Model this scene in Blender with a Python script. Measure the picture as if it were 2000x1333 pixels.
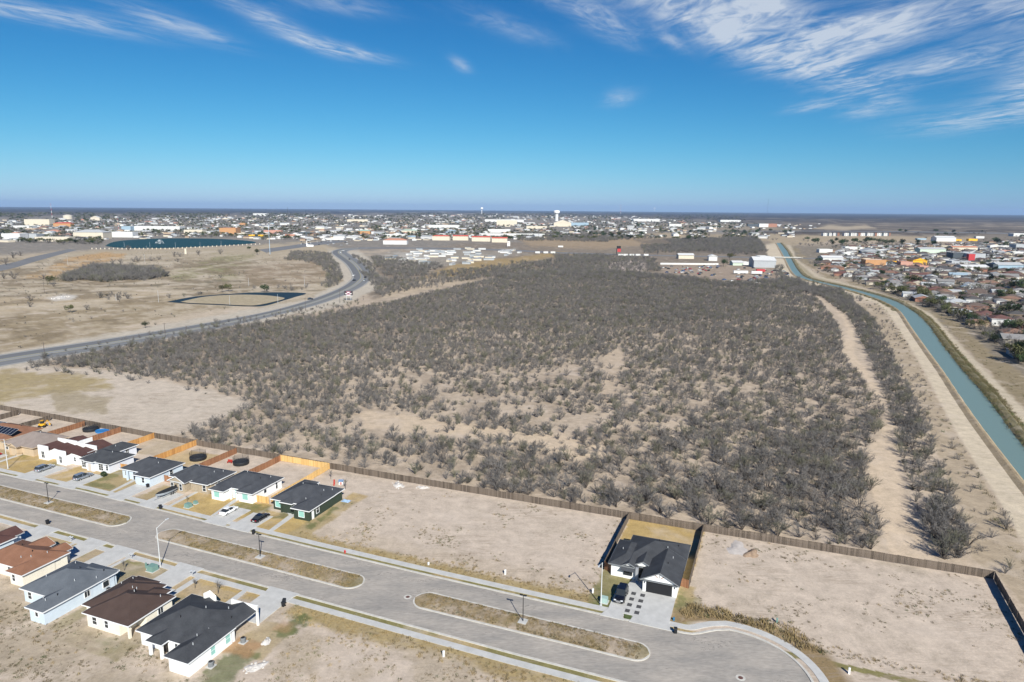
import bpy, bmesh, math, random
import numpy as np
from mathutils import Vector, Matrix
for o in list(bpy.data.objects): bpy.data.objects.remove(o)
SC = bpy.context.scene
COL = SC.collection
R = math.radians
rng = random.Random(7)

# ---------------------------------------------------------------- camera
H = 71.0; FPX = 1335.0; HY = 409.5; ROLL = R(0.46); PITCH = math.atan((666.5-HY)/FPX)
cam = bpy.data.cameras.new('camera'); camo = bpy.data.objects.new('camera', cam); COL.objects.link(camo)
cam.sensor_fit = 'HORIZONTAL'; cam.sensor_width = 36.0; cam.lens = 36.0*FPX/2000.0
cam.clip_start = 1.0; cam.clip_end = 120000.0
cr, sr = math.cos(ROLL), math.sin(ROLL); cp, sp = math.cos(PITCH), math.sin(PITCH)
right0 = Vector((1, 0, 0)); up0 = Vector((0, sp, cp)); fwd = Vector((0, cp, -sp))
rightv = right0*cr + up0*sr; upv = up0*cr - right0*sr
M3 = Matrix((rightv, upv, -fwd)).transposed()
camo.matrix_world = Matrix.Translation((0, 0, H)) @ M3.to_4x4()
SC.camera = camo

# ---------------------------------------------------------------- light
SUN_AZ = R(108.0+180.0)          # direction (math angle) from which the sun shines
SUN_EL = R(35.0)
sun = bpy.data.lights.new('sun', 'SUN'); sun.energy = 4.8; sun.angle = R(0.53); sun.color = (1.0, 0.965, 0.87)
suno = bpy.data.objects.new('sun', sun); COL.objects.link(suno)
sd = Vector((math.cos(SUN_AZ)*math.cos(SUN_EL), math.sin(SUN_AZ)*math.cos(SUN_EL), math.sin(SUN_EL)))
suno.rotation_euler = sd.to_track_quat('Z', 'Y').to_euler()
world = bpy.data.worlds.new('World'); SC.world = world; world.use_nodes = True
SC.view_settings.view_transform = 'Standard'; SC.view_settings.look = 'None'
SC.view_settings.gamma = 1.0; SC.view_settings.use_curve_mapping = False
SC.view_settings.exposure = 0.55
HAZE = 2.9e-5

def build_sky():
    nt = world.node_tree; nt.nodes.clear(); N = nt.nodes.new; L = nt.links.new
    out = N('ShaderNodeOutputWorld'); bg = N('ShaderNodeBackground'); bg.inputs['Strength'].default_value = 0.06
    sky = N('ShaderNodeTexSky'); sky.sky_type = 'NISHITA'; sky.sun_disc = False
    sky.sun_elevation = SUN_EL; sky.sun_rotation = math.pi/2-SUN_AZ
    sky.altitude = 100; sky.air_density = 1.0; sky.dust_density = 0.2; sky.ozone_density = 1.6
    # one colour grade for the whole sky (deeper blue, as the photograph's camera renders it)
    sc_ = N('ShaderNodeSeparateColor'); cc_ = N('ShaderNodeCombineColor'); L(sky.outputs[0], sc_.inputs[0])
    def mm(op, x, y):
        n = N('ShaderNodeMath'); n.operation = op
        for i, v in enumerate((x, y)):
            if isinstance(v, (int, float)): n.inputs[i].default_value = v
            else: L(v, n.inputs[i])
        return n.outputs[0]
    rr, gg, bb = sc_.outputs[0], sc_.outputs[1], sc_.outputs[2]
    L(mm('ADD', mm('MULTIPLY', mm('POWER', mm('MULTIPLY', rr, .0697), 2.1), 10.4), .03), cc_.inputs[0])
    L(mm('ADD', mm('MULTIPLY', mm('POWER', mm('MULTIPLY', gg, .103), 1.4), 7.5), .08), cc_.inputs[1])
    L(mm('ADD', mm('MULTIPLY', bb, .80), mm('MULTIPLY', rr, .38)), cc_.inputs[2])
    # thin high cirrus: direction projected on a flat layer, stretched noise, soft regions
    tc = N('ShaderNodeTexCoord'); sep = N('ShaderNodeSeparateXYZ'); L(tc.outputs['Generated'], sep.inputs[0])
    def m(op, a, b=None, clamp=False):
        n = N('ShaderNodeMath'); n.operation = op; n.use_clamp = clamp
        for i, s in enumerate((a, b)):
            if s is None: continue
            if isinstance(s, (int, float)): n.inputs[i].default_value = s
            else: L(s, n.inputs[i])
        return n.outputs[0]
    z = m('MAXIMUM', sep.outputs['Z'], 0.03)
    px = m('DIVIDE', sep.outputs['X'], z); py = m('DIVIDE', sep.outputs['Y'], z)
    comb = N('ShaderNodeCombineXYZ'); L(px, comb.inputs[0]); L(py, comb.inputs[1])
    def fibres(ang, along, across, off):
        c, q = math.cos(ang), math.sin(ang); cv = N('ShaderNodeCombineXYZ')
        L(m('ADD', m('MULTIPLY', px, c*along), m('MULTIPLY', py, q*along)), cv.inputs[0]); L(m('ADD', m('MULTIPLY', px, -q*across), m('MULTIPLY', py, c*across)), cv.inputs[1]); cv.inputs[2].default_value = off
        n = N('ShaderNodeTexNoise'); n.inputs['Scale'].default_value = 1.0; n.inputs['Detail'].default_value = 6; n.inputs['Roughness'].default_value = .6; n.inputs['Distortion'].default_value = 1.3; L(cv.outputs[0], n.inputs['Vector']); return n.outputs[0]
    fib = [fibres(CDIR[0], .8, 1.9, 2.0), fibres(CDIR[1], .75, 1.6, 9.0)]; fine = [fibres(CDIR[0], 2.8, 6.5, 5.0), fibres(CDIR[1], 2.4, 6.0, 13.0)]; tot = None
    for (cx, cy, ia, ib, ic, id_, w, side) in CLOUDS:
        dx = m('SUBTRACT', px, cx); dy = m('SUBTRACT', py, cy)
        a = m('ADD', m('MULTIPLY', dx, ia), m('MULTIPLY', dy, ib)); b = m('ADD', m('MULTIPLY', dx, ic), m('MULTIPLY', dy, id_))
        g_ = m('POWER', 2.718, m('MULTIPLY', m('ADD', m('MULTIPLY', a, a), m('MULTIPLY', b, b)), -1.0))
        t = m('MULTIPLY', g_, w)
        tot = {side: t} if tot is None else {**tot, side: m('ADD', tot[side], t) if side in tot else t}
    parts = []
    for k, t in tot.items():
        r_ = N('ShaderNodeMapRange'); r_.interpolation_type = 'SMOOTHSTEP'; r_.inputs['From Min'].default_value = .36; r_.inputs['From Max'].default_value = .70; r_.inputs['To Min'].default_value = .06
        L(m('ADD', m('MULTIPLY', fib[k], .55), m('MULTIPLY', fine[k], .45)), r_.inputs['Value'])
        parts.append(m('MULTIPLY', r_.outputs[0], m('MINIMUM', m('MULTIPLY', m('POWER', m('MINIMUM', t, 1.4), 1.25), 1.25), 1.3)))
    amt = m('MINIMUM', m('ADD', parts[0], parts[1]), .8)
    mix = N('ShaderNodeMix'); mix.data_type = 'RGBA'; L(amt, mix.inputs['Factor'])
    L(cc_.outputs[0], mix.inputs['A']); mix.inputs['B'].default_value = (7.6, 8.3, 9.2, 1)
    L(mix.outputs['Result'], bg.inputs['Color']); L(bg.outputs[0], out.inputs['Surface'])

# ---------------------------------------------------------------- pixel <-> ground
def g(x, y, z=0.0):
    u = (x-1000.0)/FPX; v = -(y-666.5)/FPX
    d = rightv*u + upv*v + fwd
    t = (z-H)/d.z
    return d.x*t, d.y*t
def sky_xy(x, y):
    u = (x-1000.0)/FPX; v = -(y-666.5)/FPX
    d = rightv*u + upv*v + fwd
    z = max(d.z, 0.03); return d.x/z, d.y/z
def proj(X, Y):
    """ground arrays -> photo pixel arrays"""
    Z = -H
    zz = X*fwd.x + Y*fwd.y + Z*fwd.z
    zz = np.maximum(zz, 1.0)
    xx = X*rightv.x + Y*rightv.y + Z*rightv.z; yy = X*upv.x + Y*upv.y + Z*upv.z
    return 1000+FPX*xx/zz, 666.5-FPX*yy/zz
AS = R(-21); UX, UY = math.cos(AS), math.sin(AS)
def uvw(u, v): return u*UX - v*UY, u*UY + v*UX           # street frame -> world
def w2uv(X, Y): return X*UX + Y*UY, -X*UY + Y*UX

def cl(x1, y1, x2, y2, wpx, w, side=0):
    """cirrus streak: long axis given by two photo points, half width in pixels; returned as an affine frame on the cloud layer"""
    mx, my = (x1+x2)/2, (y1+y2)/2; l = math.hypot(x2-x1, y2-y1); nx, ny = -(y2-y1)/l*wpx, (x2-x1)/l*wpx
    c = sky_xy(mx, my); a = sky_xy(x2, y2); b = sky_xy(mx-nx, my-ny); ax, ay, bx, by = a[0]-c[0], a[1]-c[1], b[0]-c[0], b[1]-c[1]; det = ax*by-ay*bx
    k = 1/1.25; return (c[0], c[1], k*by/det, -k*bx/det, -k*ay/det, k*ax/det, w, side)
def pdir(x1, y1, x2, y2): a = sky_xy(x1, y1); b = sky_xy(x2, y2); return math.atan2(b[1]-a[1], b[0]-a[0])
CDIR = [pdir(450, 10, 740, 110), pdir(1560, 140, 1960, 0)]
CLOUDS = [cl(-60, 2, 262, 62, 15, .85), cl(265, 22, 430, 78, 14, .75), cl(440, -5, 620, 88, 15, .8), cl(600, 82, 745, 114, 10, .85), cl(560, -8, 740, 20, 18, .45), cl(925, 28, 1060, 76, 18, .42), cl(1080, -20, 1225, 68, 26, .9), cl(1284, 62, 1345, 102, 11, .55),
          cl(1300, 0, 1580, 130, 46, 1.25, 1), cl(1330, -30, 1560, 30, 40, .9, 1), cl(1500, 120, 1850, -20, 34, .8, 1), cl(1560, 135, 1980, -10, 26, .7, 1), cl(1560, 100, 1740, 190, 26, .6, 1), cl(1620, 178, 2060, 80, 26, .75, 1), cl(1650, 222, 1740, 208, 16, .5, 1),
          cl(1760, 256, 2080, 205, 24, .65, 1), cl(1950, 190, 2120, 125, 40, .8, 1), cl(1940, 40, 2090, -10, 26, .65, 1), cl(1540, 216, 1632, 201, 8, .6, 1), cl(885, 118, 916, 138, 9, .5), cl(1180, 200, 1236, 186, 14, .4, 1)]
build_sky()

# ---------------------------------------------------------------- materials
MATS = {}
def mat(name, col, rough=0.85, var=0.0, scale=1.0, spec=0.3, metal=0.0, col2=None, bump=0.0, bscale=20.0, coat=0.0):
    if name in MATS: return MATS[name]
    m = bpy.data.materials.new(name); m.use_nodes = True; nt = m.node_tree; b = nt.nodes['Principled BSDF']
    b.inputs['Base Color'].default_value = (*col, 1); b.inputs['Roughness'].default_value = rough
    b.inputs['Specular IOR Level'].default_value = spec; b.inputs['Metallic'].default_value = metal
    if coat: b.inputs['Coat Weight'].default_value = coat
    if var or col2:
        tc = nt.nodes.new('ShaderNodeTexCoord'); n = nt.nodes.new('ShaderNodeTexNoise')
        n.inputs['Scale'].default_value = scale; n.inputs['Detail'].default_value = 6; n.inputs['Roughness'].default_value = .65
        nt.links.new(tc.outputs['Object'], n.inputs['Vector'])
        mx = nt.nodes.new('ShaderNodeMix'); mx.data_type = 'RGBA'
        mr = nt.nodes.new('ShaderNodeMapRange'); mr.inputs['From Min'].default_value = .32; mr.inputs['From Max'].default_value = .68
        nt.links.new(n.outputs[0], mr.inputs['Value']); nt.links.new(mr.outputs[0], mx.inputs['Factor'])
        c2 = col2 if col2 else tuple(c*(1+var) for c in col); c1 = col if col2 else tuple(c*(1-var) for c in col)
        mx.inputs['A'].default_value = (*c1, 1); mx.inputs['B'].default_value = (*c2, 1)
        nt.links.new(mx.outputs['Result'], b.inputs['Base Color'])
    if bump:
        tc = nt.nodes.new('ShaderNodeTexCoord'); n = nt.nodes.new('ShaderNodeTexNoise'); n.inputs['Scale'].default_value = bscale
        nt.links.new(tc.outputs['Object'], n.inputs['Vector'])
        bp = nt.nodes.new('ShaderNodeBump'); bp.inputs['Strength'].default_value = bump; bp.inputs['Distance'].default_value = .05
        nt.links.new(n.outputs[0], bp.inputs['Height']); nt.links.new(bp.outputs[0], b.inputs['Normal'])
    MATS[name] = m; return m
def shingle(name, c1, c2):
    """asphalt shingle: fine blotches, faint courses that follow height"""
    if name in MATS: return MATS[name]
    m = bpy.data.materials.new(name); m.use_nodes = True; nt = m.node_tree; b = nt.nodes['Principled BSDF']; N = nt.nodes.new; L = nt.links.new
    b.inputs['Roughness'].default_value = .92; b.inputs['Specular IOR Level'].default_value = .2
    tc = N('ShaderNodeTexCoord'); n = N('ShaderNodeTexNoise'); n.inputs['Scale'].default_value = 4.2; n.inputs['Detail'].default_value = 8; n.inputs['Roughness'].default_value = .8
    L(tc.outputs['Object'], n.inputs['Vector'])
    n2 = N('ShaderNodeTexNoise'); n2.inputs['Scale'].default_value = .5; n2.inputs['Detail'].default_value = 3; L(tc.outputs['Object'], n2.inputs['Vector'])
    w = N('ShaderNodeTexWave'); w.bands_direction = 'Z'; w.inputs['Scale'].default_value = 5.0; w.inputs['Distortion'].default_value = .6; L(tc.outputs['Object'], w.inputs['Vector'])
    mr = N('ShaderNodeMapRange'); mr.inputs['From Min'].default_value = .3; mr.inputs['From Max'].default_value = .7
    a = N('ShaderNodeMath'); a.operation = 'MULTIPLY_ADD'; a.inputs[1].default_value = .5; L(n2.outputs[0], a.inputs[0])
    a2 = N('ShaderNodeMath'); a2.operation = 'MULTIPLY'; a2.inputs[1].default_value = .5; L(n.outputs[0], a2.inputs[0]); L(a2.outputs[0], a.inputs[2])
    a3 = N('ShaderNodeMath'); a3.operation = 'MULTIPLY_ADD'; a3.inputs[1].default_value = .07; L(w.outputs[0], a3.inputs[0]); L(a.outputs[0], a3.inputs[2])
    L(a3.outputs[0], mr.inputs['Value'])
    mx = N('ShaderNodeMix'); mx.data_type = 'RGBA'; L(mr.outputs[0], mx.inputs['Factor']); mx.inputs['A'].default_value = (*c1, 1); mx.inputs['B'].default_value = (*c2, 1)
    L(mx.outputs['Result'], b.inputs['Base Color']); MATS[name] = m; return m

WHITE = mat('white_paint', (.78, .78, .77), .7, .04, 1.2)
TRIM = mat('white_trim', (.74, .75, .76), .6)
CONC = mat('concrete', (.47, .465, .45), .9, .11, .55, .2)
KERB = mat('kerb_concrete', (.50, .48, .44), .9, .16, .8, .2)
GLASS = mat('window_glass', (.03, .035, .04), .08, spec=.6)
TEAL = mat('blind_behind_glass', (.27, .52, .47), .25, spec=.5)
BLACKM = mat('black_metal', (.02, .02, .022), .45)
BLACKP = mat('black_plastic', (.018, .019, .022), .55)
RUBBER = mat('tyre_rubber', (.02, .02, .02), .85)
CHROME = mat('bright_metal', (.6, .6, .6), .3, metal=1.0)
GALV = mat('galvanised_steel', (.58, .6, .62), .5, metal=.3)
GREENBOX = mat('utility_green', (.16, .27, .24), .6, .08, 3)

# ---------------------------------------------------------------- mesh helper
class MB:
    def __init__(s): s.v = []; s.f = []
    def quad(s, *p): i = len(s.v); s.v += [tuple(q) for q in p]; s.f.append(tuple(range(i, i+len(p)))); return s
    def box(s, x0, y0, z0, x1, y1, z1, tx=0.0, ty=0.0):
        i = len(s.v)
        s.v += [(x0, y0, z0), (x1, y0, z0), (x1, y1, z0), (x0, y1, z0), (x0+tx, y0+ty, z1), (x1-tx, y0+ty, z1), (x1-tx, y1-ty, z1), (x0+tx, y1-ty, z1)]
        s.f += [tuple(i+k for k in q) for q in ((0, 3, 2, 1), (4, 5, 6, 7), (0, 1, 5, 4), (1, 2, 6, 5), (2, 3, 7, 6), (3, 0, 4, 7))]; return s
    def tube(s, p0, p1, r0, r1=None, n=8, cap=True):
        r1 = r0 if r1 is None else r1
        a = Vector(p0); b = Vector(p1); d = (b-a).normalized()
        t = d.orthogonal().normalized(); w = d.cross(t); i = len(s.v)
        for (c, r) in ((a, r0), (b, r1)):
            for k in range(n):
                an = 2*math.pi*k/n; q = c + t*math.cos(an)*r + w*math.sin(an)*r; s.v.append(tuple(q))
        for k in range(n): s.f.append((i+k, i+(k+1) % n, i+n+(k+1) % n, i+n+k))
        if cap: s.f.append(tuple(i+n-1-k for k in range(n))); s.f.append(tuple(i+n+k for k in range(n)))
        return s
    def lathe(s, prof, n=16, c=(0, 0)):
        i = len(s.v)
        for (r, z) in prof:
            for k in range(n): an = 2*math.pi*k/n; s.v.append((c[0]+r*math.cos(an), c[1]+r*math.sin(an), z))
        for j in range(len(prof)-1):
            for k in range(n): s.f.append((i+j*n+k, i+j*n+(k+1) % n, i+(j+1)*n+(k+1) % n, i+(j+1)*n+k))
        s.f.append(tuple(i+(len(prof)-1)*n+k for k in range(n))); s.f.append(tuple(i+n-1-k for k in range(n))); return s
    def poly(s, pts, z0, z1):
        """closed prism from a polygon"""
        n = len(pts); i = len(s.v)
        a = sum(pts[k][0]*pts[(k+1) % n][1]-pts[(k+1) % n][0]*pts[k][1] for k in range(n))
        if a < 0: pts = pts[::-1]
        s.v += [(p[0], p[1], z0) for p in pts] + [(p[0], p[1], z1) for p in pts]
        s.f.append(tuple(i+n+k for k in range(n))); s.f.append(tuple(i+n-1-k for k in range(n)))
        for k in range(n): s.f.append((i+k, i+(k+1) % n, i+n+(k+1) % n, i+n+k))
        return s
    def mesh(s, name, m, smooth=False):
        me = bpy.data.meshes.new(name); me.from_pydata(s.v, [], s.f); me.materials.append(m)
        if smooth: me.polygons.foreach_set('use_smooth', [True]*len(me.polygons))
        me.update(); return me
    def build(s, name, m, parent=None, loc=None, rz=0.0, smooth=False, label=None):
        o = bpy.data.objects.new(name, s.mesh(name, m, smooth)); COL.objects.link(o)
        if parent: o.parent = parent
        if loc: o.location = loc
        if rz: o.rotation_euler = (0, 0, rz)
        if label: o['label'] = label
        return o
def tag(o, label, cat, group=None):
    o['label'] = label; o['category'] = cat
    if group: o['group'] = group
    return o
def thing(name, label, cat, x, y, z=0.0, rz=0.0, group=None):
    o = bpy.data.objects.new(name, None); o.empty_display_size = .3; COL.objects.link(o)
    o.location = (x, y, z); o.rotation_euler = (0, 0, rz); return tag(o, label, cat, group)
def uthing(name, label, cat, u, v, rz=0.0, group=None, z=0.0):
    x, y = uvw(u, v); return thing(name, label, cat, x, y, z, AS+rz, group)
def struct(o): o['kind'] = 'structure'; return o
def copytree(o, parent=None):
    c = o.copy(); COL.objects.link(c); c.parent = parent
    for ch in o.children: copytree(ch, c)
    return c
# ---------------------------------------------------------------- numpy noise + polygons
def _hash(ix, iy, s):
    h = (ix.astype(np.int64)*374761393 + iy.astype(np.int64)*668265263 + s*1442695041) & 0x7fffffff
    h = ((h ^ (h >> 13))*1274126177) & 0x7fffffff
    return ((h ^ (h >> 16)) & 0xffff)/65535.0
def vnoise(x, y, s=0):
    ix = np.floor(x); iy = np.floor(y); fx = x-ix; fy = y-iy; fx = fx*fx*(3-2*fx); fy = fy*fy*(3-2*fy)
    a = _hash(ix, iy, s); b = _hash(ix+1, iy, s); c = _hash(ix, iy+1, s); d = _hash(ix+1, iy+1, s)
    return (a*(1-fx)+b*fx)*(1-fy)+(c*(1-fx)+d*fx)*fy
def fbm(x, y, s=0, o=4):
    t = 0; a = .5; n = 0
    for k in range(o): t = t+a*vnoise(x, y, s+k*17); n += a; x = x*2.03+11.3; y = y*2.03+5.7; a *= .55
    return t/n
def sdpoly(px, py, poly):
    """signed distance, negative inside"""
    d = np.full(px.shape, 1e18); ins = np.zeros(px.shape, bool); n = len(poly)
    for i in range(n):
        ax, ay = poly[i]; bx, by = poly[(i+1) % n]; ex, ey = bx-ax, by-ay; l2 = ex*ex+ey*ey+1e-9
        t = np.clip(((px-ax)*ex+(py-ay)*ey)/l2, 0, 1); dx = px-ax-t*ex; dy = py-ay-t*ey; d = np.minimum(d, dx*dx+dy*dy)
        c = (ay > py) != (by > py)
        xi = ax+(py-ay)*ex/(ey if abs(ey) > 1e-9 else 1e-9); ins ^= c & (px < xi)
    d = np.sqrt(d); return np.where(ins, -d, d)
def sst(a, b, x): t = np.clip((x-a)/(b-a), 0, 1); return t*t*(3-2*t)
def interp(pl, u): return float(np.interp(u, [p[0] for p in pl], [p[1] for p in pl]))

KT = [(-330, 115), (-190, 112.8), (-160, 112.95), (-144, 112.4), (-118, 111.25), (-88, 110.2), (-63, 109.5), (-41, 109.2), (-10, 109.0)]
KB = [(-330, 100.2), (-165, 96.6), (-131, 95.8), (-101.5, 94.9), (-76, 94.45), (-55, 93.9), (-35, 93.4), (-10, 93.2)]
FIELD = [(60, 715), (250, 674), (400, 648), (550, 625), (760, 592), (880, 562), (960, 545), (1100, 540), (1290, 545), (1520, 558), (1600, 585), (1640, 640), (1648, 690), (1690, 740), (1728, 800), (1722, 850), (1690, 880), (1705, 960), (1725, 1040), (1700, 1078), (1375, 1028), (1220, 1003), (640, 908), (380, 868), (345, 852), (495, 790), (430, 768), (330, 745), (200, 722)]
STRIP = [(1560, 560), (1640, 566), (1705, 620), (1745, 700), (1795, 800), (1838, 900), (1905, 1085), (1850, 1105), (1795, 1010), (1765, 910), (1742, 830), (1722, 760), (1695, 690), (1655, 620), (1600, 580)]
TRAIL = [(1590, 578), (1640, 598), (1675, 640), (1668, 690), (1700, 735), (1728, 765), (1755, 840), (1752, 905), (1775, 990), (1830, 1095), (1740, 1085), (1725, 1040), (1705, 960), (1690, 880), (1722, 850), (1728, 800), (1690, 740), (1645, 690), (1655, 640), (1625, 600)]
CAN_L = [(1516, 475), (1524, 489), (1533, 505), (1549, 534), (1575, 547), (1650, 565.5), (1700, 580), (1734, 594), (1758, 609), (1779, 639), (1809, 681), (1842, 726), (1872, 771), (1899, 810), (1930, 852), (2000, 942), (2150, 1130)]
CAN_R = [(1524, 475), (1536, 489), (1545, 505), (1560, 530), (1582, 545), (1655, 562), (1712, 577), (1752, 590), (1789, 612), (1812, 633), (1836, 666), (1858, 695), (1880, 722), (1905, 750), (1932, 782), (2000, 872), (2150, 1030)]
CRL = [(1495, 478), (1500, 505), (1520, 540), (1560, 555), (1640, 572), (1716, 594), (1749, 630), (1770, 666), (1800, 714), (1830, 774), (1866, 840), (1940, 960), (2000, 1062), (2150, 1300)]
CRR = [(1545, 480), (1557, 508), (1599, 538), (1680, 562), (1770, 589), (1824, 616), (1860, 658), (1920, 720), (2000, 800), (2150, 940)]
LOT_L = [(-300, 735), (60, 715), (200, 722), (330, 745), (430, 768), (495, 790), (345, 852), (0, 805), (-300, 770)]

COLS = []
def zone(X, Y, px, py):
    """ground albedo and masks (weeds, grass, mottling) at every ground point"""
    n = len(X); r = np.hypot(X, Y); th = np.arctan2(X, Y); lr = np.log(np.maximum(r, 1))
    U, V = w2uv(X, Y)
    nz = fbm(th*42, lr*42, 3)-.5; nf = fbm(th*150, lr*150, 9)-.5; nw = fbm(X*.09, Y*.09, 5)-.5; nw2 = fbm(X*.6, Y*.6, 8)-.5
    C = np.empty((n, 3)); C[:] = (.40, .325, .25); Mk = np.zeros((n, 3)); Mk[:, 0] = .35; Mk[:, 2] = .5
    def put(a, col, mk=None):
        a = np.clip(a, 0, 1)[:, None]; C[:] = C*(1-a)+np.array(col)*a
        if mk is not None: Mk[:] = Mk*(1-a)+np.array(mk)*a
    def pz(poly, col, soft=3, amp=8, mk=None, st=1.0, nn=None):
        s = sdpoly(px, py, poly)+amp*2*(nz if nn is None else nn)+amp*nf; put(st*sst(soft, -soft, s), col, mk)
    # far plain
    far = sst(476, 455, py+16*nz)
    put(far, (.07, .06, .053), (.0, 0, .3))
    pz([(-900, 435), (3000, 455), (3000, 443), (1500, 434), (-900, 421)], (.16, .135, .11), 6, 10, None, .7)
    put(far*sst(.06, .16, fbm(th*30, lr*55, 21)-.5), (.24, .20, .155))
    put(far*sst(430, 418, py-8*(px-1000)/1000)*.85, (.03, .03, .034))
    # towns
    pz([(-600, 425), (300, 421), (900, 417), (1250, 424), (1500, 440), (1480, 470), (1100, 478), (700, 490), (500, 482), (0, 500), (-600, 530)], (.21, .19, .165), 5, 8, (.1, 0, .8))
    pz([(1440, 478), (1600, 478), (2700, 468), (2700, 1000), (2000, 790), (1850, 645), (1700, 563), (1560, 510)], (.20, .17, .13), 5, 6, (.5, 0, .9))
    pz([(1150, 460), (1300, 455), (1500, 459), (1700, 460), (1850, 463), (2100, 466), (1900, 470), (1640, 473), (1540, 481), (1440, 476), (1300, 468)], (.35, .28, .19), 3, 5, (.1, 0, .6))
    pz([(1590, 447), (1620, 439), (1650, 443), (1690, 439), (1710, 446), (1650, 449)], (.38, .31, .22), 2, 3)
    pz([(1250, 437), (1500, 440), (1560, 449), (1400, 452), (1250, 447)], (.26, .215, .155), 4, 6)
    pz([(1900, 458), (2600, 462), (2600, 490), (1900, 475)], (.19, .16, .125), 4, 6)
    # middle ground beyond the scrub field
    pz([(700, 500), (900, 478), (1100, 470), (1500, 470), (1530, 500), (1560, 545), (1400, 560), (1100, 548), (950, 550), (880, 565), (740, 590), (690, 560)], (.205, .168, .13), 4, 6, (.5, 0, .8))
    pz([(1010, 466), (1240, 462), (1330, 475), (1180, 486), (1040, 482)], (.3, .225, .145), 4, 5)
    pz([(1240, 468), (1480, 462), (1500, 500), (1310, 492)], (.10, .088, .075), 4, 6, None, .7)
    pz([(1180, 516), (1230, 508), (1262, 514), (1260, 527), (1200, 530)], (.5, .42, .37), 3, 6)
    pz([(960, 522), (1010, 508), (1050, 510), (1000, 522)], (.42, .35, .29), 3, 6)
    pz([(1285, 545), (1300, 518), (1500, 512), (1560, 520), (1555, 540), (1480, 560), (1400, 558)], (.30, .235, .18), 4, 6, (.5, 0, .9))
    pz([(690, 498), (860, 486), (1010, 490), (1040, 498), (960, 505), (880, 520), (800, 530), (720, 512)], (.27, .24, .20), 4, 14)
    pz([(740, 504), (800, 492), (850, 496), (800, 508)], (.40, .37, .33), 4, 14)
    pz([(820, 545), (880, 518), (980, 505), (1100, 492), (1120, 497), (1000, 518), (900, 540)], (.31, .225, .11), 3, 4)
    pz([(715, 600), (760, 570), (840, 545), (950, 545), (960, 556), (880, 572), (800, 592)], (.44, .355, .26), 4, 7, (.6, 0, .5))
    # park to the left
    pz([(-900, 520), (0, 502), (120, 492), (250, 487), (500, 480), (620, 470), (660, 488), (690, 540), (640, 580), (300, 640), (-900, 830)], (.375, .31, .22), 4, 5, (.45, .2, .8))
    ns = fbm(th*26, lr*90, 33)-.5
    put(sst(500, 520, py)*sst(700, 660, py+.17*px)*sst(-.02, .10, ns)*sst(700, 600, px)*.85, (.22, .172, .11))
    put(sst(500, 520, py)*sst(700, 660, py+.17*px)*sst(.06, .14, fbm(th*60, lr*120, 44)-.5)*sst(700, 600, px)*.8, (.15, .13, .09))
    put(sst(490, 510, py)*sst(650, 620, py+.12*px)*sst(.03, .15, -nz)*sst(700, 600, px)*.6, (.46, .39, .30))
    put(sst(490, 510, py)*sst(700, 660, py+.17*px)*sst(.05, .16, -ns)*sst(700, 600, px)*.7, (.47, .40, .31))
    pz([(95, 525), (130, 505), (200, 494), (245, 497), (240, 506), (160, 520)], (.42, .27, .13), 2, 3)
    pz([(30, 545), (100, 522), (190, 516), (180, 530), (80, 545)], (.38, .26, .14), 2, 3)
    pz([(325, 540), (420, 505), (495, 499), (480, 515), (440, 522), (470, 540), (440, 550), (400, 530), (350, 546)], (.215, .20, .095), 6, 12, (.3, .5, .5), .8)
    pz([(470, 530), (560, 505), (620, 505), (645, 540), (600, 560), (500, 562)], (.29, .225, .155), 4, 6)
    pz([(-900, 700), (0, 620), (120, 600), (330, 578), (430, 600), (480, 605), (300, 645), (0, 690), (-900, 860)], (.285, .225, .145), 4, 9, (.5, .3, .8))
    put((sdpoly(px, py, [(-900, 700), (0, 620), (330, 578), (480, 605), (300, 645), (0, 690), (-900, 860)]) < 0)*sst(.05, .2, ns+nf*.5)*.6, (.39, .32, .225))
    pz([(-900, 640), (0, 585), (250, 570), (330, 572), (330, 580), (120, 600), (0, 612), (-900, 690)], (.40, .32, .22), 3, 5)
    pk = fbm(X*.035, Y*.035, 51)-.5; pf = fbm(X*.11, Y*.11, 53)-.5; inpark = sst(500, 512, py)*(sdpoly(px, py, [(-900, 520), (0, 502), (250, 487), (620, 472), (690, 540), (640, 575), (300, 640), (-900, 830)]) < -2)
    put(inpark*sst(.03, .13, pk+.5*pf)*.75, (.20, .155, .10), (.8, .4, .8)); put(inpark*sst(.05, .15, -pk+.5*pf)*.6, (.47, .395, .30))
    for tr in ([(0, 604), (110, 594), (230, 585), (330, 575), (450, 566), (620, 556)], [(330, 540), (420, 520), (520, 503), (600, 497)], [(0, 575), (120, 566), (220, 556), (330, 552), (420, 560)], [(130, 515), (260, 500), (420, 492)]):
        for q0, q1 in zip(tr, tr[1:]): pz([(q0[0], q0[1]-1.1), (q1[0], q1[1]-1.1), (q1[0], q1[1]+1.1), (q0[0], q0[1]+1.1)], (.49, .42, .325), 1.2, 1.2, None, .75)
    pz([(225, 642), (420, 604), (500, 598), (505, 604), (300, 642)], (.46, .38, .29), 2, 3)
    pz([(90, 583), (120, 576), (150, 578), (140, 586), (100, 587)], (.52, .48, .43), 2, 3)
    # road shoulders
    pz([(-900, 905), (0, 738), (200, 697), (400, 660), (560, 626), (660, 602), (735, 565), (745, 545), (720, 505), (700, 490), (640, 488), (640, 505), (672, 550), (600, 585), (0, 690), (-900, 850)], (.45, .40, .33), 3, 4, (.3, .1, .5))
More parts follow.
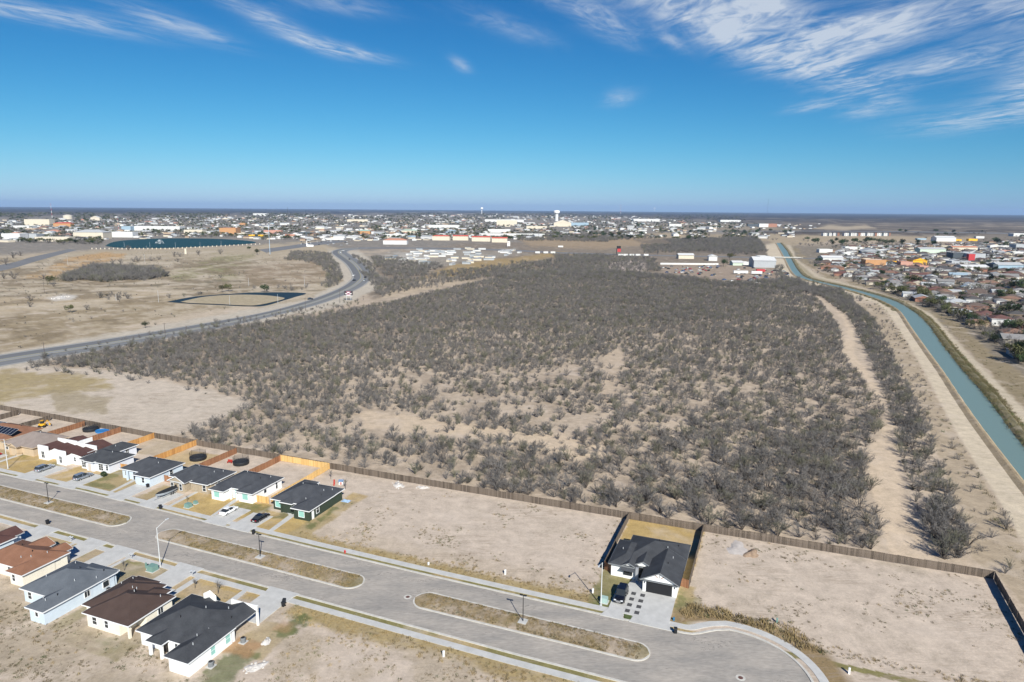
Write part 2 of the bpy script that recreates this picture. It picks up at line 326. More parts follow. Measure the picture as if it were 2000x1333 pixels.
    # scrub field, trail, canal sides
    big = [(60, 712), (550, 622), (880, 560), (960, 543), (1290, 543), (1520, 556), (1640, 562), (1705, 590), (1760, 640), (1800, 714), (1866, 840), (1940, 960), (2000, 1062), (2200, 1500), (1950, 1130), (1700, 1080), (640, 910), (345, 854), (495, 790), (430, 768), (200, 722)]
    pz(big, (.455, .37, .285), 3, 5, (.5, .1, .7))
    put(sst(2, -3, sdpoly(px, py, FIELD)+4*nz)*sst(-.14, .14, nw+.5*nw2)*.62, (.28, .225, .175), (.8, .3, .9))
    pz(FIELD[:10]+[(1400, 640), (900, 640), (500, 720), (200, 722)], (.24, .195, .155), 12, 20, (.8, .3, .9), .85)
    pz([(1660, 590), (1716, 596), (1770, 668), (1830, 778), (1866, 843), (1940, 965), (2000, 1068), (2100, 1300), (1960, 1140), (1900, 1090), (1838, 900), (1795, 800), (1745, 700), (1705, 625)], (.385, .31, .225), 3, 5, (.75, .2, .7))
    pz(TRAIL, (.53, .425, .315), 4, 5, (.05, 0, .5))
    pz([(700, 805), (800, 812), (1000, 838), (1190, 862), (1185, 905), (1120, 900), (900, 850), (715, 840)], (.52, .415, .305), 4, 9, (.3, 0, .5), .9)
    pz([(1180, 690), (1215, 680), (1230, 720), (1190, 790), (1170, 780)], (.45, .36, .27), 4, 8, (.3, 0, .5), .8)
    pz(LOT_L, (.48, .41, .335), 4, 8, (.35, 0, .8))
    pz([(-300, 735), (40, 722), (180, 735), (230, 760), (120, 770), (0, 790), (-300, 790)], (.33, .26, .135), 6, 12, (.4, .5, .8), .9)
    pz([(90, 760), (220, 775), (200, 805), (110, 800)], (.30, .245, .155), 5, 12, (.7, .4, .8), .7)
    pz(CRL[:]+CAN_L[::-1], (.52, .44, .33), 2, 1.5, (.05, 0, .4))
    pz(CAN_R[:]+CRR[::-1], (.33, .28, .19), 2, 1.5, (.4, .2, .6))
    mid = [((a[0]*.42+b[0]*.58), (a[1]*.42+b[1]*.58)) for a, b in zip([CAN_R[i] for i in (0, 2, 4, 6, 8, 9, 10, 13, 15, 16)], CRR)]
    pz(mid+CRR[::-1], (.47, .40, .30), 2, 1.2, (.05, 0, .4))
    pz([(x+4, y-1) for x, y in CRR]+[(2150, 830), (2000, 735), (1940, 690), (1870, 630), (1700, 560), (1600, 530)], (.25, .20, .125), 3, 8, (.7, .5, .8), .9)
    # near neighbourhood, in street coordinates
    near = sst(153.5, 151.5, V)*sst(46.5, 45.5, U)*sst(-420, -380, U)
    put(near, (.49, .408, .332), (.3, 0, .6))
    def uvz(u0, v0, u1, v1, col, soft=.25, amp=.5, mk=(.2, .6, .6), st=1.0):
        d = np.maximum(np.maximum(u0-U, U-u1), np.maximum(v0-V, V-v1))+amp*(1.6*nw2+1.6*nw); put(st*sst(soft, -soft, d), col, mk)
    kt = np.interp(U, [p[0] for p in KT], [p[1] for p in KT]); kb = np.interp(U, [p[0] for p in KB], [p[1] for p in KB])
    gold, gold2, green, olive, dry = (.42, .30, .13), (.35, .268, .14), (.10, .125, .045), (.20, .18, .075), (.34, .265, .165)
    a = sst(11.5, 8.5, V-kt+4*nw+3*nw2)*(V > kt)*near*sst(-97, -94, U)*sst(-22, -26, U); put(a*.2, dry, (.9, .3, .6))
    a = sst(5.6, 3.8, V-kt+3.5*nw+2*nw2)*(V > kt)*near*sst(-97, -94, U)*sst(-22, -26, U); put(a, gold2, (.5, .8, .6))
    a = sst(7.5, 4.6, kb-V+3.5*nw+2*nw2)*(V < kb)*near*sst(-78.5, -76, U); put(a, gold2, (.6, .8, .6))
    put(near*(V > kt)*(V < kt+1.4), olive, (.4, .8, .8)); put(near*(V < kb)*(V > kb-1.6), olive, (.5, .8, .8))
    put(near*sst(.02, .15, nw)*((V > kt)*(V < kt+1.4)+(V < kb)*(V > kb-1.6)), gold2, (.4, .8, .8))
    for (u0, v0, u1, v1, c, st) in [(-108.8, 113, -95.5, 121.5, gold, 1), (-96.5, 113, -91.5, 134, gold2, .9), (-127.5, 114, -110, 124.3, gold, 1), (-133, 114, -126, 124.5, gold, 1),
            (-144, 114.5, -139, 124, gold2, .9), (-163, 115, -151, 124.5, gold2, .9), (-177, 115, -163, 126, gold, .9), (-200, 115.2, -184, 126, gold, 1), (-215, 115.2, -199, 126, gold2, .8), (-240, 115.2, -218, 127, gold2, .8),
            (-27.6, 111.6, -21, 125, olive, .9), (-13, 111.6, -9.5, 125, gold2, .9), (-27.3, 125, -11, 150, gold, 1), (-12.6, 111.6, -8.5, 121, olive, .5),
            (-161, 134, -147, 146, gold, .7), (-178, 138.5, -160, 150, gold2, .4), (-177, 126, -170, 139, gold2, .4), (-96, 133.5, -91, 138, gold, .8), (-136, 133.5, -128, 138, gold2, .8),
            (-103, 84, -94, 92.5, gold, .9), (-94.5, 84, -88, 92, gold, 1), (-88, 89, -84.6, 92, gold, 1), (-120.5, 84, -108, 92.6, olive, .9), (-113, 85, -108.5, 92.6, dry, .7), (-144, 84, -134.6, 94, gold2, .9), (-130, 86.5, -126, 93.6, gold2, .7),
            (-112, 70, -109, 86, olive, .6), (-97, 68, -93, 84, olive, .45), (-79, 77, -72, 86, gold2, .7), (-107, 68, -93, 72.5, olive, .55), (-127, 68, -119, 75, dry, .5)]:
        uvz(u0, v0, u1, v1, c, .3, .9, (.35, .8, .7), st)
    for (u0, v0, u1, v1, st) in [(-95.3, 118, -93.6, 133, .75), (-117.5, 120, -113, 123.3, .6), (-105, 119.6, -101.5, 122.4, .7), (-113, 118.5, -109, 123, .5), (-162.5, 116, -154, 119, .6), (-165, 120, -160, 127, .6),
            (-26.5, 112, -23.5, 117, .6), (-22, 119, -20, 122, .6), (-12.6, 117, -10.5, 123, .5), (-185, 121, -181, 126, .5), (-201, 124, -197, 128, .5), (-75, 82, -72, 88.5, .85), (-77.6, 70, -74, 77.5, .75), (-106, 70.5, -96, 72.6, .6), (-119, 85, -113, 91, .5), (-135, 90, -129, 93, .5), (-102.5, 83, -95.6, 86, .55)]:
        uvz(u0, v0, u1, v1, green, .6, 2.4, (.4, .9, .6), st)
    uvz(-79.5, 76.5, -74.5, 80, (.36, .22, .12), .6, 1.0, (.2, .2, .6), .8); uvz(-76, 84, -73, 87, (.36, .22, .12), .6, 1.0, (.2, .2, .6), .5)
    d = near*(U > -98)*(U < 45)*(V > kt+4); put(d*sst(.10, .25, nw+.35*nw2)*.35, (.34, .285, .225), (.95, .2, .6))
    d = near*(V < kb-4)*sst(-.05, .2, nw+.3*nw2); put(d*.6, (.35, .285, .205), (1, .3, .7))
    d = near*(V < 74)*(U < -77)*sst(-.2, .1, nw+.4*nw2); put(d*.5, (.34, .28, .205), (1, .3, .7))
    # tall dry weeds round the turning circle
    d = np.hypot(U+2.3, V-100.2); put(near*sst(14.3, 15, d)*sst(19.5, 17, d+6*nw)*(V > 98), (.25, .18, .10), (.7, 1, .8))
    # dark verge along the fences
    put(near*(V > 146)*sst(.05, .2, nw2+nw)*.3, (.33, .28, .22), (.8, .2, .6))
    C *= (1+.16*nf+.12*nw)[:, None]
    return np.clip(C, .02, .6), np.clip(Mk, 0, 1)

def ground_material():
    m = bpy.data.materials.new('dry_ground'); m.use_nodes = True; nt = m.node_tree; N = nt.nodes.new; L = nt.links.new
    b = nt.nodes['Principled BSDF']; b.inputs['Roughness'].default_value = .95; b.inputs['Specular IOR Level'].default_value = .1
    ca = N('ShaderNodeAttribute'); ca.attribute_name = 'gcol'; ma = N('ShaderNodeAttribute'); ma.attribute_name = 'gmask'
    sp_ = N('ShaderNodeSeparateColor'); L(ma.outputs['Color'], sp_.inputs[0])
    geo = N('ShaderNodeNewGeometry')
    def noise(s, det=5, rough=.6, sx=1.0, dist=0.0):
        v = geo.outputs['Position']
        if sx != 1.0:
            mp = N('ShaderNodeMapping'); mp.inputs['Scale'].default_value = (1, sx, 1); mp.inputs['Rotation'].default_value = (0, 0, R(21)); L(v, mp.inputs[0]); v = mp.outputs[0]
        n = N('ShaderNodeTexNoise'); n.inputs['Scale'].default_value = s; n.inputs['Detail'].default_value = det; n.inputs['Roughness'].default_value = rough; n.inputs['Distortion'].default_value = dist
        L(v, n.inputs['Vector']); return n.outputs[0]
    def mth(op, a, b_=None, c=None):
        n = N('ShaderNodeMath'); n.operation = op
        for i, s in enumerate((a, b_, c)):
            if s is None: continue
            if isinstance(s, (int, float)): n.inputs[i].default_value = s
            else: L(s, n.inputs[i])
        return n.outputs[0]
    def mr(v, a, b_, c=0.0, d=1.0):
        n = N('ShaderNodeMapRange'); n.inputs['From Min'].default_value = a; n.inputs['From Max'].default_value = b_; n.inputs['To Min'].default_value = c; n.inputs['To Max'].default_value = d
        if isinstance(v, (int, float)): n.inputs['Value'].default_value = v
        else: L(v, n.inputs['Value'])
        return n.outputs[0]
    def mix(f, a, b_, mode='MIX'):
        n = N('ShaderNodeMix'); n.data_type = 'RGBA'; n.blend_type = mode
        if isinstance(f, float): n.inputs['Factor'].default_value = f
        else: L(f, n.inputs['Factor'])
        for k, s in (('A', a), ('B', b_)):
            if isinstance(s, tuple): n.inputs[k].default_value = (*s, 1)
            else: L(s, n.inputs[k])
        return n.outputs['Result']
    n1 = noise(.35, 7, .68); n2 = noise(2.2, 6, .7); n3 = noise(.9, 5, .75, .35, 1.2)
    v = mth('ADD', mr(n1, .3, .7, .82, 1.18), mr(n2, .3, .7, -.13, .13))
    comb = N('ShaderNodeCombineColor'); [L(v, comb.inputs[i]) for i in range(3)]
    c = mix(1.0, ca.outputs['Color'], comb.outputs[0], 'MULTIPLY')
    # grass: straw and green flecks
    gm = mth('MULTIPLY', sp_.outputs[1], mr(noise(3.2, 6, .75), .5, .66)); c = mix(mth('MULTIPLY', gm, .5), c, (.17, .15, .06))
    # weeds: small dark tufts gathered into drifts
    dr = mr(noise(.11, 4, .6), .48, .64); fl = mr(noise(1.9, 4, .8), .53, .62)
    wm = mth('MULTIPLY', mth('MULTIPLY', mr(sp_.outputs[0], .12, .9), fl), mth('MULTIPLY_ADD', dr, .95, .05)); c = mix(mth('MULTIPLY', wm, .8), c, (.135, .115, .07))
    # wheel-packed pale streaks
    st = mth('MULTIPLY', mr(n3, .56, .72), mth('MULTIPLY', sp_.outputs[2], .28)); c = mix(st, c, (.50, .44, .38))
    # tyre marks: thin wavering lines that follow the street, only in patches; scraped paler soil
    mp = N('ShaderNodeMapping'); mp.inputs['Rotation'].default_value = (0, 0, R(30)); mp.inputs['Scale'].default_value = (.12, 1, 1); L(geo.outputs['Position'], mp.inputs[0])
    tn = N('ShaderNodeTexNoise'); tn.inputs['Scale'].default_value = .55; tn.inputs['Detail'].default_value = 5; tn.inputs['Roughness'].default_value = .6; tn.inputs['Distortion'].default_value = .8; L(mp.outputs[0], tn.inputs['Vector'])
    ln = mth('MULTIPLY', mr(tn.outputs[0], .50, .53), mr(tn.outputs[0], .57, .54)); pa = mr(noise(.05, 3, .5), .48, .6)
    c = mix(mth('MULTIPLY', mth('MULTIPLY', ln, pa), mth('MULTIPLY', sp_.outputs[2], .85)), c, (.29, .23, .175))
    pk = mth('MULTIPLY', mr(noise(.09, 5, .6, 1.0, .6), .55, .66), mth('MULTIPLY', sp_.outputs[2], .5)); c = mix(pk, c, (.56, .475, .40))
    L(c, b.inputs['Base Color'])
    bp = N('ShaderNodeBump'); bp.inputs['Strength'].default_value = .55; bp.inputs['Distance'].default_value = .12
    L(mth('ADD', n2, mth('MULTIPLY', wm, .7)), bp.inputs['Height']); L(bp.outputs[0], b.inputs['Normal'])
    MATS['ground'] = m; return m
GROUND = ground_material()

def ground_attrs(me, C, Mk):
    n = len(me.vertices); one = np.ones((n, 1))
    for nm, A in (('gcol', C), ('gmask', Mk)):
        at = me.attributes.new(nm, 'FLOAT_COLOR', 'POINT'); at.data.foreach_set('color', np.hstack([A, one]).astype(np.float32).ravel())
def build_ground():
    # rings whose spacing follows the distance from the houses out to the horizon, fanned over the whole circle
    ys = np.concatenate([[4000, 2600, 1900, 1600, 1450, 1380], np.arange(1345, 440, -2.0), np.arange(440, 412.4, -.75)])
    rad = np.array([g(1000, float(y))[1] if y < 3000 else 12.0+8*i for i, y in enumerate(ys)])
    rad = np.concatenate([[.5], np.sort(rad[rad > 1]), [34000, 42000]])
    ang = np.concatenate([np.arange(-180, -48, 6.0), np.arange(-48, 48, .15), np.arange(48, 180, 6.0)])
    A = np.radians(ang); RR, TT = np.meshgrid(rad, A, indexing='ij')
    X = (RR*np.sin(TT)).ravel(); Y = (RR*np.cos(TT)).ravel()
    px, py = proj(X, Y); beh = Y < 20; px[beh] = 1000; py[beh] = 1500
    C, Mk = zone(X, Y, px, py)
    nr, na = len(rad), len(A); idx = np.arange(nr*na).reshape(nr, na)
    a = idx[:-1, :]; b = idx[1:, :]; a2 = np.roll(a, -1, 1); b2 = np.roll(b, -1, 1)
    F = np.stack([a, b, b2, a2], -1).reshape(-1, 4)[:, ::-1]
    me = bpy.data.meshes.new('ground'); n = len(X); nf = len(F)
    me.vertices.add(n); me.vertices.foreach_set('co', np.stack([X, Y, np.zeros(n)], 1).ravel().astype(np.float32))
    me.loops.add(nf*4); me.loops.foreach_set('vertex_index', F.ravel().astype(np.int32))
    me.polygons.add(nf); me.polygons.foreach_set('loop_start', np.arange(0, nf*4, 4, dtype=np.int32))
    me.update(calc_edges=True); me.validate()
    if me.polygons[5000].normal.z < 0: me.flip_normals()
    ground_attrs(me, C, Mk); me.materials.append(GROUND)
    o = bpy.data.objects.new('ground', me); COL.objects.link(o); struct(o)
build_ground()

# ---------------------------------------------------------------- road, kerbs, pavements
def asphalt(name, c1, c2, sc=.12):
    if name in MATS: return MATS[name]
    m = bpy.data.materials.new(name); m.use_nodes = True; nt = m.node_tree; N = nt.nodes.new; L = nt.links.new
    b = nt.nodes['Principled BSDF']; b.inputs['Roughness'].default_value = .9; b.inputs['Specular IOR Level'].default_value = .2
    geo = N('ShaderNodeNewGeometry'); mp = N('ShaderNodeMapping'); mp.inputs['Rotation'].default_value = (0, 0, R(21)); mp.inputs['Scale'].default_value = (.35, 1, 1); L(geo.outputs['Position'], mp.inputs[0])
    n = N('ShaderNodeTexNoise'); n.inputs['Scale'].default_value = sc*2.5; n.inputs['Detail'].default_value = 7; n.inputs['Roughness'].default_value = .65; L(mp.outputs[0], n.inputs['Vector'])
    n2 = N('ShaderNodeTexNoise'); n2.inputs['Scale'].default_value = 2.6; n2.inputs['Detail'].default_value = 5; L(mp.outputs[0], n2.inputs['Vector'])
    mr = N('ShaderNodeMapRange'); mr.inputs['From Min'].default_value = .33; mr.inputs['From Max'].default_value = .67; L(n.outputs[0], mr.inputs['Value'])
    mx = N('ShaderNodeMix'); mx.data_type = 'RGBA'; mx.inputs['A'].default_value = (*c1, 1); mx.inputs['B'].default_value = (*c2, 1); L(mr.outputs[0], mx.inputs['Factor'])
    # short tar-filled cracks
    v = N('ShaderNodeTexVoronoi'); v.feature = 'DISTANCE_TO_EDGE'; v.inputs['Scale'].default_value = .09; v.inputs['Randomness'].default_value = 1.0
    ad = N('ShaderNodeVectorMath'); ad.operation = 'MULTIPLY_ADD'; ad.inputs[1].default_value = (5, 5, 5); L(n2.outputs[1], ad.inputs[0]); L(mp.outputs[0], ad.inputs[2]); L(ad.outputs[0], v.inputs['Vector'])
    lt = N('ShaderNodeMath'); lt.operation = 'LESS_THAN'; lt.inputs[1].default_value = .008; L(v.outputs['Distance'], lt.inputs[0])
    gt = N('ShaderNodeMath'); gt.operation = 'GREATER_THAN'; gt.inputs[1].default_value = .53; L(n.outputs[0], gt.inputs[0])
    ml = N('ShaderNodeMath'); ml.operation = 'MULTIPLY'; L(lt.outputs[0], ml.inputs[0]); L(gt.outputs[0], ml.inputs[1])
    m2 = N('ShaderNodeMath'); m2.operation = 'MULTIPLY'; m2.inputs[1].default_value = .6; L(ml.outputs[0], m2.inputs[0])
    mx2 = N('ShaderNodeMix'); mx2.data_type = 'RGBA'; L(m2.outputs[0], mx2.inputs['Factor']); L(mx.outputs['Result'], mx2.inputs['A']); mx2.inputs['B'].default_value = (.09, .09, .09, 1)
    n4 = N('ShaderNodeTexNoise'); n4.inputs['Scale'].default_value = .16; n4.inputs['Detail'].default_value = 6; n4.inputs['Roughness'].default_value = .7; n4.inputs['Distortion'].default_value = 1.0; L(mp.outputs[0], n4.inputs['Vector'])
    mr4 = N('ShaderNodeMapRange'); mr4.inputs['From Min'].default_value = .54; mr4.inputs['From Max'].default_value = .68; mr4.inputs['To Max'].default_value = .38; L(n4.outputs[0], mr4.inputs['Value'])
    mx4 = N('ShaderNodeMix'); mx4.data_type = 'RGBA'; L(mr4.outputs[0], mx4.inputs['Factor']); L(mx2.outputs['Result'], mx4.inputs['A']); mx4.inputs['B'].default_value = (.19, .18, .172, 1); mx2 = mx4
    m3 = N('ShaderNodeMix'); m3.data_type = 'RGBA'; m3.blend_type = 'OVERLAY'; m3.inputs['Factor'].default_value = .3; L(mx2.outputs['Result'], m3.inputs['A']); L(n2.outputs[0], m3.inputs['B'])
    L(m3.outputs['Result'], b.inputs['Base Color']); MATS[name] = m; return m
ASPH = asphalt('street_asphalt', (.265, .248, .228), (.395, .355, .312))

def strip_obj(name, A, B, z0, z1, m, world=False):
    """solid strip between two polylines with the same number of points (street coordinates unless world)"""
    f = (lambda p: p) if world else (lambda p: uvw(*p))
    mb = MB(); n = len(A); a = [f(p) for p in A]; b = [f(p) for p in B]
    for p in a: mb.v.append((*p, z1))
    for p in b: mb.v.append((*p, z1))
    for i in range(n-1): mb.f.append((i, n+i, n+i+1, i+1))
    if z0 is not None:
        for p in a: mb.v.append((*p, z0))
        for p in b: mb.v.append((*p, z0))
        for i in range(n-1):
            mb.f.append((2*n+i, i, i+1, 2*n+i+1)); mb.f.append((n+i, 3*n+i, 3*n+i+1, n+i+1))
        mb.f.append((0, 2*n, 3*n, n)); mb.f.append((n-1, 2*n-1, 4*n-1, 3*n-1))
    me = mb.mesh(name, m); bm = bmesh.new(); bm.from_mesh(me); bmesh.ops.recalc_face_normals(bm, faces=bm.faces); bm.to_mesh(me); bm.free()
    if z0 is None and me.polygons[0].normal.z < 0: me.flip_normals()
    o = bpy.data.objects.new(name, me); COL.objects.link(o); return struct(o)
def dens(pl, step=2.0):
    o = []
    for a, b in zip(pl, pl[1:]):
        k = max(1, int(math.hypot(b[0]-a[0], b[1]-a[1])/step))
        o += [(a[0]+(b[0]-a[0])*i/k, a[1]+(b[1]-a[1])*i/k) for i in range(k)]
    return o+[pl[-1]]
CC = (-2.3, 100.2); CRAD = 12.7
def arc(r, a0, a1, n=40): return [(CC[0]+r*math.cos(R(a0+(a1-a0)*i/n)), CC[1]+r*math.sin(R(a0+(a1-a0)*i/n))) for i in range(n+1)]
CULK = [(-10, 109.0), (-8.6, 109.25), (-7.4, 109.9), (-6.2, 110.9), (-4.8, 111.95)] + arc(CRAD, 97, -97)[1:] + [(-5.6, 88.6), (-7.4, 90.8), (-8.8, 92.6), (-10, 93.2)]
us = np.arange(-330, -9.9, 2.5)
top = [(float(u), interp(KT, u)) for u in us]; bot = [(float(u), interp(KB, u)) for u in us]
road_poly = top[:-1] + CULK + bot[::-1][1:]
mb = MB(); wp = [uvw(*p) for p in road_poly]; mb.v = [(x, y, .012) for x, y in wp]; mb.f = [tuple(range(len(wp)))[::-1]]
me = mb.mesh('road', ASPH); bm = bmesh.new(); bm.from_mesh(me); bmesh.ops.triangulate(bm, faces=bm.faces); bmesh.ops.recalc_face_normals(bm, faces=bm.faces)
bm.to_mesh(me); bm.free()
if me.polygons[0].normal.z < 0: me.flip_normals()
ro = bpy.data.objects.new('road', me); COL.objects.link(ro); struct(ro)
def offs(pl, d):
    o = []
    for i, p in enumerate(pl):
        a = pl[max(0, i-1)]; b = pl[min(len(pl)-1, i+1)]; dx, dy = b[0]-a[0], b[1]-a[1]; l = math.hypot(dx, dy) or 1
        o.append((p[0]-dy/l*d, p[1]+dx/l*d))
    return o
TOPALL = top[:-1]+CULK[:46]                  # street edge, houses' side, on round the turning circle
BOTALL = bot[:-1]+[CULK[-1], CULK[-2], CULK[-3], CULK[-4]]
strip_obj('kerb', TOPALL, offs(TOPALL, .42), 0, .13, KERB)
strip_obj('kerb', BOTALL, offs(BOTALL, -.42), 0, .13, KERB)
WT_F = offs(TOPALL, 1.3); WT_B = offs(TOPALL, 2.75)
strip_obj('pavement', WT_F, WT_B, 0, .07, CONC)
strip_obj('pavement', offs(BOTALL, -1.45), offs(BOTALL, -2.85), 0, .07, CONC)

def median(u0, u1, vt0, vt1, vb0, vb1):
    n = 60; up = [(u0+(u1-u0)*i/n, vt0+(vt1-vt0)*i/n) for i in range(n+1)]; lo = [(u0+(u1-u0)*i/n, vb0+(vb1-vb0)*i/n) for i in range(n+1)]
    r1 = (vt1-vb1)/2; c1 = (vt1+vb1)/2; r0 = (vt0-vb0)/2; c0 = (vt0+vb0)/2
    P = up + [(u1+r1*math.sin(R(a)), c1+r1*math.cos(R(a))) for a in range(12, 180, 12)] + lo[::-1]
    if u0 > -200: P += [(u0-r0*math.sin(R(a)), c0-r0*math.cos(R(a))) for a in range(12, 180, 12)]
    P.append(P[0]); k = len(P)
    inn = offs(P, -.38); inn[-1] = inn[0] = ((inn[0][0]+inn[-1][0])/2, (inn[0][1]+inn[-1][1])/2)
    strip_obj('kerb', P, inn, .0, .14, KERB)
    mb = MB(); pw = [uvw(*p) for p in inn[:-1]]; cen = [uvw(p[0], 0) for p in P]
    # surface as a fan of short cross rows so that it can carry colour per point
    N_ = 150; W_ = 9; vs = []
    for i in range(N_+1):
        for j in range(W_+1):
            u = (u0-r0*.95)+(u1+r1*.95-u0+r0*.95)*i/N_ if u0 > -200 else u0+(u1+r1*.95-u0)*i/N_
            t = min(max((u-u0)/(u1-u0), 0), 1); vt = vt0+(vt1-vt0)*t; vb = vb0+(vb1-vb0)*t; c = (vt+vb)/2; h = (vt-vb)/2-.35
            if u > u1: h = math.sqrt(max((r1-.3)**2-(u-u1)**2, 0.001))
            if u < u0: h = math.sqrt(max((r0-.3)**2-(u-u0)**2, 0.001))
            s = -1+2*j/W_; vs.append((*uvw(u, c+h*s), .13+.10*(1-s*s)+.03*rng.random()))
    mb.v = vs; mb.f = [(i*(W_+1)+j, (i+1)*(W_+1)+j, (i+1)*(W_+1)+j+1, i*(W_+1)+j+1) for i in range(N_) for j in range(W_)]
    me = mb.mesh('median', GROUND); X = np.array([v[0] for v in vs]); Y = np.array([v[1] for v in vs])
    a = fbm(X*.35, Y*.35, 40)[:, None]; a = np.clip((a-.35)*3, 0, 1); end = np.clip(1-np.abs(np.array([w2uv(v[0], v[1])[0] for v in vs])-u1-r1)/5, 0, 1)[:, None]
    C = np.array((.37, .30, .23))*(1-a)+np.array((.26, .20, .115))*a; C = C*(1-.6*end)+np.array((.16, .15, .07))*.6*end
    ground_attrs(me, C, np.tile((.85, .6, .4), (len(vs), 1)))
    o = bpy.data.objects.new('median', me); COL.objects.link(o); struct(o)
median(-330, -136.6, 110.5, 107.05, 105.2, 101.35)
median(-120.3, -72.2, 106.1, 104.75, 100.75, 99.4)
median(-55.2, -16.9, 104.35, 103.75, 98.85, 98.6)

def slab(name, pts, z1=.085, m=CONC):
    mb = MB(); mb.poly([uvw(*p) for p in pts], 0.0, z1); return struct(mb.build(name, m))
def kt(u): return interp(KT, u)
def kb(u): return interp(KB, u)
for i, (u0, u1, vend, fl) in enumerate([(-184.6, -178.0, 122.4, .6), (-168.8, -163.3, 122.2, .5), (-150.9, -145.6, 121.3, .4), (-139.8, -134.4, 121.0, .5), (-118.0, -112.4, 120.0, .5), (-110.9, -105.2, 119.2, .4), (-208.5, -203.0, 123, .5), (-222, -216.5, 124, .5)]):
    slab('driveway', [(u0-fl, kt(u0)-.15), (u1+fl, kt(u1)-.15), (u1, kt(u1)+1.4), (u1, vend), (u0, vend), (u0, kt(u0)+1.4)], .146+.002*(i % 3))
for i, (u0, u1, vend, fl) in enumerate([(-84.9, -79.0, 84.3, .5), (-108.0, -102.4, 86.0, .5), (-126.2, -120.7, 86, .5), (-134.6, -129.3, 86.4, .3), (-150.5, -144.8, 86, .4)]):
    slab('driveway', [(u0-fl, kb(u0)+.15), (u0, kb(u0)-1.6), (u0, vend), (u1, vend), (u1, kb(u1)-1.6), (u1+fl, kb(u1)+.15)], .146+.002*(i % 3))
# wide drive of the lone white house, with its planted strip left open
slab('driveway', [(-24.6, kt(-24)-.15), (-20.3, kt(-20)-.15), (-20.9, 110.9), (-20.9, 121.5), (-23.7, 120.2), (-23.7, 111.4)], .15)
slab('driveway', [(-20.9, 111.0), (-18.9, 111.0), (-18.9, 120.3), (-20.9, 121.5)], .147)
slab('driveway', [(-18.9, 111.0), (-19.4, kt(-19)-.15), (-11.9, kt(-12)-.15), (-12.7, 110.8), (-12.75, 119.7), (-18.9, 120.3)], .152)
mb = MB(); mb.poly([uvw(*p) for p in [(-20.25, 109.35), (-19.45, 109.35), (-19.1, 110.85), (-20.7, 110.85)]], 0, .12)
struct(mb.build('grass_strip', mat('green_turf', (.075, .10, .035), .95, .3, 2.0)))
SLATE = mat('dark_paver', (.07, .07, .072), .9, .15, 4)
for r_, (us_, k) in enumerate([(-20.35, 0), (-18.9+.25, 1)]):
    for j in range(4):
        o = MB().box(-.42, -.5, .15, .42, .5, .175).build('paving_stone', SLATE, None, (*uvw(us_+.02*j, 118.0-j*2.0), 0), AS)
        tag(o, 'dark square paving stone inlaid in the pale drive of the lone white house', 'paving stone', 'dark stones set in the pale drive')
# front garden paths
for p in [[(-101.4, 113.2), (-100.3, 113.2), (-100.9, 121.8), (-102.3, 122.4), (-103.6, 122.2), (-102.3, 121.2)], [(-119.0, 114.2), (-118.2, 114.2), (-119.4, 123.6), (-120.6, 123.6)], [(-132.6, 114.6), (-131.8, 114.6), (-132.2, 124.8), (-133.2, 124.8)], [(-153.0, 115.1), (-152.2, 115.1), (-153.2, 123.4), (-154.4, 123.4)],
          [(-101.0, 92.4), (-99.8, 92.4), (-99.8, 82.6), (-101.0, 82.6)], [(-102.6, 87.2), (-100.8, 87.2), (-100.8, 86.0), (-102.6, 86.0)], [(-89.2, 92.2), (-88.3, 92.2), (-87.6, 84), (-89.2, 84)], [(-120.0, 93.2), (-119.2, 93.2), (-119.6, 85), (-120.4, 85)], [(-136.2, 93.5), (-135.4, 93.5), (-135.6, 86.6), (-136.4, 86.6)], [(-200.2, 115.5), (-199.2, 115.5), (-199.8, 125), (-200.8, 125)], [(-22.0, 121.1), (-20.95, 121.5), (-19.4, 120.4), (-19.4, 126.2), (-20.9, 126.2)]]:
    slab('garden_path', p, .10)

# ---------------------------------------------------------------- highway, far roads, canal, lake
def highway_mat():
    m = bpy.data.materials.new('highway_asphalt'); m.use_nodes = True; nt = m.node_tree; N = nt.nodes.new; L = nt.links.new
    b = nt.nodes['Principled BSDF']; b.inputs['Roughness'].default_value = .88; b.inputs['Specular IOR Level'].default_value = .2
    at = N('ShaderNodeAttribute'); at.attribute_name = 'across'
    rp = N('ShaderNodeValToRGB'); rp.color_ramp.interpolation = 'LINEAR'; e = rp.color_ramp.elements
    stops = [(0, (.30, .28, .25)), (.06, (.28, .27, .25)), (.075, (.5, .5, .48)), (.095, (.15, .152, .158)), (.40, (.155, .158, .165)), (.43, (.40, .36, .2)), (.45, (.24, .245, .25)), (.57, (.25, .25, .255)), (.59, (.40, .36, .2)), (.61, (.165, .168, .175)), (.80, (.19, .193, .198)), (.915, (.165, .168, .175)), (.93, (.5, .5, .48)), (.945, (.27, .26, .24)), (1, (.32, .29, .26))]
    e[0].position, e[1].position = 0, 1; e[0].color = (*stops[0][1], 1); e[1].color = (*stops[-1][1], 1)
    for p, c in stops[1:-1]: q = e.new(p); q.color = (*c, 1)
    L(at.outputs['Fac'], rp.inputs[0]); L(rp.outputs[0], b.inputs['Base Color']); MATS['highway'] = m; return m
HWM = highway_mat()
def catmull(P, k=8):
    o = []
    for i in range(len(P)-1):
        p0, p1, p2, p3 = P[max(0, i-1)], P[i], P[i+1], P[min(len(P)-1, i+2)]
        for j in range(k):
            t = j/k; o.append(tuple(.5*((2*b)+(-a+c)*t+(2*a-5*b+4*c-d)*t*t+(-a+3*b-3*c+d)*t**3) for a, b, c, d in zip(p0, p1, p2, p3)))
    return o+[P[-1]]
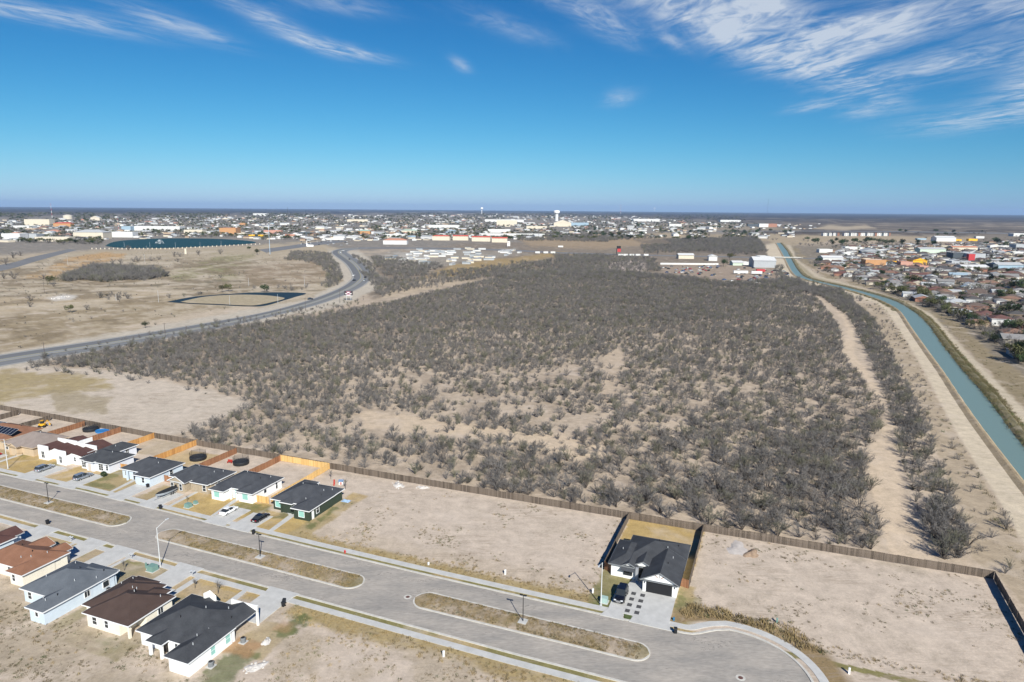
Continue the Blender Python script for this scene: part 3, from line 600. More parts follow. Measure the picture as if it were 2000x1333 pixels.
def road_strip(name, A, B, z, m, nacross=1, k=8):
    A = catmull([g(*p) for p in A], k); B = catmull([g(*p) for p in B], k); n = len(A); mb = MB(); ac = []
    for j in range(nacross+1):
        t = j/nacross
        for a, b in zip(A, B): mb.v.append((a[0]+(b[0]-a[0])*t, a[1]+(b[1]-a[1])*t, z)); ac.append(t)
    for j in range(nacross):
        for i in range(n-1): mb.f.append((j*n+i, j*n+i+1, (j+1)*n+i+1, (j+1)*n+i))
    me = mb.mesh(name, m)
    if me.polygons[0].normal.z < 0: me.flip_normals()
    at = me.attributes.new('across', 'FLOAT', 'POINT'); at.data.foreach_set('value', np.array(ac, dtype=np.float32))
    o = bpy.data.objects.new(name, me); COL.objects.link(o); return struct(o)
HW_N = [(-700, 820), (-300, 744), (0, 693), (200, 663), (400, 631), (520, 609), (600, 587), (655, 566), (681, 550), (686, 537), (672, 515), (652, 500), (646, 494), (652, 489), (672, 485.5), (720, 483)]
HW_S = [(-700, 856), (-300, 773), (0, 717), (200, 684), (400, 648), (540, 617), (640, 590), (700, 565), (722, 550), (729, 539), (716, 519), (690, 500), (680, 493.5), (684, 490), (700, 487.5), (730, 485.5)]
road_strip('highway', HW_N, HW_S, .03, HWM, 16, 10)
FARASPH = mat('far_asphalt', (.17, .168, .17), .9, .12, .05)
for A, B in [([(700, 483.5), (860, 484), (1000, 488), (1100, 493), (1300, 498.5), (1520, 503), (1620, 504.5), (1800, 506)], [(700, 486), (860, 487), (1000, 491), (1100, 496), (1300, 500.8), (1520, 505), (1620, 506.5), (1800, 508)]),
             ([(-300, 560), (0, 518), (60, 503), (110, 492), (135, 487)], [(-300, 585), (0, 530), (70, 511), (120, 497), (150, 489)]),
             ([(505, 488), (560, 481), (610, 474), (650, 470)], [(520, 494), (580, 485), (640, 477), (680, 472)]),
             ([(1760, 510), (1790, 488), (1806, 475)], [(1775, 510), (1800, 488), (1812, 475)]), ([(1900, 500), (1925, 484), (1935, 474)], [(1925, 503), (1940, 485), (1945, 474)]),
             ([(1690, 545), (1780, 555), (1900, 585), (2000, 612), (2200, 660)], [(1690, 548), (1780, 559), (1900, 591), (2000, 620), (2200, 672)]), ([(1720, 520), (1850, 540), (2000, 560), (2200, 590)], [(1720, 523), (1850, 544), (2000, 565), (2200, 597)]),
             ([(1280, 452), (1600, 451), (1900, 454), (2300, 462)], [(1280, 453.5), (1600, 452.5), (1900, 456), (2300, 464)])]:
    road_strip('far_road', A, B, .05, FARASPH, 1, 6)
def water_mat(name, col, rough, bs, spec=.5):
    m = mat(name, col, rough, spec=spec); nt = m.node_tree; b = nt.nodes['Principled BSDF']
    geo = nt.nodes.new('ShaderNodeNewGeometry'); n = nt.nodes.new('ShaderNodeTexNoise'); n.inputs['Scale'].default_value = bs; n.inputs['Detail'].default_value = 4
    nt.links.new(geo.outputs['Position'], n.inputs['Vector']); bp = nt.nodes.new('ShaderNodeBump'); bp.inputs['Strength'].default_value = .25; bp.inputs['Distance'].default_value = .15
    nt.links.new(n.outputs[0], bp.inputs['Height']); nt.links.new(bp.outputs[0], b.inputs['Normal']); return m
CANW = water_mat('canal_water', (.155, .225, .21), .35, .8, .12)
POND = water_mat('pond_water', (.02, .035, .045), .5, .15, .06)
LAKEW = water_mat('lake_water', (.016, .05, .05), .5, .15, .06)
road_strip('canal_water', CAN_L, CAN_R, .06, CANW, 2, 8)
def water_poly(name, P, z, m):
    mb = MB(); w = [g(*p) for p in P]; w = catmull(w+[w[0]], 6)[:-1]; mb.v = [(x, y, z) for x, y in w]; mb.f = [tuple(range(len(w)))]
    me = mb.mesh(name, m); bm = bmesh.new(); bm.from_mesh(me); bmesh.ops.triangulate(bm, faces=bm.faces); bm.to_mesh(me); bm.free()
    if me.polygons[0].normal.z < 0: me.flip_normals()
    o = bpy.data.objects.new(name, me); COL.objects.link(o); return struct(o)
water_poly('lake_water', [(205, 481), (222, 473), (262, 468.5), (330, 466), (420, 467), (475, 470), (500, 474), (470, 478), (400, 482), (330, 485), (265, 485.5), (228, 484)], .08, LAKEW)
water_poly('pond_water', [(326, 590), (380, 580), (456, 574), (520, 571.5), (596, 573), (575, 581), (552, 588), (516, 598), (480, 599), (430, 596.5), (372, 594)], .06, POND)
def earth_poly(name, P, z, col, mk):
    o = water_poly(name, P, z, GROUND); n = len(o.data.vertices); ground_attrs(o.data, np.tile(col, (n, 1)), np.tile(mk, (n, 1))); return o
earth_poly('island', [(352, 590.5), (400, 580.5), (460, 576.5), (510, 577.3), (540, 580), (556, 584), (532, 591), (500, 597.2), (470, 597.3), (430, 595), (375, 593)], .25, (.36, .30, .205), (.4, .3, .6))
# raised rims of the canal
def berm(A, prof, name, col, mk):
    P = catmull([g(*p) for p in A], 8); n = len(P); mb = MB()
    for d, z in prof:
        for p in offs(P, d): mb.v.append((p[0], p[1], z+ (.12*math.sin(p[0]*.9)+.1*math.sin(p[1]*.37) if z > .1 else 0)))
    k = len(prof)
    for j in range(k-1):
        for i in range(n-1): mb.f.append((j*n+i, j*n+i+1, (j+1)*n+i+1, (j+1)*n+i))
    me = mb.mesh(name, GROUND); bm = bmesh.new(); bm.from_mesh(me); bmesh.ops.recalc_face_normals(bm, faces=bm.faces); bm.to_mesh(me); bm.free()
    if sum(p.normal.z for p in me.polygons) < 0: me.flip_normals()
    ground_attrs(me, np.tile(col, (len(mb.v), 1)), np.tile(mk, (len(mb.v), 1)))
    o = bpy.data.objects.new(name, me); COL.objects.link(o); return struct(o)
berm(CAN_L, [(-2.8, -.05), (-1.2, .55), (-.5, .6), (.5, -.1)], 'canal_bank', (.37, .29, .19), (.6, .5, .6))
berm(CAN_R, [(-.5, -.1), (.8, .7), (2.6, 1.0), (4.5, -.05)], 'canal_bank', (.20, .175, .105), (.9, .8, .8))
# ---------------------------------------------------------------- houses
def roof_h(b, x, y):
    x0, y0, x1, y1, ze, p, k = b
    if not (x0 <= x <= x1 and y0 <= y <= y1): return -1
    dx = min(x-x0, x1-x); dy = min(y-y0, y1-y)
    return ze+p*(min(dx, dy) if k == 'hip' else dy if k == 'gx' else dx)
def roof_block(mr, mf, mw, b, oh=.5):
    x0, y0, x1, y1, ze, p, k = b
    dx, dy = x1-x0, y1-y0; xc, yc = (x0+x1)/2, (y0+y1)/2
    A, B, C, D = (x0, y0, ze), (x1, y0, ze), (x1, y1, ze), (x0, y1, ze)
    if k == 'hip':
        if dx >= dy: E, F = (x0+dy/2, yc, ze+p*dy/2), (x1-dy/2, yc, ze+p*dy/2); mr.quad(A, B, F, E).quad(C, D, E, F).quad(B, C, F).quad(D, A, E)
        else: E, F = (xc, y0+dx/2, ze+p*dx/2), (xc, y1-dx/2, ze+p*dx/2); mr.quad(B, C, F, E).quad(D, A, E, F).quad(A, B, E).quad(C, D, F)
    elif k == 'gx':
        E, F = (x0, yc, ze+p*dy/2), (x1, yc, ze+p*dy/2); mr.quad(A, B, F, E).quad(C, D, E, F)
        for xx, s in ((x0+oh*.6, 1), (x1-oh*.6, -1)): mw.quad((xx, y0+oh, ze-.02), (xx, y1-oh, ze-.02), (xx, y1-oh, ze+p*oh-.03), (xx, yc, ze+p*dy/2-.04), (xx, y0+oh, ze+p*oh-.03))
    else:
        E, F = (xc, y0, ze+p*dx/2), (xc, y1, ze+p*dx/2); mr.quad(B, C, F, E).quad(D, A, E, F)
        for yy in (y0+oh*.6, y1-oh*.6): mw.quad((x0+oh, yy, ze-.02), (x1-oh, yy, ze-.02), (x1-oh, yy, ze+p*oh-.03), (xc, yy, ze+p*dx/2-.04), (x0+oh, yy, ze+p*oh-.03))
    t = .035; z0, z1 = ze-.2, ze+.012
    if k != 'gx': mf.box(x0-t, y0, z0, x0, y1, z1).box(x1, y0, z0, x1+t, y1, z1)
    if k != 'gy': mf.box(x0, y0-t, z0, x1, y0, z1).box(x0, y1, z0, x1, y1+t, z1)
    if k == 'gy':                                   # raking boards on the gable ends
        for yy, d in ((y0, -t), (y1, t)):
            for s in (-1, 1):
                xe = x0 if s < 0 else x1
                mf.quad((xe, yy+d, ze-.22), (xc, yy+d, ze+p*dx/2-.22), (xc, yy+d, ze+p*dx/2+.01), (xe, yy+d, ze+.01)); mf.quad((xe, yy, ze+.015), (xe, yy+d, ze+.015), (xc, yy+d, ze+p*dx/2+.015), (xc, yy, ze+p*dx/2+.015))
        mf.box(x0-t, y0, z0, x0, y1, z1).box(x1, y0, z0, x1+t, y1, z1)
    if k == 'gx':
        for xx, d in ((x0, -t), (x1, t)):
            for s in (-1, 1):
                ye = y0 if s < 0 else y1
                mf.quad((xx+d, ye, ze-.22), (xx+d, yc, ze+p*dy/2-.22), (xx+d, yc, ze+p*dy/2+.01), (xx+d, ye, ze+.01)); mf.quad((xx, ye, ze+.015), (xx+d, ye, ze+.015), (xx+d, yc, ze+p*dy/2+.015), (xx, yc, ze+p*dy/2+.015))
        mf.box(x0, y0-t, z0, x1, y0, z1).box(x0, y1, z0, x1, y1+t, z1)
    mf.quad((x0, y0, z0), (x0, y1, z0), (x1, y1, z0), (x1, y0, z0))
def window(root, face, pos, a, z0, w, h, pane=None, cols=2, rows=2, frame=None):
    """face F/B look along -y/+y, L/R along -x/+x; pos = wall plane, a = centre along the wall"""
    fr = MB(); pa = MB(); t = .09
    def bx(m, a0, a1, zz0, zz1, d0, d1):
        if face == 'F': m.box(a0, pos-d1, zz0, a1, pos-d0, zz1)
        elif face == 'B': m.box(a0, pos+d0, zz0, a1, pos+d1, zz1)
        elif face == 'R': m.box(pos+d0, a0, zz0, pos+d1, a1, zz1)
        else: m.box(pos-d1, a0, zz0, pos-d0, a1, zz1)
    bx(fr, a-w/2-t, a-w/2, z0-t, z0+h+t, -.02, .07); bx(fr, a+w/2, a+w/2+t, z0-t, z0+h+t, -.02, .07)
    bx(fr, a-w/2, a+w/2, z0-t, z0, -.02, .07); bx(fr, a-w/2, a+w/2, z0+h, z0+h+t, -.02, .07)
    for c in range(1, cols): bx(fr, a-w/2+w*c/cols-.03, a-w/2+w*c/cols+.03, z0, z0+h, -.02, .055)
    for r_ in range(1, rows): bx(fr, a-w/2, a+w/2, z0+h*r_/rows-.03, z0+h*r_/rows+.03, -.02, .05)
    o = fr.build('window', frame or TRIM, root); bx(pa, a-w/2, a+w/2, z0, z0+h, -.02, .025); pa.build('pane', pane or GLASS, o); return o
def house(label, u0, v0, blocks, wallm, roofm, trim=TRIM, wins=(), doors=(), cols=(), vents=(), extra=None, ze=2.75, oh=.5, skipwall=(), extrawalls=()):
    root = uthing('house', label, 'house', u0, v0)
    mr, mf, mw = MB(), MB(), MB(); B = []
    for i, b in enumerate(blocks):
        x0, y0, x1, y1 = b[0]-u0, b[1]-v0, b[2]-u0, b[3]-v0; k = b[4] if len(b) > 4 else 'hip'; p = b[5] if len(b) > 5 else .42; z = (b[6] if len(b) > 6 else ze)+.006*i
        B.append((x0, y0, x1, y1, z, p, k)); roof_block(mr, mf, mw, B[-1], oh)
        if i not in skipwall: mw.box(x0+oh+.004*i, y0+oh+.004*i, 0, x1-oh-.004*i, y1-oh-.004*i, z-.1)
    for (x0, y0, x1, y1, h) in extrawalls: mw.box(x0-u0, y0-v0, 0, x1-u0, y1-v0, h)
    mw.build('wall', wallm, root); r = mr.build('roof', roofm, root); mf.build('fascia', trim, r)
    for w in wins:
        f, pos, a = w[0], w[1], w[2]
        pos -= v0 if f in 'FB' else u0; a -= u0 if f in 'FB' else v0
        window(root, f, pos, a, *w[3:])
    for (f, pos, a, w, h, m) in doors:
        pos -= v0 if f in 'FB' else u0; a -= u0 if f in 'FB' else v0; d = MB()
        if f == 'F': d.box(a-w/2, pos-.05, .02, a+w/2, pos+.02, h)
        elif f == 'B': d.box(a-w/2, pos-.02, .02, a+w/2, pos+.05, h)
        elif f == 'R': d.box(pos-.02, a-w/2, .02, pos+.05, a+w/2, h)
        o = d.build('door', m, root)
        k = MB()
        if f == 'F': k.box(a+w*.32, pos-.1, 1.0, a+w*.38, pos-.05, 1.12)
        elif f == 'B': k.box(a+w*.32, pos+.05, 1.0, a+w*.38, pos+.1, 1.12)
        else: k.box(pos+.05, a+w*.32, 1.0, pos+.1, a+w*.38, 1.12)
        k.build('handle', CHROME, o)
    for (u, v, h) in cols: MB().box(u-u0-.2, v-v0-.2, 0, u-u0+.2, v-v0+.2, h).build('column', wallm, root)
    for (u, v) in vents:
        x, y = u-u0, v-v0; z = max(roof_h(b, x, y) for b in B)
        MB().tube((x, y, z-.1), (x, y, z+.38), .07, n=6).build('vent_pipe', GALV if (int(u*7) % 3) else BLACKM, r)
    if extra: extra(root, u0, v0)
    return root
CHAR = shingle('charcoal_shingle', (.028, .030, .035), (.07, .074, .082)); CHAR2 = shingle('slate_shingle', (.032, .035, .042), (.078, .083, .094))
GREYR = shingle('grey_shingle', (.075, .085, .10), (.135, .15, .17)); BRNR = shingle('chocolate_shingle', (.05, .033, .028), (.085, .058, .05))
RUSTR = shingle('rust_shingle', (.15, .07, .04), (.27, .14, .09)); REDB = shingle('maroon_shingle', (.06, .03, .028), (.11, .058, .05)); TAUPE = shingle('taupe_shingle', (.20, .16, .14), (.29, .245, .22))
CREAM = mat('cream_stucco', (.72, .68, .58), .85, .05, .8); ICE = mat('pale_blue_stucco', (.52, .60, .68), .85, .04, .8); TAN = mat('tan_stone', (.36, .30, .22), .9, .18, 2.5)
DKGREEN = mat('dark_green_siding', (.035, .05, .035), .7, .08, 2); LAV = mat('pale_grey_stucco', (.62, .64, .70), .85, .04, .8); BEIGE = mat('beige_stucco', (.50, .39, .27), .85, .06, 1)
DOORB = mat('dark_door', (.03, .027, .025), .5); DOORW = mat('pale_door', (.55, .5, .45), .6); GARD = mat('charcoal_garage_door', (.018, .018, .02), .5)
WOODT = mat('brown_timber', (.26, .12, .07), .7, .15, 4); GREYC = mat('grey_column', (.30, .31, .33), .8)
GUT = mat('grey_trim', (.20, .21, .22), .6)

def ex_lone(root, u0, v0):
    gd = MB()
    for i in range(4): gd.box(-18.3-u0, 119.50-v0, .05+i*.56, -13.5-u0, 119.58-v0, .05+i*.56+.545)
    gd.build('garage_door', GARD, root)
    t = MB()                                          # timber truss in the garage gable
    a = -15.9-u0; y = 119.46-v0
    t.box(a-1.9, y-.05, 3.25, a+1.9, y+.03, 3.4); t.box(a-.08, y-.06, 3.4, a+.08, y+.03, 4.4)
    for s in (-1, 1): t.quad((a+s*.15, y-.07, 3.4), (a+s*.35, y-.07, 3.4), (a+s*1.1, y-.07, 4.0), (a+s*.9, y-.07, 4.05))
    t.build('gable_truss', WOODT, root)
    aw = MB(); aw.quad((-23.9-u0, 122.2-v0, 2.1), (-21.1-u0, 122.2-v0, 2.1), (-21.3-u0, 123.3-v0, 2.75), (-23.7-u0, 123.3-v0, 2.75)); aw.box(-23.9-u0, 122.17-v0, 2.0, -21.1-u0, 122.21-v0, 2.1)
    aw.build('awning', CHAR2, root)
    MB().box(-20.95-u0, 122.4-v0, 0, -20.45-u0, 122.9-v0, 2.9).build('column', GREYC, root)
    MB().box(-26.3-u0, 122.7-v0, 1.9, -26.0-u0, 122.9-v0, 2.1).build('wall_lamp', BLACKM, root)
    MB().box(-18.75-u0, 119.5-v0, 1.8, -18.6-u0, 119.66-v0, 2.15).build('wall_lamp', BLACKM, root); MB().box(-13.15-u0, 119.5-v0, 1.8, -13.0-u0, 119.66-v0, 2.15).build('wall_lamp', BLACKM, root)
house('white house with charcoal roof and wide black garage door, alone among bare lots', -19, 127, [(-26.4, 122.7, -20.6, 133.4), (-24.0, 122.65, -20.7, 130, 'gy', .5), (-24.2, 125.5, -12.1, 136.4), (-19.5, 119.1, -12.15, 129.5, 'gy', .52), (-22, 123.6, -17.5, 131, 'gy', .5)], WHITE, CHAR, GUT,
      wins=[('F', 123.0, -22.5, .9, 1.5, 1.25, None, 2, 1, BLACKM)], doors=[('F', 124.1, -20.1, 1.0, 2.2, DOORB)], vents=[(-16, 130), (-14.5, 127), (-18, 132), (-24.6, 128), (-15, 124), (-14.2, 133)], extra=ex_lone)
def teal(f, p, a, w=1.5, h=1.75, z=.75): return (f, p, a, z, w, h, TEAL, 1, 1)
house('dark green house with charcoal roof beside the open bare lot', -102, 127, [(-108.5, 122.3, -95.5, 134.0), (-100.7, 119.9, -95.4, 130), (-108.4, 126, -103.8, 135.2), (-105.3, 121.6, -101.6, 126)], DKGREEN, CHAR2,
      wins=[teal('F', 122.8, -106.6), teal('F', 120.4, -98.0), ('R', -95.9, 123.6, .8, 1.0, 1.7, None, 1, 2), ('F', 122.8, -101.6, 1.0, .9, 1.2, None, 2, 1)], doors=[('F', 122.8, -103.0, 1.0, 2.1, DOORW), ('R', -95.9, 121.8, .8, 2.0, TRIM)], cols=[(-105, 122.1, 2.6), (-101.9, 122.1, 2.6)], vents=[(-104, 129), (-98, 129), (-97, 131), (-99.4, 124), (-97.3, 127), (-101, 131)])
house('white house with teal window blinds and charcoal hip roof, next to the dark green one', -120, 128, [(-127.0, 123.9, -114.1, 134.3), (-126.5, 121.2, -121.7, 129), (-119.4, 122.6, -114.15, 130)], WHITE, CHAR2,
      wins=[teal('F', 121.7, -124.3, 1.7), teal('F', 123.1, -116.8, 1.7), ('R', -114.6, 127.6, 1.1, .9, .9, None, 1, 1), ('R', -114.6, 131.8, .6, .7, 1.9, None, 1, 2)], doors=[('F', 124.4, -120.6, 1.1, 2.2, TEAL)], cols=[(-121.5, 123.4, 2.6), (-119.6, 123.4, 2.6)], vents=[(-117, 129), (-116, 131.5), (-122, 130)])
house('tan stone house with charcoal roof and twin white-framed windows under a front gable', -135, 128, [(-142.3, 123.9, -128.2, 132.8), (-140.4, 121.6, -134.6, 128, 'gy', .5), (-134.2, 122.9, -128.4, 129)], TAN, CHAR2,
      wins=[('F', 121.9, -139.0, .6, .8, 1.6, None, 1, 2), ('F', 121.9, -136.2, .6, .8, 1.6, None, 1, 2), ('F', 123.4, -130, .7, 1.0, 1.5, None, 1, 2), ('R', -128.7, 127, .9, .9, 1.2, None, 1, 2)], doors=[('F', 124.4, -133.4, 1.0, 2.1, DOORB)], cols=[(-133.9, 123.4, 2.6)], vents=[(-131, 128), (-130, 130), (-137, 129)])
house('pale blue house with charcoal hip roof and shaded front porch', -152, 127, [(-158.6, 122.9, -145.7, 132.6), (-151.6, 121.0, -145.65, 129)], ICE, CHAR2,
      wins=[('F', 121.5, -148.5, .8, .9, 1.4, None, 1, 2), ('F', 123.4, -156.7, .9, .8, 1.1, None, 1, 2), ('R', -146.15, 128.2, .8, 1.0, 1.4, None, 1, 2)], doors=[('F', 123.4, -153.6, 1.1, 2.1, DOORB)], cols=[(-155.4, 122.6, 2.6), (-152, 122.4, 2.6)], vents=[(-149, 127), (-152.5, 129.5)])
house('pale grey house with charcoal roof and grid-pane white windows', -169, 130, [(-174.9, 123.6, -163.3, 132.2), (-176.3, 129.5, -169.7, 138.6), (-172.0, 122.9, -168.4, 128, 'hip', .42, 2.9)], LAV, CHAR,
      wins=[('F', 124.1, -173.4, .5, 1.4, 1.9, None, 2, 3), ('F', 124.1, -166.9, .5, 1.6, 1.9, None, 2, 3), ('F', 124.1, -164.6, .8, .8, 1.6, None, 1, 3), ('R', -170.2, 135, .9, 1.0, 1.5, None, 2, 2)], doors=[('F', 123.4, -170.3, 1.0, 2.1, DOORW)], vents=[(-167, 128), (-172, 133), (-173.5, 136)])
def modern(label, u0, v0, parts, roofs, wins):
    root = uthing('house', label, 'house', u0, v0); w = MB(); cap = MB(); r = MB()
    for i, (a, b, c, d, h) in enumerate(parts): w.box(a-u0+.004*i, b-v0+.004*i, 0, c-u0-.004*i, d-v0, h)
    w.build('wall', WHITE, root)
    for (a, b, c, d, z0, z1) in roofs:              # mono-pitch roof planes tucked between parapets
        r.quad((a-u0, b-v0, z0), (c-u0, b-v0, z1), (c-u0, d-v0, z1), (a-u0, d-v0, z0)); r.quad((a-u0, b-v0, z0-.15), (a-u0, d-v0, z0-.15), (c-u0, d-v0, z1-.15), (c-u0, b-v0, z1-.15)); r.quad((a-u0, b-v0, z0-.15), (c-u0, b-v0, z1-.15), (c-u0, b-v0, z1), (a-u0, b-v0, z0))
    r.build('roof', REDB, root)
    for (f, p, a, *rest) in wins: window(root, f, p-(v0 if f in 'FB' else u0), a-(u0 if f in 'FB' else v0), *rest)
    return root
modern('white flat-fronted modern house with maroon sloping roofs, beside the pale grey house', -179, 129, [(-183.7, 123.7, -180.1, 124.1, 4.1), (-183.7, 124, -180.15, 128, 2.8), (-180.3, 125.4, -176.0, 134.5, 2.9), (-183.6, 127.5, -176.2, 135, 3.0), (-183.9, 130.0, -176.0, 130.3, 4.2)],
       [(-183.7, 124.1, -180.1, 129.9, 3.6, 2.95), (-183.8, 130.3, -179.9, 135.2, 3.1, 4.1), (-179.9, 130.3, -175.7, 135.2, 4.1, 3.0), (-180.1, 125.2, -175.7, 130.0, 3.5, 2.9)], [('F', 123.7, -181.9, .6, 1.0, 1.9, None, 2, 2), ('F', 125.4, -178.6, .9, .8, 1.2, None, 1, 2)])
modern('white flat-fronted modern house with maroon sloping roofs, beside the beige house', -188, 129, [(-192.3, 124.6, -188.4, 125.0, 4.1), (-192.3, 124.9, -188.45, 129, 2.8), (-188.6, 126.4, -184.6, 134.5, 2.9), (-192.2, 128.5, -184.7, 135.5, 3.0), (-192.4, 130.6, -184.5, 130.9, 4.3), (-184.9, 130.8, -184.6, 135.6, 4.0)],
       [(-192.3, 125.0, -188.4, 130.5, 3.6, 2.95), (-192.3, 130.9, -188.4, 135.6, 3.1, 4.1), (-188.4, 130.9, -184.8, 135.6, 4.1, 3.1), (-188.4, 126.2, -184.5, 130.6, 3.5, 2.9)], [('F', 124.6, -190.3, .6, 1.2, 1.9, None, 2, 2)])
house('beige house with wide taupe hip roof beside the white modern houses', -201, 129, [(-208.0, 124.6, -194.6, 136.0), (-203.8, 123.3, -199.4, 129, 'gy', .45)], BEIGE, TAUPE, BEIGE,
      wins=[('F', 125.1, -206.3, .8, 1.0, 1.4, None, 1, 2)], doors=[('F', 125.1, -200.9, 1.0, 2.1, DOORB)], cols=[(-203, 123.8, 2.6), (-200.2, 123.8, 2.6)], vents=[(-200, 131)])
def ex_solar(root, u0, v0):
    # row of panels lying on the street-side slope
    mb = MB().box(-.72, -1.35, .05, .72, 1.35, .09); me = mb.mesh('solar_panel', mat('solar_cells', (.012, .014, .022), .15, spec=.6)); fr = MB()
    for y in (-1.38, 1.35): fr.box(-.74, y, .04, .74, y+.03, .1)
    for x in (-.75, .72): fr.box(x, -1.38, .04, x+.03, 1.38, .1)
    fme = fr.mesh('panel_frame', GALV)
    for i in range(7):
        o = bpy.data.objects.new('solar_panel', me); COL.objects.link(o); o.parent = root
        x = -218.6+i*1.52-u0; o.location = (x, 129.3-v0, 2.75+.42*(129.3-125.6)+.03); o.rotation_euler = (math.atan(.42), 0, 0)
        f = bpy.data.objects.new('panel_frame', fme); COL.objects.link(f); f.parent = o
house('brown-roofed tan house carrying a long row of dark solar panels', -215, 131, [(-224.5, 125.6, -209.2, 138.2), (-223, 124.2, -217.5, 130, 'gy', .42)], BEIGE, RUSTR, BEIGE, wins=[('F', 126.1, -212, .8, 1.2, 1.3, None, 2, 1)], doors=[('F', 126.1, -215.6, 1.0, 2.1, DOORB)], vents=[(-213, 134)], extra=ex_solar)
house('pale blue house with grey-green roof far up the street, past the solar roof', -232, 131, [(-240.5, 126, -226, 138)], ICE, GREYR, wins=[('F', 126.5, -229, .8, 1.2, 1.3), ('F', 126.5, -236, .8, 1.2, 1.3)], doors=[('F', 126.5, -232.5, 1.0, 2.1, DOORB)])
# near row, backs turned to us
def ex_b4(root, u0, v0):
    p = MB(); p.box(-84.4-u0, 84.0-v0, 2.45, -78.75-u0, 84.2-v0, 3.7); p.box(-79.1-u0, 83.95-v0, 0, -78.75-u0, 84.25-v0, 3.72); p.box(-84.45-u0, 83.95-v0, 0, -84.1-u0, 84.25-v0, 3.72)
    p.build('parapet', WHITE, root)
    q = MB(); q.box(-90.1-u0, 83.4-v0, 2.2, -87.4-u0, 83.65-v0, 3.9); q.quad((-90.1-u0, 83.4-v0, 3.88), (-87.4-u0, 83.4-v0, 3.88), (-88.75-u0, 83.4-v0, 4.7)); q.quad((-87.4-u0, 83.65-v0, 3.88), (-90.1-u0, 83.65-v0, 3.88), (-88.75-u0, 83.65-v0, 4.7)); q.build('parapet', WHITE, root)
    
B4 = house('white house with black-charcoal roof and tall white parapet front, at the row end', -86, 77, [(-93.5, 72.3, -79.0, 84.0), (-83.85, 69.0, -78.85, 79), (-89.75, 70.85, -86.3, 76), (-84.4, 76, -78.95, 83.95, 'gy', .4), (-90.2, 79, -87.3, 83.8, 'gy', .5)], WHITE, CHAR,
     wins=[('R', -79.35, 74.4, .7, .9, 1.5, TEAL, 1, 2), ('R', -79.35, 77.6, .7, 1.0, 1.6, TEAL, 1, 2), ('F', 72.8, -85.0, .9, 1.1, 1.2, None, 2, 1)], doors=[('F', 72.8, -87.6, 1.0, 2.1, DOORB)], cols=[(-89.2, 71.3, 2.6), (-86.8, 71.3, 2.6), (-79.6, 79.0, 2.6)], vents=[(-82, 74), (-80.6, 80), (-85, 79), (-87.5, 76), (-80.8, 72), (-82.6, 81.5)], extra=ex_b4, skipwall=(0, 2, 3), extrawalls=[(-93.0, 72.8, -84.6, 83.5, 2.65), (-84.7, 72.81, -79.42, 78.6, 2.65)])
B3 = house('cream house with dark chocolate roof and one corner porch column', -102, 78, [(-106.3, 72.6, -95.5, 82.4), (-108.6, 74.3, -100, 84.6), (-107.6, 79, -101.9, 85.0), (-101.9, 78, -97.7, 83.6)], CREAM, BRNR,
     wins=[('F', 73.1, -104.0, .8, 1.0, 1.3, None, 1, 2), ('F', 73.1, -101.2, .8, .8, 1.3, None, 1, 2), ('R', -96.0, 79.4, .9, 1.0, 1.2, None, 2, 1)], cols=[(-96.2, 73.3, 2.65)], vents=[(-102, 79.6), (-103, 80), (-102.4, 80.3), (-101.4, 79), (-100.8, 78.7), (-97, 80.5), (-107, 81), (-106.5, 83)], skipwall=(0,), extrawalls=[(-105.8, 73.1, -98.2, 81.9, 2.65), (-98.3, 76.5, -96.0, 81.88, 2.65)])
B2 = house('pale blue house with mid-grey roof and long narrow rear wing', -118, 77, [(-123.9, 73.8, -112.4, 84.6), (-117.0, 70.1, -112.35, 80), (-120, 80, -112.6, 85.2)], ICE, GREYR,
     wins=[('F', 74.3, -121.9, .8, .9, 1.3, None, 1, 2), ('F', 70.6, -114.7, 1.2, .7, .8, None, 1, 1), ('R', -112.85, 78.5, .9, 1.0, 1.1, None, 2, 1), ('R', -112.85, 82.3, .8, 1.2, 1.2, None, 1, 1)], vents=[(-121, 77), (-117.5, 81), (-115, 78), (-114, 83), (-115.5, 72.5), (-114.2, 72), (-114, 74), (-113.4, 81), (-121.5, 83)])
B1 = house('cream house with rust-brown roof in the near row', -135, 81.5, [(-142.0, 78.4, -127.8, 86.6), (-132.4, 76.8, -127.7, 84), (-139, 82, -134, 88, 'gy', .42), (-133, 83, -129, 88, 'gy', .42)], CREAM, RUSTR,
     wins=[('F', 77.3, -130.8, .8, .8, 1.3, None, 1, 2), ('F', 78.9, -134.4, .8, .9, 1.3, None, 1, 2)], vents=[(-131, 81), (-132, 82), (-130, 83.5), (-133, 80.4), (-136.4, 83)])
house('pale blue house with maroon roof, its corner behind the rust-brown roof', -151, 82, [(-159, 77, -144.2, 87), (-150, 82, -145, 89, 'gy', .42)], ICE, REDB, wins=[('R', -144.7, 81, .8, 1.0, 1.2, None, 1, 2)])
for (u, v, who) in [(-111.9, 82.0, 'beside the pale blue house with grey roof'), (-78.2, 72.7, 'beside the white house with black-charcoal roof'), (-77.9, 79.4, 'under the carport eave of the white house')]:
    o = uthing('air_conditioner', 'round grey air conditioning unit on a slab '+who, 'air conditioner', u, v)
    MB().box(-.6, -.6, 0, .6, .6, .08).build('base_slab', CONC, o); MB().lathe([(.42, .08), (.45, .12), (.45, .8), (.38, .88), (.1, .9)], 14).build('casing', mat('ac_grey', (.17, .18, .19), .6), o); MB().lathe([(.33, .9), (.3, .93), (.05, .94)], 14).build('fan_grille', BLACKM, o)

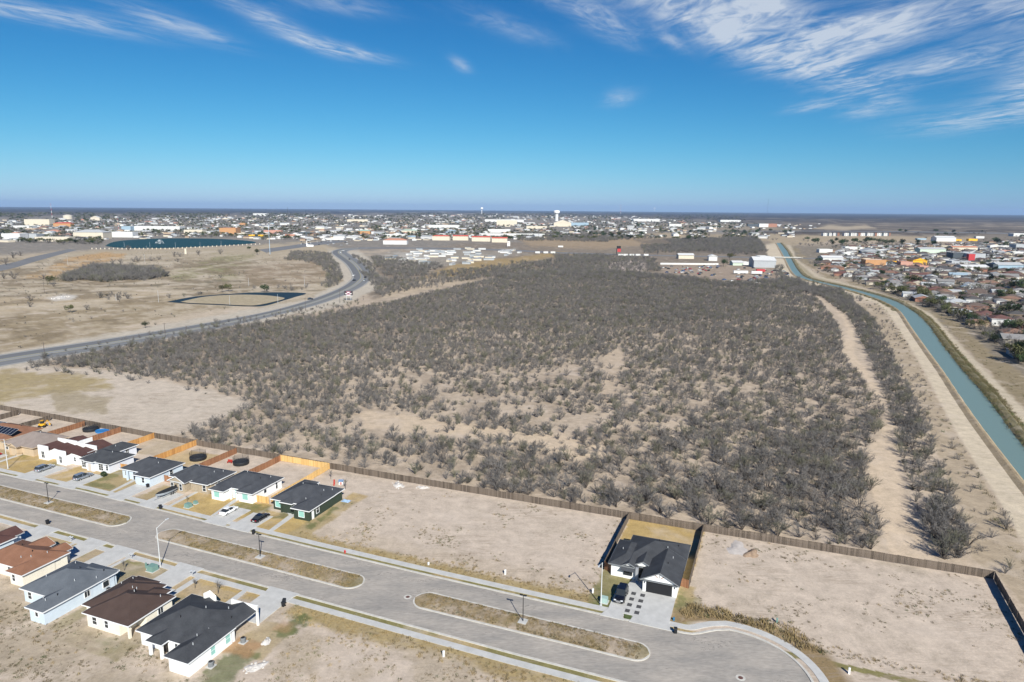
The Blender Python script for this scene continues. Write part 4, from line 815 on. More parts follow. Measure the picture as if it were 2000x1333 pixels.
# ---------------------------------------------------------------- fences
def fence_mat(name, c1, c2):
    m = mat(name, c1, .9); nt = m.node_tree; b = nt.nodes['Principled BSDF']; N = nt.nodes.new; L = nt.links.new
    at = N('ShaderNodeAttribute'); at.attribute_name = 'tone'; oi = N('ShaderNodeObjectInfo'); tc = N('ShaderNodeTexCoord')
    n = N('ShaderNodeTexNoise'); n.inputs['Scale'].default_value = 2.0; L(tc.outputs['Object'], n.inputs['Vector'])
    a = N('ShaderNodeMath'); a.operation = 'MULTIPLY_ADD'; a.inputs[1].default_value = .5; L(oi.outputs['Random'], a.inputs[0]); L(at.outputs['Fac'], a.inputs[2])
    a2 = N('ShaderNodeMath'); a2.operation = 'MULTIPLY_ADD'; a2.inputs[1].default_value = .5; L(n.outputs[0], a2.inputs[0]); L(a.outputs[0], a2.inputs[2])
    mr = N('ShaderNodeMapRange'); mr.inputs['From Min'].default_value = .35; mr.inputs['From Max'].default_value = 1.3; L(a2.outputs[0], mr.inputs['Value'])
    mx = N('ShaderNodeMix'); mx.data_type = 'RGBA'; mx.inputs['A'].default_value = (*c1, 1); mx.inputs['B'].default_value = (*c2, 1); L(mr.outputs[0], mx.inputs['Factor']); L(mx.outputs['Result'], b.inputs['Base Color']); return m
FW = fence_mat('weathered_fence', (.058, .045, .035), (.165, .132, .106)); FO = fence_mat('orange_new_fence', (.36, .17, .055), (.56, .31, .11)); FB = fence_mat('red_brown_fence', (.17, .075, .04), (.30, .15, .08)); FT = fence_mat('fresh_yellow_fence', (.50, .31, .11), (.68, .46, .20))
PANEL_L = 2.44
def panel_meshes(m, h, nvar=4, seed=1):
    rr = random.Random(seed); out = []
    for k in range(nvar):
        mb = MB(); tone = []
        x = .04
        for i in range(16):
            w = .139; hh = h+rr.uniform(-.035, .03); mb.box(x, -.012+rr.uniform(-.008, .008), .03+rr.uniform(0, .05), x+w, .012, hh); tone += [rr.random()]*8; x += .1485
        for z in (.3, h*.55, h-.25): mb.box(0, .012, z, PANEL_L, .055, z+.09); tone += [.4]*8
        mb.box(-.05, .012, 0, .05, .11, h+.02); tone += [.3]*8
        me = mb.mesh('fence_panel', m); at = me.attributes.new('tone', 'FLOAT', 'POINT'); at.data.foreach_set('value', tone); out.append(me)
    return out
PM = {id(m): panel_meshes(m, 1.83, 4, i) for i, m in enumerate((FW, FO, FB, FT))}
def fence(label, P, m, flip=False, group=None):
    x0, y0 = uvw(*P[0]); root = thing('wooden_fence', label, 'fence', x0, y0, 0, 0, group); r = random.Random(int(abs(P[0][0]*10)))
    for a, b in zip(P, P[1:]):
        L_ = math.hypot(b[0]-a[0], b[1]-a[1]); n = max(1, round(L_/PANEL_L)); an = AS+math.atan2(b[1]-a[1], b[0]-a[0]); s = L_/n/PANEL_L
        for i in range(n):
            o = bpy.data.objects.new('fence_panel', r.choice(PM[id(m)])); COL.objects.link(o); o.parent = root
            t = i/n; wx, wy = uvw(a[0]+(b[0]-a[0])*t, a[1]+(b[1]-a[1])*t); o.location = (wx-x0, wy-y0, r.uniform(-.05, .04)); o.rotation_euler = (r.uniform(-.02, .02), 0, an); o.scale = (s, -1 if flip else 1, 1)
    return root
fence('long weathered grey-brown fence between the back gardens and the scrub', [(-300, 152.6), (-224, 151.9), (-177, 150.2), (-128, 149.6), (-93, 149.1), (-27.6, 149.3), (-10.8, 149.4), (44.8, 149.9)], FW)
fence('dark weathered fence running off at a right angle from the long back fence', [(44.8, 149.7), (44.4, 120), (43.9, 84)], FW)
fence('weathered side fence left of the lone white house', [(-27.6, 149.1), (-27.7, 124.9)], FW, True)
fence('weathered side fence right of the lone white house', [(-10.8, 149.1), (-10.9, 123.8)], FW, False)
fence('short red-brown fence return at the left corner of the lone white house', [(-27.6, 124.9), (-26.0, 123.9)], FB)
fence('short orange-brown gate fence at the right corner of the lone white house', [(-12.5, 124.2), (-10.95, 123.8)], FB)
fence('fresh yellow timber fence round the empty yard behind the white teal-windowed house', [(-127.8, 149.1), (-111.0, 149.0), (-110.8, 125.2)], FT)
fence('short fresh yellow fence between the white house and the dark green house', [(-114.4, 124.4), (-110.9, 124.6)], FT)
for u, v0, m, w in [(-127.6, 134.5, FB, 'red-brown side fence joining the fresh yellow fence'), (-143.6, 134, FB, 'red-brown side fence between the two yards with trampolines'), (-159.7, 131.5, FO, 'bright orange side fence behind the pale blue porch house'), (-176.9, 139.2, FO, 'bright orange side fence behind the pale grey house'), (-191.6, 136.2, FB, 'red-brown side fence next to the blue pool'), (-207.8, 136.8, FB, 'red-brown side fence behind the wide taupe roof'), (-224, 139, FW, 'grey side fence behind the solar-panel house'), (-240, 140, FW, 'grey side fence past the solar-panel house')]:
    fence(w, [(u, v0), (u, 149.3 if u > -150 else 150.6)], m, False)
fence('tiny orange fence piece between the pale blue and pale grey houses', [(-163.4, 127.2), (-159.7, 127.4)], FO)
fence('small brown fence piece beside the tan stone house', [(-145.8, 125.6), (-142.6, 125.7)], FB)

# ---------------------------------------------------------------- cars
def car_body(prof, halfw, nose, tuck=.10):
    """loft: prof = list of (x, zlow, ztop) ; rounded shoulders"""
    mb = MB(); k = 10
    for (x, zl, zt) in prof:
        e = nose(x); w = halfw*e
        for (fy, fz) in ((-1, .18), (-1.0, .55), (-.97, .78), (-.86, .95), (-.6, 1), (.6, 1), (.86, .95), (.97, .78), (1.0, .55), (1, .18)):
            mb.v.append((x, fy*w, zl+(zt-zl)*fz))
        # bottom closes with first/last points
    n = len(prof)
    for i in range(n-1):
        for j in range(k): a = i*k+j; b = i*k+(j+1) % k; mb.f.append((a, b, b+k, a+k))
    mb.f.append(tuple(range(k))); mb.f.append(tuple((n-1)*k+k-1-j for j in range(k)))
    me = mb.mesh('body', BLACKM); bm = bmesh.new(); bm.from_mesh(me); bmesh.ops.recalc_face_normals(bm, faces=bm.faces); bm.to_mesh(me); bm.free()
    me.polygons.foreach_set('use_smooth', [True]*len(me.polygons)); return me
def car(name, label, kind, paint, x, y, rz, group=None):
    """front of the car looks along local +x"""
    root = thing(name, label, 'car', x, y, 0, rz, group)
    if kind == 'sedan':
        L_, W, wr, wb = 4.75, .91, .33, 1.38
        low = [(-2.37, .35, .62), (-2.33, .24, .92), (-2.1, .2, 1.0), (-1.5, .18, 1.0), (-.6, .17, .96), (.6, .17, .95), (1.0, .18, .93), (1.7, .19, .86), (2.15, .2, .76), (2.33, .24, .66), (2.38, .32, .5)]
        cab = [(-1.85, .96, .99), (-1.2, .94, 1.32), (-.75, .93, 1.43), (0, .92, 1.46), (.3, .92, 1.43), (1.15, .92, .95)]; roof = (-1.0, .32, 1.455)
    else:
        L_, W, wr, wb = (5.3, 1.0, .40, 1.52) if kind == 'suvL' else (4.8, .95, .37, 1.42); s = L_/4.8; hz = 1.08 if kind == 'suvL' else 1.0
        low = [(-2.4*s, .4, .8), (-2.36*s, .3, 1.05*hz), (-2.2*s, .27, 1.1*hz), (-1.2*s, .25, 1.1*hz), (.5*s, .25, 1.08*hz), (1.1*s, .26, 1.07*hz), (1.8*s, .27, 1.03*hz), (2.2*s, .28, .96*hz), (2.36*s, .32, .82*hz), (2.4*s, .4, .65)]
        cab = [(-2.3*s, 1.05*hz, 1.1*hz), (-2.05*s, 1.04*hz, 1.6*hz), (-1.7*s, 1.04*hz, 1.71*hz), (-.4*s, 1.04*hz, 1.75*hz), (.25*s, 1.04*hz, 1.70*hz), (1.1*s, 1.04*hz, 1.08*hz)]; roof = (-1.95*s, .22*s, 1.742*hz)
    hl = L_/2
    me = car_body(low, W, lambda xx: 1-.16*max(0, (abs(xx)/hl-.82)/.18)**2); me.materials[0] = paint
    b = bpy.data.objects.new('body', me); COL.objects.link(b); b.parent = root
    def cabf(xx): return .9
    gm = MB(); k = 6
    for (xx, zl, zt) in cab:
        for (fy, fz) in ((-.95, 0), (-.86, .6), (-.74, 1), (.74, 1), (.86, .6), (.95, 0)): gm.v.append((xx, fy*W*.97, zl+(zt-zl)*fz))
    for i in range(len(cab)-1):
        for j in range(k-1): a = i*k+j; gm.f.append((a, a+1, a+1+k, a+k))
    gm.f.append(tuple(range(k))); gm.f.append(tuple((len(cab)-1)*k+k-1-j for j in range(k)))
    me = gm.mesh('windows', GLASS); bm = bmesh.new(); bm.from_mesh(me); bmesh.ops.recalc_face_normals(bm, faces=bm.faces); bm.to_mesh(me); bm.free()
    o = bpy.data.objects.new('windows', me); COL.objects.link(o); o.parent = root
    pl = MB()
    for s_ in (-1, 1):
        xb = -.25*hl
        ya, yb = s_*W*.955, s_*W*.80; zt = roof[2]
        pl.quad((xb-.05, ya, cab[3][1]), (xb+.07, ya, cab[3][1]), (xb+.05, yb, zt-.05), (xb-.05, yb, zt-.05)) if s_ < 0 else pl.quad((xb+.07, ya, cab[3][1]), (xb-.05, ya, cab[3][1]), (xb-.05, yb, zt-.05), (xb+.05, yb, zt-.05))
    pl.build('door_pillar', paint, root)
    rm = MB(); rm.box(roof[0], -W*.72, roof[2]-.1, roof[1], W*.72, roof[2]+.012, .08, .06); rm.build('roof', paint, root)
    tme = MB().tube((0, -.11, 0), (0, .11, 0), wr, n=16).mesh('wheel', RUBBER); rme = MB().tube((0, -.125, 0), (0, .125, 0), wr*.62, n=10).mesh('rim', CHROME)
    for sx in (-1, 1):
        for sy in (-1, 1):
            w = bpy.data.objects.new('wheel', tme); COL.objects.link(w); w.parent = root; w.location = (sx*wb, sy*(W-.09), wr)
            r_ = bpy.data.objects.new('rim', rme); COL.objects.link(r_); r_.parent = w
    zl = low[-3][2]-.16
    for sy in (-1, 1):
        MB().box(hl-.2, sy*W*.62-.2, zl-.06, hl-.02, sy*W*.62+.2, zl+.1).build('headlight', mat('lamp_glass', (.7, .72, .75), .15), root)
        MB().box(-hl+.0, sy*W*.66-.17, .72, -hl+.1, sy*W*.66+.17, .9).build('tail_light', mat('tail_red', (.35, .01, .012), .25), root)
        MB().box(.62, sy*(W+.03)-.09, .98, .8, sy*(W+.03)+.09, 1.12).build('mirror', paint, root)
    MB().box(hl-.1, -W*.42, .5, hl+.012, W*.42, zl+.02).build('grille', CHROME if kind == 'suvL' else BLACKM, root)
    MB().box(-hl-.012, -.26, .6, -hl+.06, .26, .72).build('number_plate', WHITE, root)
    return root
PB = mat('black_car_paint', (.008, .008, .01), .18, spec=.5, coat=.6); PS = mat('silver_car_paint', (.36, .39, .43), .3, metal=.6, coat=.4); PWH = mat('white_car_paint', (.78, .78, .78), .25, coat=.4); PRD = mat('red_car_paint', (.38, .012, .015), .25, coat=.4)
def at(u, v): return uvw(u, v)
D90 = R(90)
car('parked_suv', 'big black SUV with chrome grille on the drive of the lone white house', 'suvL', PB, *at(-22.3, 116.0), AS-D90)
car('parked_suv', 'silver SUV on the drive in front of the white modern house', 'suv', PS, *at(-182.3, 119.2), AS+D90+R(3))
car('parked_suv', 'silver SUV on the drive in front of the pale grey house', 'suv', PS, *at(-167.1, 118.9), AS+D90-R(2))
car('parked_sedan', 'white sedan on the drive before the white teal-windowed house', 'sedan', PWH, *at(-116.4, 117.1), AS+D90)
car('parked_sedan', 'glossy black sedan on the drive before the dark green house', 'sedan', PB, *at(-106.9, 117.0), AS+D90)
car('parked_sedan', 'red car by the beige house', 'sedan', PRD, *at(-205.6, 120.3), AS+D90)
def boat():
    x, y = at(-137.9, 118.9); root = thing('boat_on_trailer', 'covered grey and black motor boat on its trailer, on a drive', 'boat', x, y, 0, AS+D90+R(180))
    st = [(-2.9, .95, .62, 1.3), (-1.5, 1.05, .55, 1.32), (0, 1.05, .52, 1.36), (1.4, .85, .55, 1.45), (2.4, .45, .75, 1.52), (3.1, .05, 1.2, 1.58)]
    h = MB(); k = 5
    for (xx, w, zb, zt) in st:
        for (fy, z) in ((-w, zt), (-w*.85, zb+.3), (0, zb), (w*.85, zb+.3), (w, zt)): h.v.append((xx, fy, z))
    for i in range(5):
        for j in range(4): a = i*k+j; h.f.append((a, a+1, a+1+k, a+k))
    h.f.append((0, 1, 2, 3, 4)); hb = h.build('hull', mat('boat_grey', (.30, .33, .36), .35, coat=.3), root)
    c = MB()
    for i in range(5):
        a, b = st[i], st[i+1]; za, zb = a[3]+.25*math.sin(i*.6+.3), b[3]+.25*math.sin(i*.6+.9)
        c.quad((a[0], -a[1]-.03, a[3]), (b[0], -b[1]-.03, b[3]), (b[0], 0, zb+.12), (a[0], 0, za+.12)); c.quad((b[0], b[1]+.03, b[3]), (a[0], a[1]+.03, a[3]), (a[0], 0, za+.12), (b[0], 0, zb+.12))
    c.build('cover', mat('black_canvas', (.02, .022, .026), .8), root)
    MB().box(-3.35, -.25, .5, -2.9, .25, 1.75, .05, .05).build('outboard_motor', BLACKM, root)
    t = MB(); t.box(-2.6, -.75, .42, 2.0, -.65, .5); t.box(-2.6, .65, .42, 2.0, .75, .5); t.box(1.9, -.06, .4, 4.0, .06, .5); t.box(-1.2, -1.0, .36, -1.0, 1.0, .44); t.tube((3.7, 0, .0), (3.7, 0, .5), .05, n=6)
    t.quad((2.0, -.75, .5), (2.0, -.65, .5), (2.6, 0, .5), (2.5, -.05, .5)); t.build('trailer_frame', GALV, root)
    me = MB().tube((0, -.1, 0), (0, .1, 0), .32, n=14).mesh('wheel', RUBBER); rme = MB().tube((0, -.11, 0), (0, .11, 0), .19, n=10).mesh('rim', CHROME)
    for xx in (-1.45, -.75):
        for yy in (-1.02, 1.02):
            w = bpy.data.objects.new('wheel', me); COL.objects.link(w); w.parent = root; w.location = (xx, yy, .32); r_ = bpy.data.objects.new('rim', rme); COL.objects.link(r_); r_.parent = w
boat()

# ---------------------------------------------------------------- street furniture and yard things
POLEW = mat('pale_grey_pole', (.56, .57, .57), .6)
def white_pole(u, v, side, who):
    o = uthing('street_light', 'tall white street light pole with slanted arm '+who, 'street light', u, v)
    MB().tube((0, 0, 0), (0, 0, 8.5), .11, .065, 10).build('pole', POLEW, o); MB().box(-.22, -.22, 0, .22, .22, .06).build('base_plate', GALV, o)
    a = MB().tube((0, 0, 8.35), (0, side*2.3, 9.15), .05, .04, 8).build('arm', POLEW, o)
    MB().box(-.13, min(side*2.2, side*2.95), 9.08, .13, max(side*2.2, side*2.95), 9.24, .03, .03).build('lamp_head', GALV, a)
white_pole(-110.7, 92.5, 1, 'beside the green transformer of the near row'); white_pole(-25.2, 112.1, -1, 'by the lone white house'); white_pole(-192.7, 116.3, -1, 'in front of the white modern house')
for u, v, who in [(-36.6, 101.8, 'nearest the turning circle'), (-94.7, 102.8, 'opposite the dark green house'), (-160.3, 104.8, 'opposite the boat drive')]:
    o = uthing('street_lamp', 'short black double-headed street lamp on a concrete pad '+who, 'street lamp', u, v)
    MB().box(-.75, -.75, .1, .75, .75, .36).build('pad', CONC, o); MB().tube((0, 0, .36), (0, 0, 5.3), .085, .06, 8).build('pole', BLACKM, o)
    for s in (-1, 1): MB().box(min(s*.08, s*.62), -.13, 5.2, max(s*.08, s*.62), .13, 5.34).build('lamp_head', BLACKM, o)
def binobj(u, v, rz, who):
    o = uthing('wheeled_bin', 'black wheeled rubbish bin '+who, 'bin', u, v, rz)
    mb = MB(); i = 0; mb.box(-.26, -.3, .1, .26, .3, .98); mb.v = [(x*(.86 if z < .5 else 1), y*(.82 if z < .5 else 1), z) for x, y, z in mb.v]; mb.build('body', BLACKP, o)
    l = MB(); l.box(-.3, -.36, .98, .3, .34, 1.06, .04, .04); l.build('lid', BLACKP, o); MB().tube((-.24, .36, .95), (.24, .36, .95), .025, n=6).build('handle', BLACKP, o)
    for s in (-1, 1): MB().tube((s*.24, .26, .13), (s*.3, .26, .13), .13, n=10).build('wheel', RUBBER, o)
for u, v, rz, who in [(-146.4, 120.9, 0, 'on the lawn by the pale blue porch house drive'), (-149.8, 97.1, 0, 'at the kerb of the near row'), (-132.9, 112.6, .3, 'at the kerb beside the boat drive'), (-103.3, 110.6, .2, 'lying close to the kerb by the dark green house'), (-79.0, 91.0, .4, 'standing on the drive end of the white parapet house'), (-78.6, 90.3, .1, 'second of two on the drive end of the white parapet house'), (-11.3, 108.6, .2, 'in the road by the drive of the lone white house'), (-28.2, 125.3, 0, 'at the fence corner left of the lone white house')]: binobj(u, v, rz, who)
def cab(u, v, w, d, h, who, m=GREENBOX):
    o = uthing('transformer_box', 'green utility cabinet '+who, 'utility box', u, v); MB().box(-w/2-.15, -d/2-.15, 0, w/2+.15, d/2+.15, .1).build('base_slab', CONC, o); MB().box(-w/2, -d/2, .1, w/2, d/2, h, .05, .08).build('cabinet', m, o); MB().box(-w/2+.05, -d/2-.02, h*.35, -w/2+.2, -d/2+.06, h*.5).build('latch', GALV, o)
cab(-127.6, 115.9, 1.4, 1.3, 1.0, 'larger of two on the golden lawn'); cab(-127.5, 118.0, .9, .8, .75, 'smaller of two on the golden lawn'); cab(-111.0, 90.9, 1.7, 1.5, 1.15, 'beside the white street light of the near row'); cab(-24.9, 113.4, 1.3, 1.2, 1.0, 'at the foot of the white pole by the lone white house', mat('pale_green_box', (.33, .45, .42), .6))
for u, v, hgt, c, who in [(-113.0, 91.2, 1.0, GREENBOX, 'green, beside the larger cabinet of the near row'), (-27.6, 115.6, .8, WHITE, 'white, on the lawn left of the lone white house'), (-45.4, 115.6, .95, WHITE, 'white, on the bare lot edge'), (-45.3, 88.4, .95, WHITE, 'white, across the street in the weeds'), (-61.2, 113.2, .5, WHITE, 'short white, in the golden grass by the pavement'), (4.9, 118.4, .8, GREENBOX, 'green, behind the weeds of the turning circle'), (15.5, 108.1, .95, WHITE, 'white, beside the turning circle'), (-12.1, 112.3, .5, mat('blue_plastic', (.03, .16, .3), .5), 'blue, at the drive edge of the lone white house'), (-141.8, 90.5, .9, GREENBOX, 'green, on the lawn behind the rust-brown roof')]:
    o = uthing('utility_pedestal', 'small utility post, '+who, 'utility post', u, v); MB().box(-.14, -.14, 0, .14, .14, hgt).build('post', c, o); MB().box(-.17, -.17, hgt, .17, .17, hgt+.08, .04, .04).build('cap', c, o)
o = uthing('fire_hydrant', 'red fire hydrant on the grass verge by the kerb', 'hydrant', -79.7, 111.0); RED = mat('hydrant_red', (.5, .02, .02), .5)
MB().lathe([(.16, 0), (.16, .06), (.11, .08), (.11, .55), (.14, .58), (.13, .66), (.06, .74)], 12).build('barrel', RED, o); MB().tube((-.22, 0, .42), (.22, 0, .42), .06, n=8).build('outlet', RED, o); MB().tube((0, -.2, .42), (0, 0, .42), .08, n=8).build('outlet', RED, o)
for u, v, who in [(-118.8, 92.7, 'by the pale blue grey-roofed house'), (-101.9, 92.1, 'by the path of the chocolate-roofed house'), (-137.0, 93.2, 'by the path of the rust-roofed house')]:
    o = uthing('mailbox', 'pair of grey mailboxes '+who, 'mailbox', u, v); MB().tube((0, 0, 0), (0, 0, 1.0), .05, n=6).build('post', GALV, o)
    for s in (-1, 1):
        mb = MB(); mb.tube((s*.32, -.28, 1.12), (s*.32, .28, 1.12), .14, n=10); mb.build('box', GALV, o)
    MB().box(-.5, -.05, .95, .5, .05, 1.0).build('crossbar', GALV, o)
MANH = mat('rusty_iron', (.12, .06, .05), .8, .2, 6)
for (u, v, who) in [(-59.3, 101.4, 'ringed by pale concrete before the third median tip'), (-.3, 100.8, 'in the middle of the turning circle')]:
    o = uthing('manhole_cover', 'rusty manhole cover '+who, 'manhole', u, v); MB().lathe([(.75, .012), (.75, .02), (.4, .022)], 18).build('collar', KERB, o); MB().lathe([(.38, .02), (.38, .03), (.33, .032)], 16).build('lid', MANH, o)
NET = mat('black_mesh_net', (.03, .03, .03), .9)
def net_mat():
    nt = NET.node_tree; b = nt.nodes['Principled BSDF']; b.inputs['Alpha'].default_value = .35
net_mat()
def trampoline(u, v, r, who, netted=True):
    o = uthing('trampoline', 'round black trampoline with safety net '+who, 'trampoline', u, v)
    MB().lathe([(r*.82, .86), (r*.82, .88), (.05, .885)], 24).build('jumping_mat', BLACKM, o)
    mb = MB(); mb.lathe([(r, .78), (r+.06, .84), (r, .93), (r*.84, .91), (r*.84, .84)], 24); mb.build('pad_ring', mat('pad_dark', (.025, .03, .035), .6), o)
    for i in range(6):
        a = i*math.pi/3; c, s = math.cos(a), math.sin(a); MB().tube((r*c, r*s, 0), (r*c, r*s, .85), .035, n=6).build('leg', BLACKM, o); MB().tube(((r+.08)*c, (r+.08)*s, .6), ((r+.02)*c, (r+.02)*s, 2.5), .03, n=6).build('net_pole', BLACKM, o)
    n = MB()
    for i in range(24):
        a, b = 2*math.pi*i/24, 2*math.pi*(i+1)/24; q = r*.97; zt = lambda t: 2.42-.1*abs(math.sin(3*t)); n.quad((q*math.cos(a), q*math.sin(a), .9), (q*math.cos(b), q*math.sin(b), .9), (q*math.cos(b), q*math.sin(b), zt(b)), (q*math.cos(a), q*math.sin(a), zt(a)))
    n.build('net', NET, o)
    sk = MB()
    for i in range(24):
        a, b = 2*math.pi*i/24, 2*math.pi*(i+1)/24; q = r+.04; sk.quad((q*math.cos(a), q*math.sin(a), .12), (q*math.cos(b), q*math.sin(b), .12), (q*math.cos(b), q*math.sin(b), .84), (q*math.cos(a), q*math.sin(a), .84))
    sk.build('skirt', BLACKP, o)
trampoline(-150.3, 141.3, 2.2, 'in the yard behind the pale blue porch house'); trampoline(-136.3, 143.0, 2.1, 'in the yard next to the red toy bench'); trampoline(-201.9, 148.0, 2.2, 'next to the blue pool')
o = uthing('paddling_pool', 'bright blue oval pool against the back fence', 'pool', -197.0, 148.3); BLUEP = mat('pool_blue', (.03, .17, .42), .4)
mb = MB(); mb.lathe([(1.7, 0), (1.75, .3), (1.7, .55), (1.62, .55), (1.6, .4)], 24); mb.v = [(x*1.5, y*.95, z) for x, y, z in mb.v]; mb.build('wall', BLUEP, o); mb = MB(); mb.lathe([(1.6, .38), (.1, .39)], 24); mb.v = [(x*1.5, y*.95, z) for x, y, z in mb.v]; mb.build('water', mat('pool_water', (.05, .3, .6), .08), o)
YEL = mat('digger_yellow', (.62, .33, .02), .5); o = uthing('digger', 'small yellow digger parked in the dirt yard', 'digger', -219.3, 144.6, .6)
MB().box(-1.1, -.6, .55, .8, .6, 1.3, .1, .05).build('chassis', YEL, o); MB().box(-.5, -.5, 1.3, .35, .5, 2.2, .08, .06).build('cab', GLASS, o); MB().box(-.55, -.55, 2.2, .4, .55, 2.28).build('cab_roof', YEL, o)
MB().tube((.7, 0, 1.2), (1.5, 0, 2.3), .12, n=6).build('boom', YEL, o); MB().tube((1.5, 0, 2.3), (2.1, 0, 1.1), .1, n=6).build('stick', YEL, o); MB().box(1.9, -.3, .7, 2.35, .3, 1.15, .05, 0).build('bucket', YEL, o)
for sx in (-.8, .55):
    for sy in (-.7, .7): MB().tube((sx, sy-.13, .42), (sx, sy+.13, .42), .42, n=12).build('wheel', RUBBER, o)
o = uthing('toy_bench', 'small red play bench beside a trampoline', 'bench', -139.8, 142.4, .2); RW = mat('red_plastic', (.35, .04, .03), .5)
MB().box(-.7, -.3, .4, .7, .3, .46).build('seat', RW, o); MB().box(-.7, .26, .46, .7, .32, .95).build('backrest', RW, o)
for s in (-.6, .6): MB().box(s-.05, -.28, 0, s+.05, .28, .4).build('leg', RW, o)
o = uthing('play_house', 'small white and blue toy house behind the dark green house', 'playhouse', -101.9, 141.6, .3)
MB().box(-.7, -.6, 0, .7, .6, 1.1).build('wall', WHITE, o); mb = MB(); mb.quad((-.85, -.75, 1.05), (.85, -.75, 1.05), (.85, 0, 1.6), (-.85, 0, 1.6)).quad((.85, .75, 1.05), (-.85, .75, 1.05), (-.85, 0, 1.6), (.85, 0, 1.6)); mb.build('roof', mat('toy_blue', (.12, .2, .34), .6), o); o.scale = (.8, .8, .8); MB().box(-.2, -.63, .05, .25, -.58, .85).build('door', RW, o)
o = uthing('play_slide', 'red toy slide next to the small white and blue toy house', 'slide', -103.4, 140.6, .5)
MB().quad((-.25, -1.2, .1), (.25, -1.2, .1), (.25, .1, 1.15), (-.25, .1, 1.15)).build('chute', RW, o); MB().box(-.28, .1, 0, .28, .2, 1.6).build('ladder', RW, o); o.scale = (.7, .8, .85)
o = uthing('water_tarp', 'crumpled blue tarp on the ground by the dark green house', 'tarp', -94.6, 133.0)
mb = MB(); r2 = random.Random(4); n = 9
for i in range(n):
    for j in range(n): mb.v.append((-1.1+2.2*i/(n-1), -.7+1.4*j/(n-1), .03+.3*r2.random()*(0 < i < n-1)*(0 < j < n-1)))
mb.f = [(i*n+j, (i+1)*n+j, (i+1)*n+j+1, i*n+j+1) for i in range(n-1) for j in range(n-1)]; mb.build('sheet', mat('pale_blue_tarp', (.25, .36, .52), .5), o)
o = uthing('round_shrub_pot', 'round dark green shrub on the lawn by the pale grey house', 'shrub', -163.4, 122.0)
r2 = random.Random(2); mb = MB()
for i in range(500):
    d = Vector((r2.gauss(0, 1), r2.gauss(0, 1), r2.gauss(0, 1))).normalized()*r2.uniform(.7, 1)*.75; c = d+Vector((0, 0, .75)); a = Vector((r2.gauss(0, 1), r2.gauss(0, 1), r2.gauss(0, 1))).normalized()*.1; b = a.orthogonal().normalized()*.08; mb.quad(c-a, c+b, c+a, c-b)
mb.build('crown', mat('shrub_green', (.02, .045, .018), .8), o); MB().tube((0, 0, 0), (0, 0, .6), .08, n=6).build('trunk', WOODT, o)

# ---------------------------------------------------------------- heaps left on the lots
def heap(px, py, r, h, m, lab, n, chunk, name='rubble_heap', cat='heap'):
    x, y = g(px, py); o = thing(name, lab, cat, x, y, 0, px); r2 = random.Random(int(px)); mb = MB(); k = 18
    rings = [(1.0, -.02), (.8, .25), (.55, .6), (.28, .88), (.08, 1.0)]
    for (a, b) in rings:
        for i in range(k): t = 2*math.pi*i/k; q = r*a*(1+.22*math.sin(3*t+px)+.15*r2.uniform(-1, 1)); mb.v.append((q*math.cos(t)*1.4, q*math.sin(t)*.8, h*b*(1+.2*r2.uniform(-1, 1))))
    for j in range(4):
        for i in range(k): mb.f.append((j*k+i, j*k+(i+1) % k, (j+1)*k+(i+1) % k, (j+1)*k+i))
    mb.f.append(tuple(4*k+i for i in range(k))); mb.build('mound', m, o, smooth=True)
    c = MB()
    for i in range(n):
        t = r2.uniform(0, 6.28); q = r*1.3*r2.random()**.6; s = chunk*r2.uniform(.4, 1); xx, yy = q*1.4*math.cos(t), q*.8*math.sin(t); zz = max(0, h*(1-q/(r*1.05)))*.9; c.box(xx-s, yy-s*.7, zz, xx+s, yy+s*.7, zz+s*.8, s*.3, s*.2)
    if n: c.build('chunks', m, o)
PALE = mat('pale_rubble', (.52, .49, .46), .9, .2, 2); SOIL = mat('brown_soil', (.30, .215, .15), .95, .25, 1.5)
heap(778, 948, 1.5, .5, PALE, 'pale rubble heap on the bare lot close to the long back fence', 26, .28); heap(826, 953, 1.1, .35, PALE, 'smaller pale rubble heap next to the larger one', 16, .24)
heap(1468, 1082, 1.6, .55, SOIL, 'brown soil mound on the bare lot right of the lone white house', 6, .2); heap(1440, 1072, 2.4, .22, mat('grey_sand', (.46, .42, .39), .95, .12, 1), 'low grey sand spread beside the brown soil mound', 0, .1)
heap(520, 1254, .8, .35, PALE, 'small pale rubble heap in the weeds by the white parapet house', 12, .2); heap(500, 1303, 1.2, .3, PALE, 'flat pale rubble patch at the corner of the white parapet house', 14, .24); heap(118, 582, 5.5, .8, PALE, 'wide pale rubble heap in the dry park', 40, .7)
# ---------------------------------------------------------------- scrub, weeds and trees
def leafy_mat(name, c1, c2, rough=.9):
    m = mat(name, c1, rough, spec=.15); nt = m.node_tree; b = nt.nodes['Principled BSDF']; N = nt.nodes.new; L = nt.links.new
    oi = N('ShaderNodeObjectInfo'); tc = N('ShaderNodeTexCoord'); n = N('ShaderNodeTexNoise'); n.inputs['Scale'].default_value = 1.3; L(tc.outputs['Object'], n.inputs['Vector'])
    a = N('ShaderNodeMath'); a.operation = 'MULTIPLY_ADD'; a.inputs[1].default_value = .65; L(oi.outputs['Random'], a.inputs[0]); L(n.outputs[0], a.inputs[2])
    mr = N('ShaderNodeMapRange'); mr.inputs['From Min'].default_value = .35; mr.inputs['From Max'].default_value = 1.3; L(a.outputs[0], mr.inputs['Value'])
    mx = N('ShaderNodeMix'); mx.data_type = 'RGBA'; mx.inputs['A'].default_value = (*c1, 1); mx.inputs['B'].default_value = (*c2, 1); L(mr.outputs[0], mx.inputs['Factor']); L(mx.outputs['Result'], b.inputs['Base Color']); return m
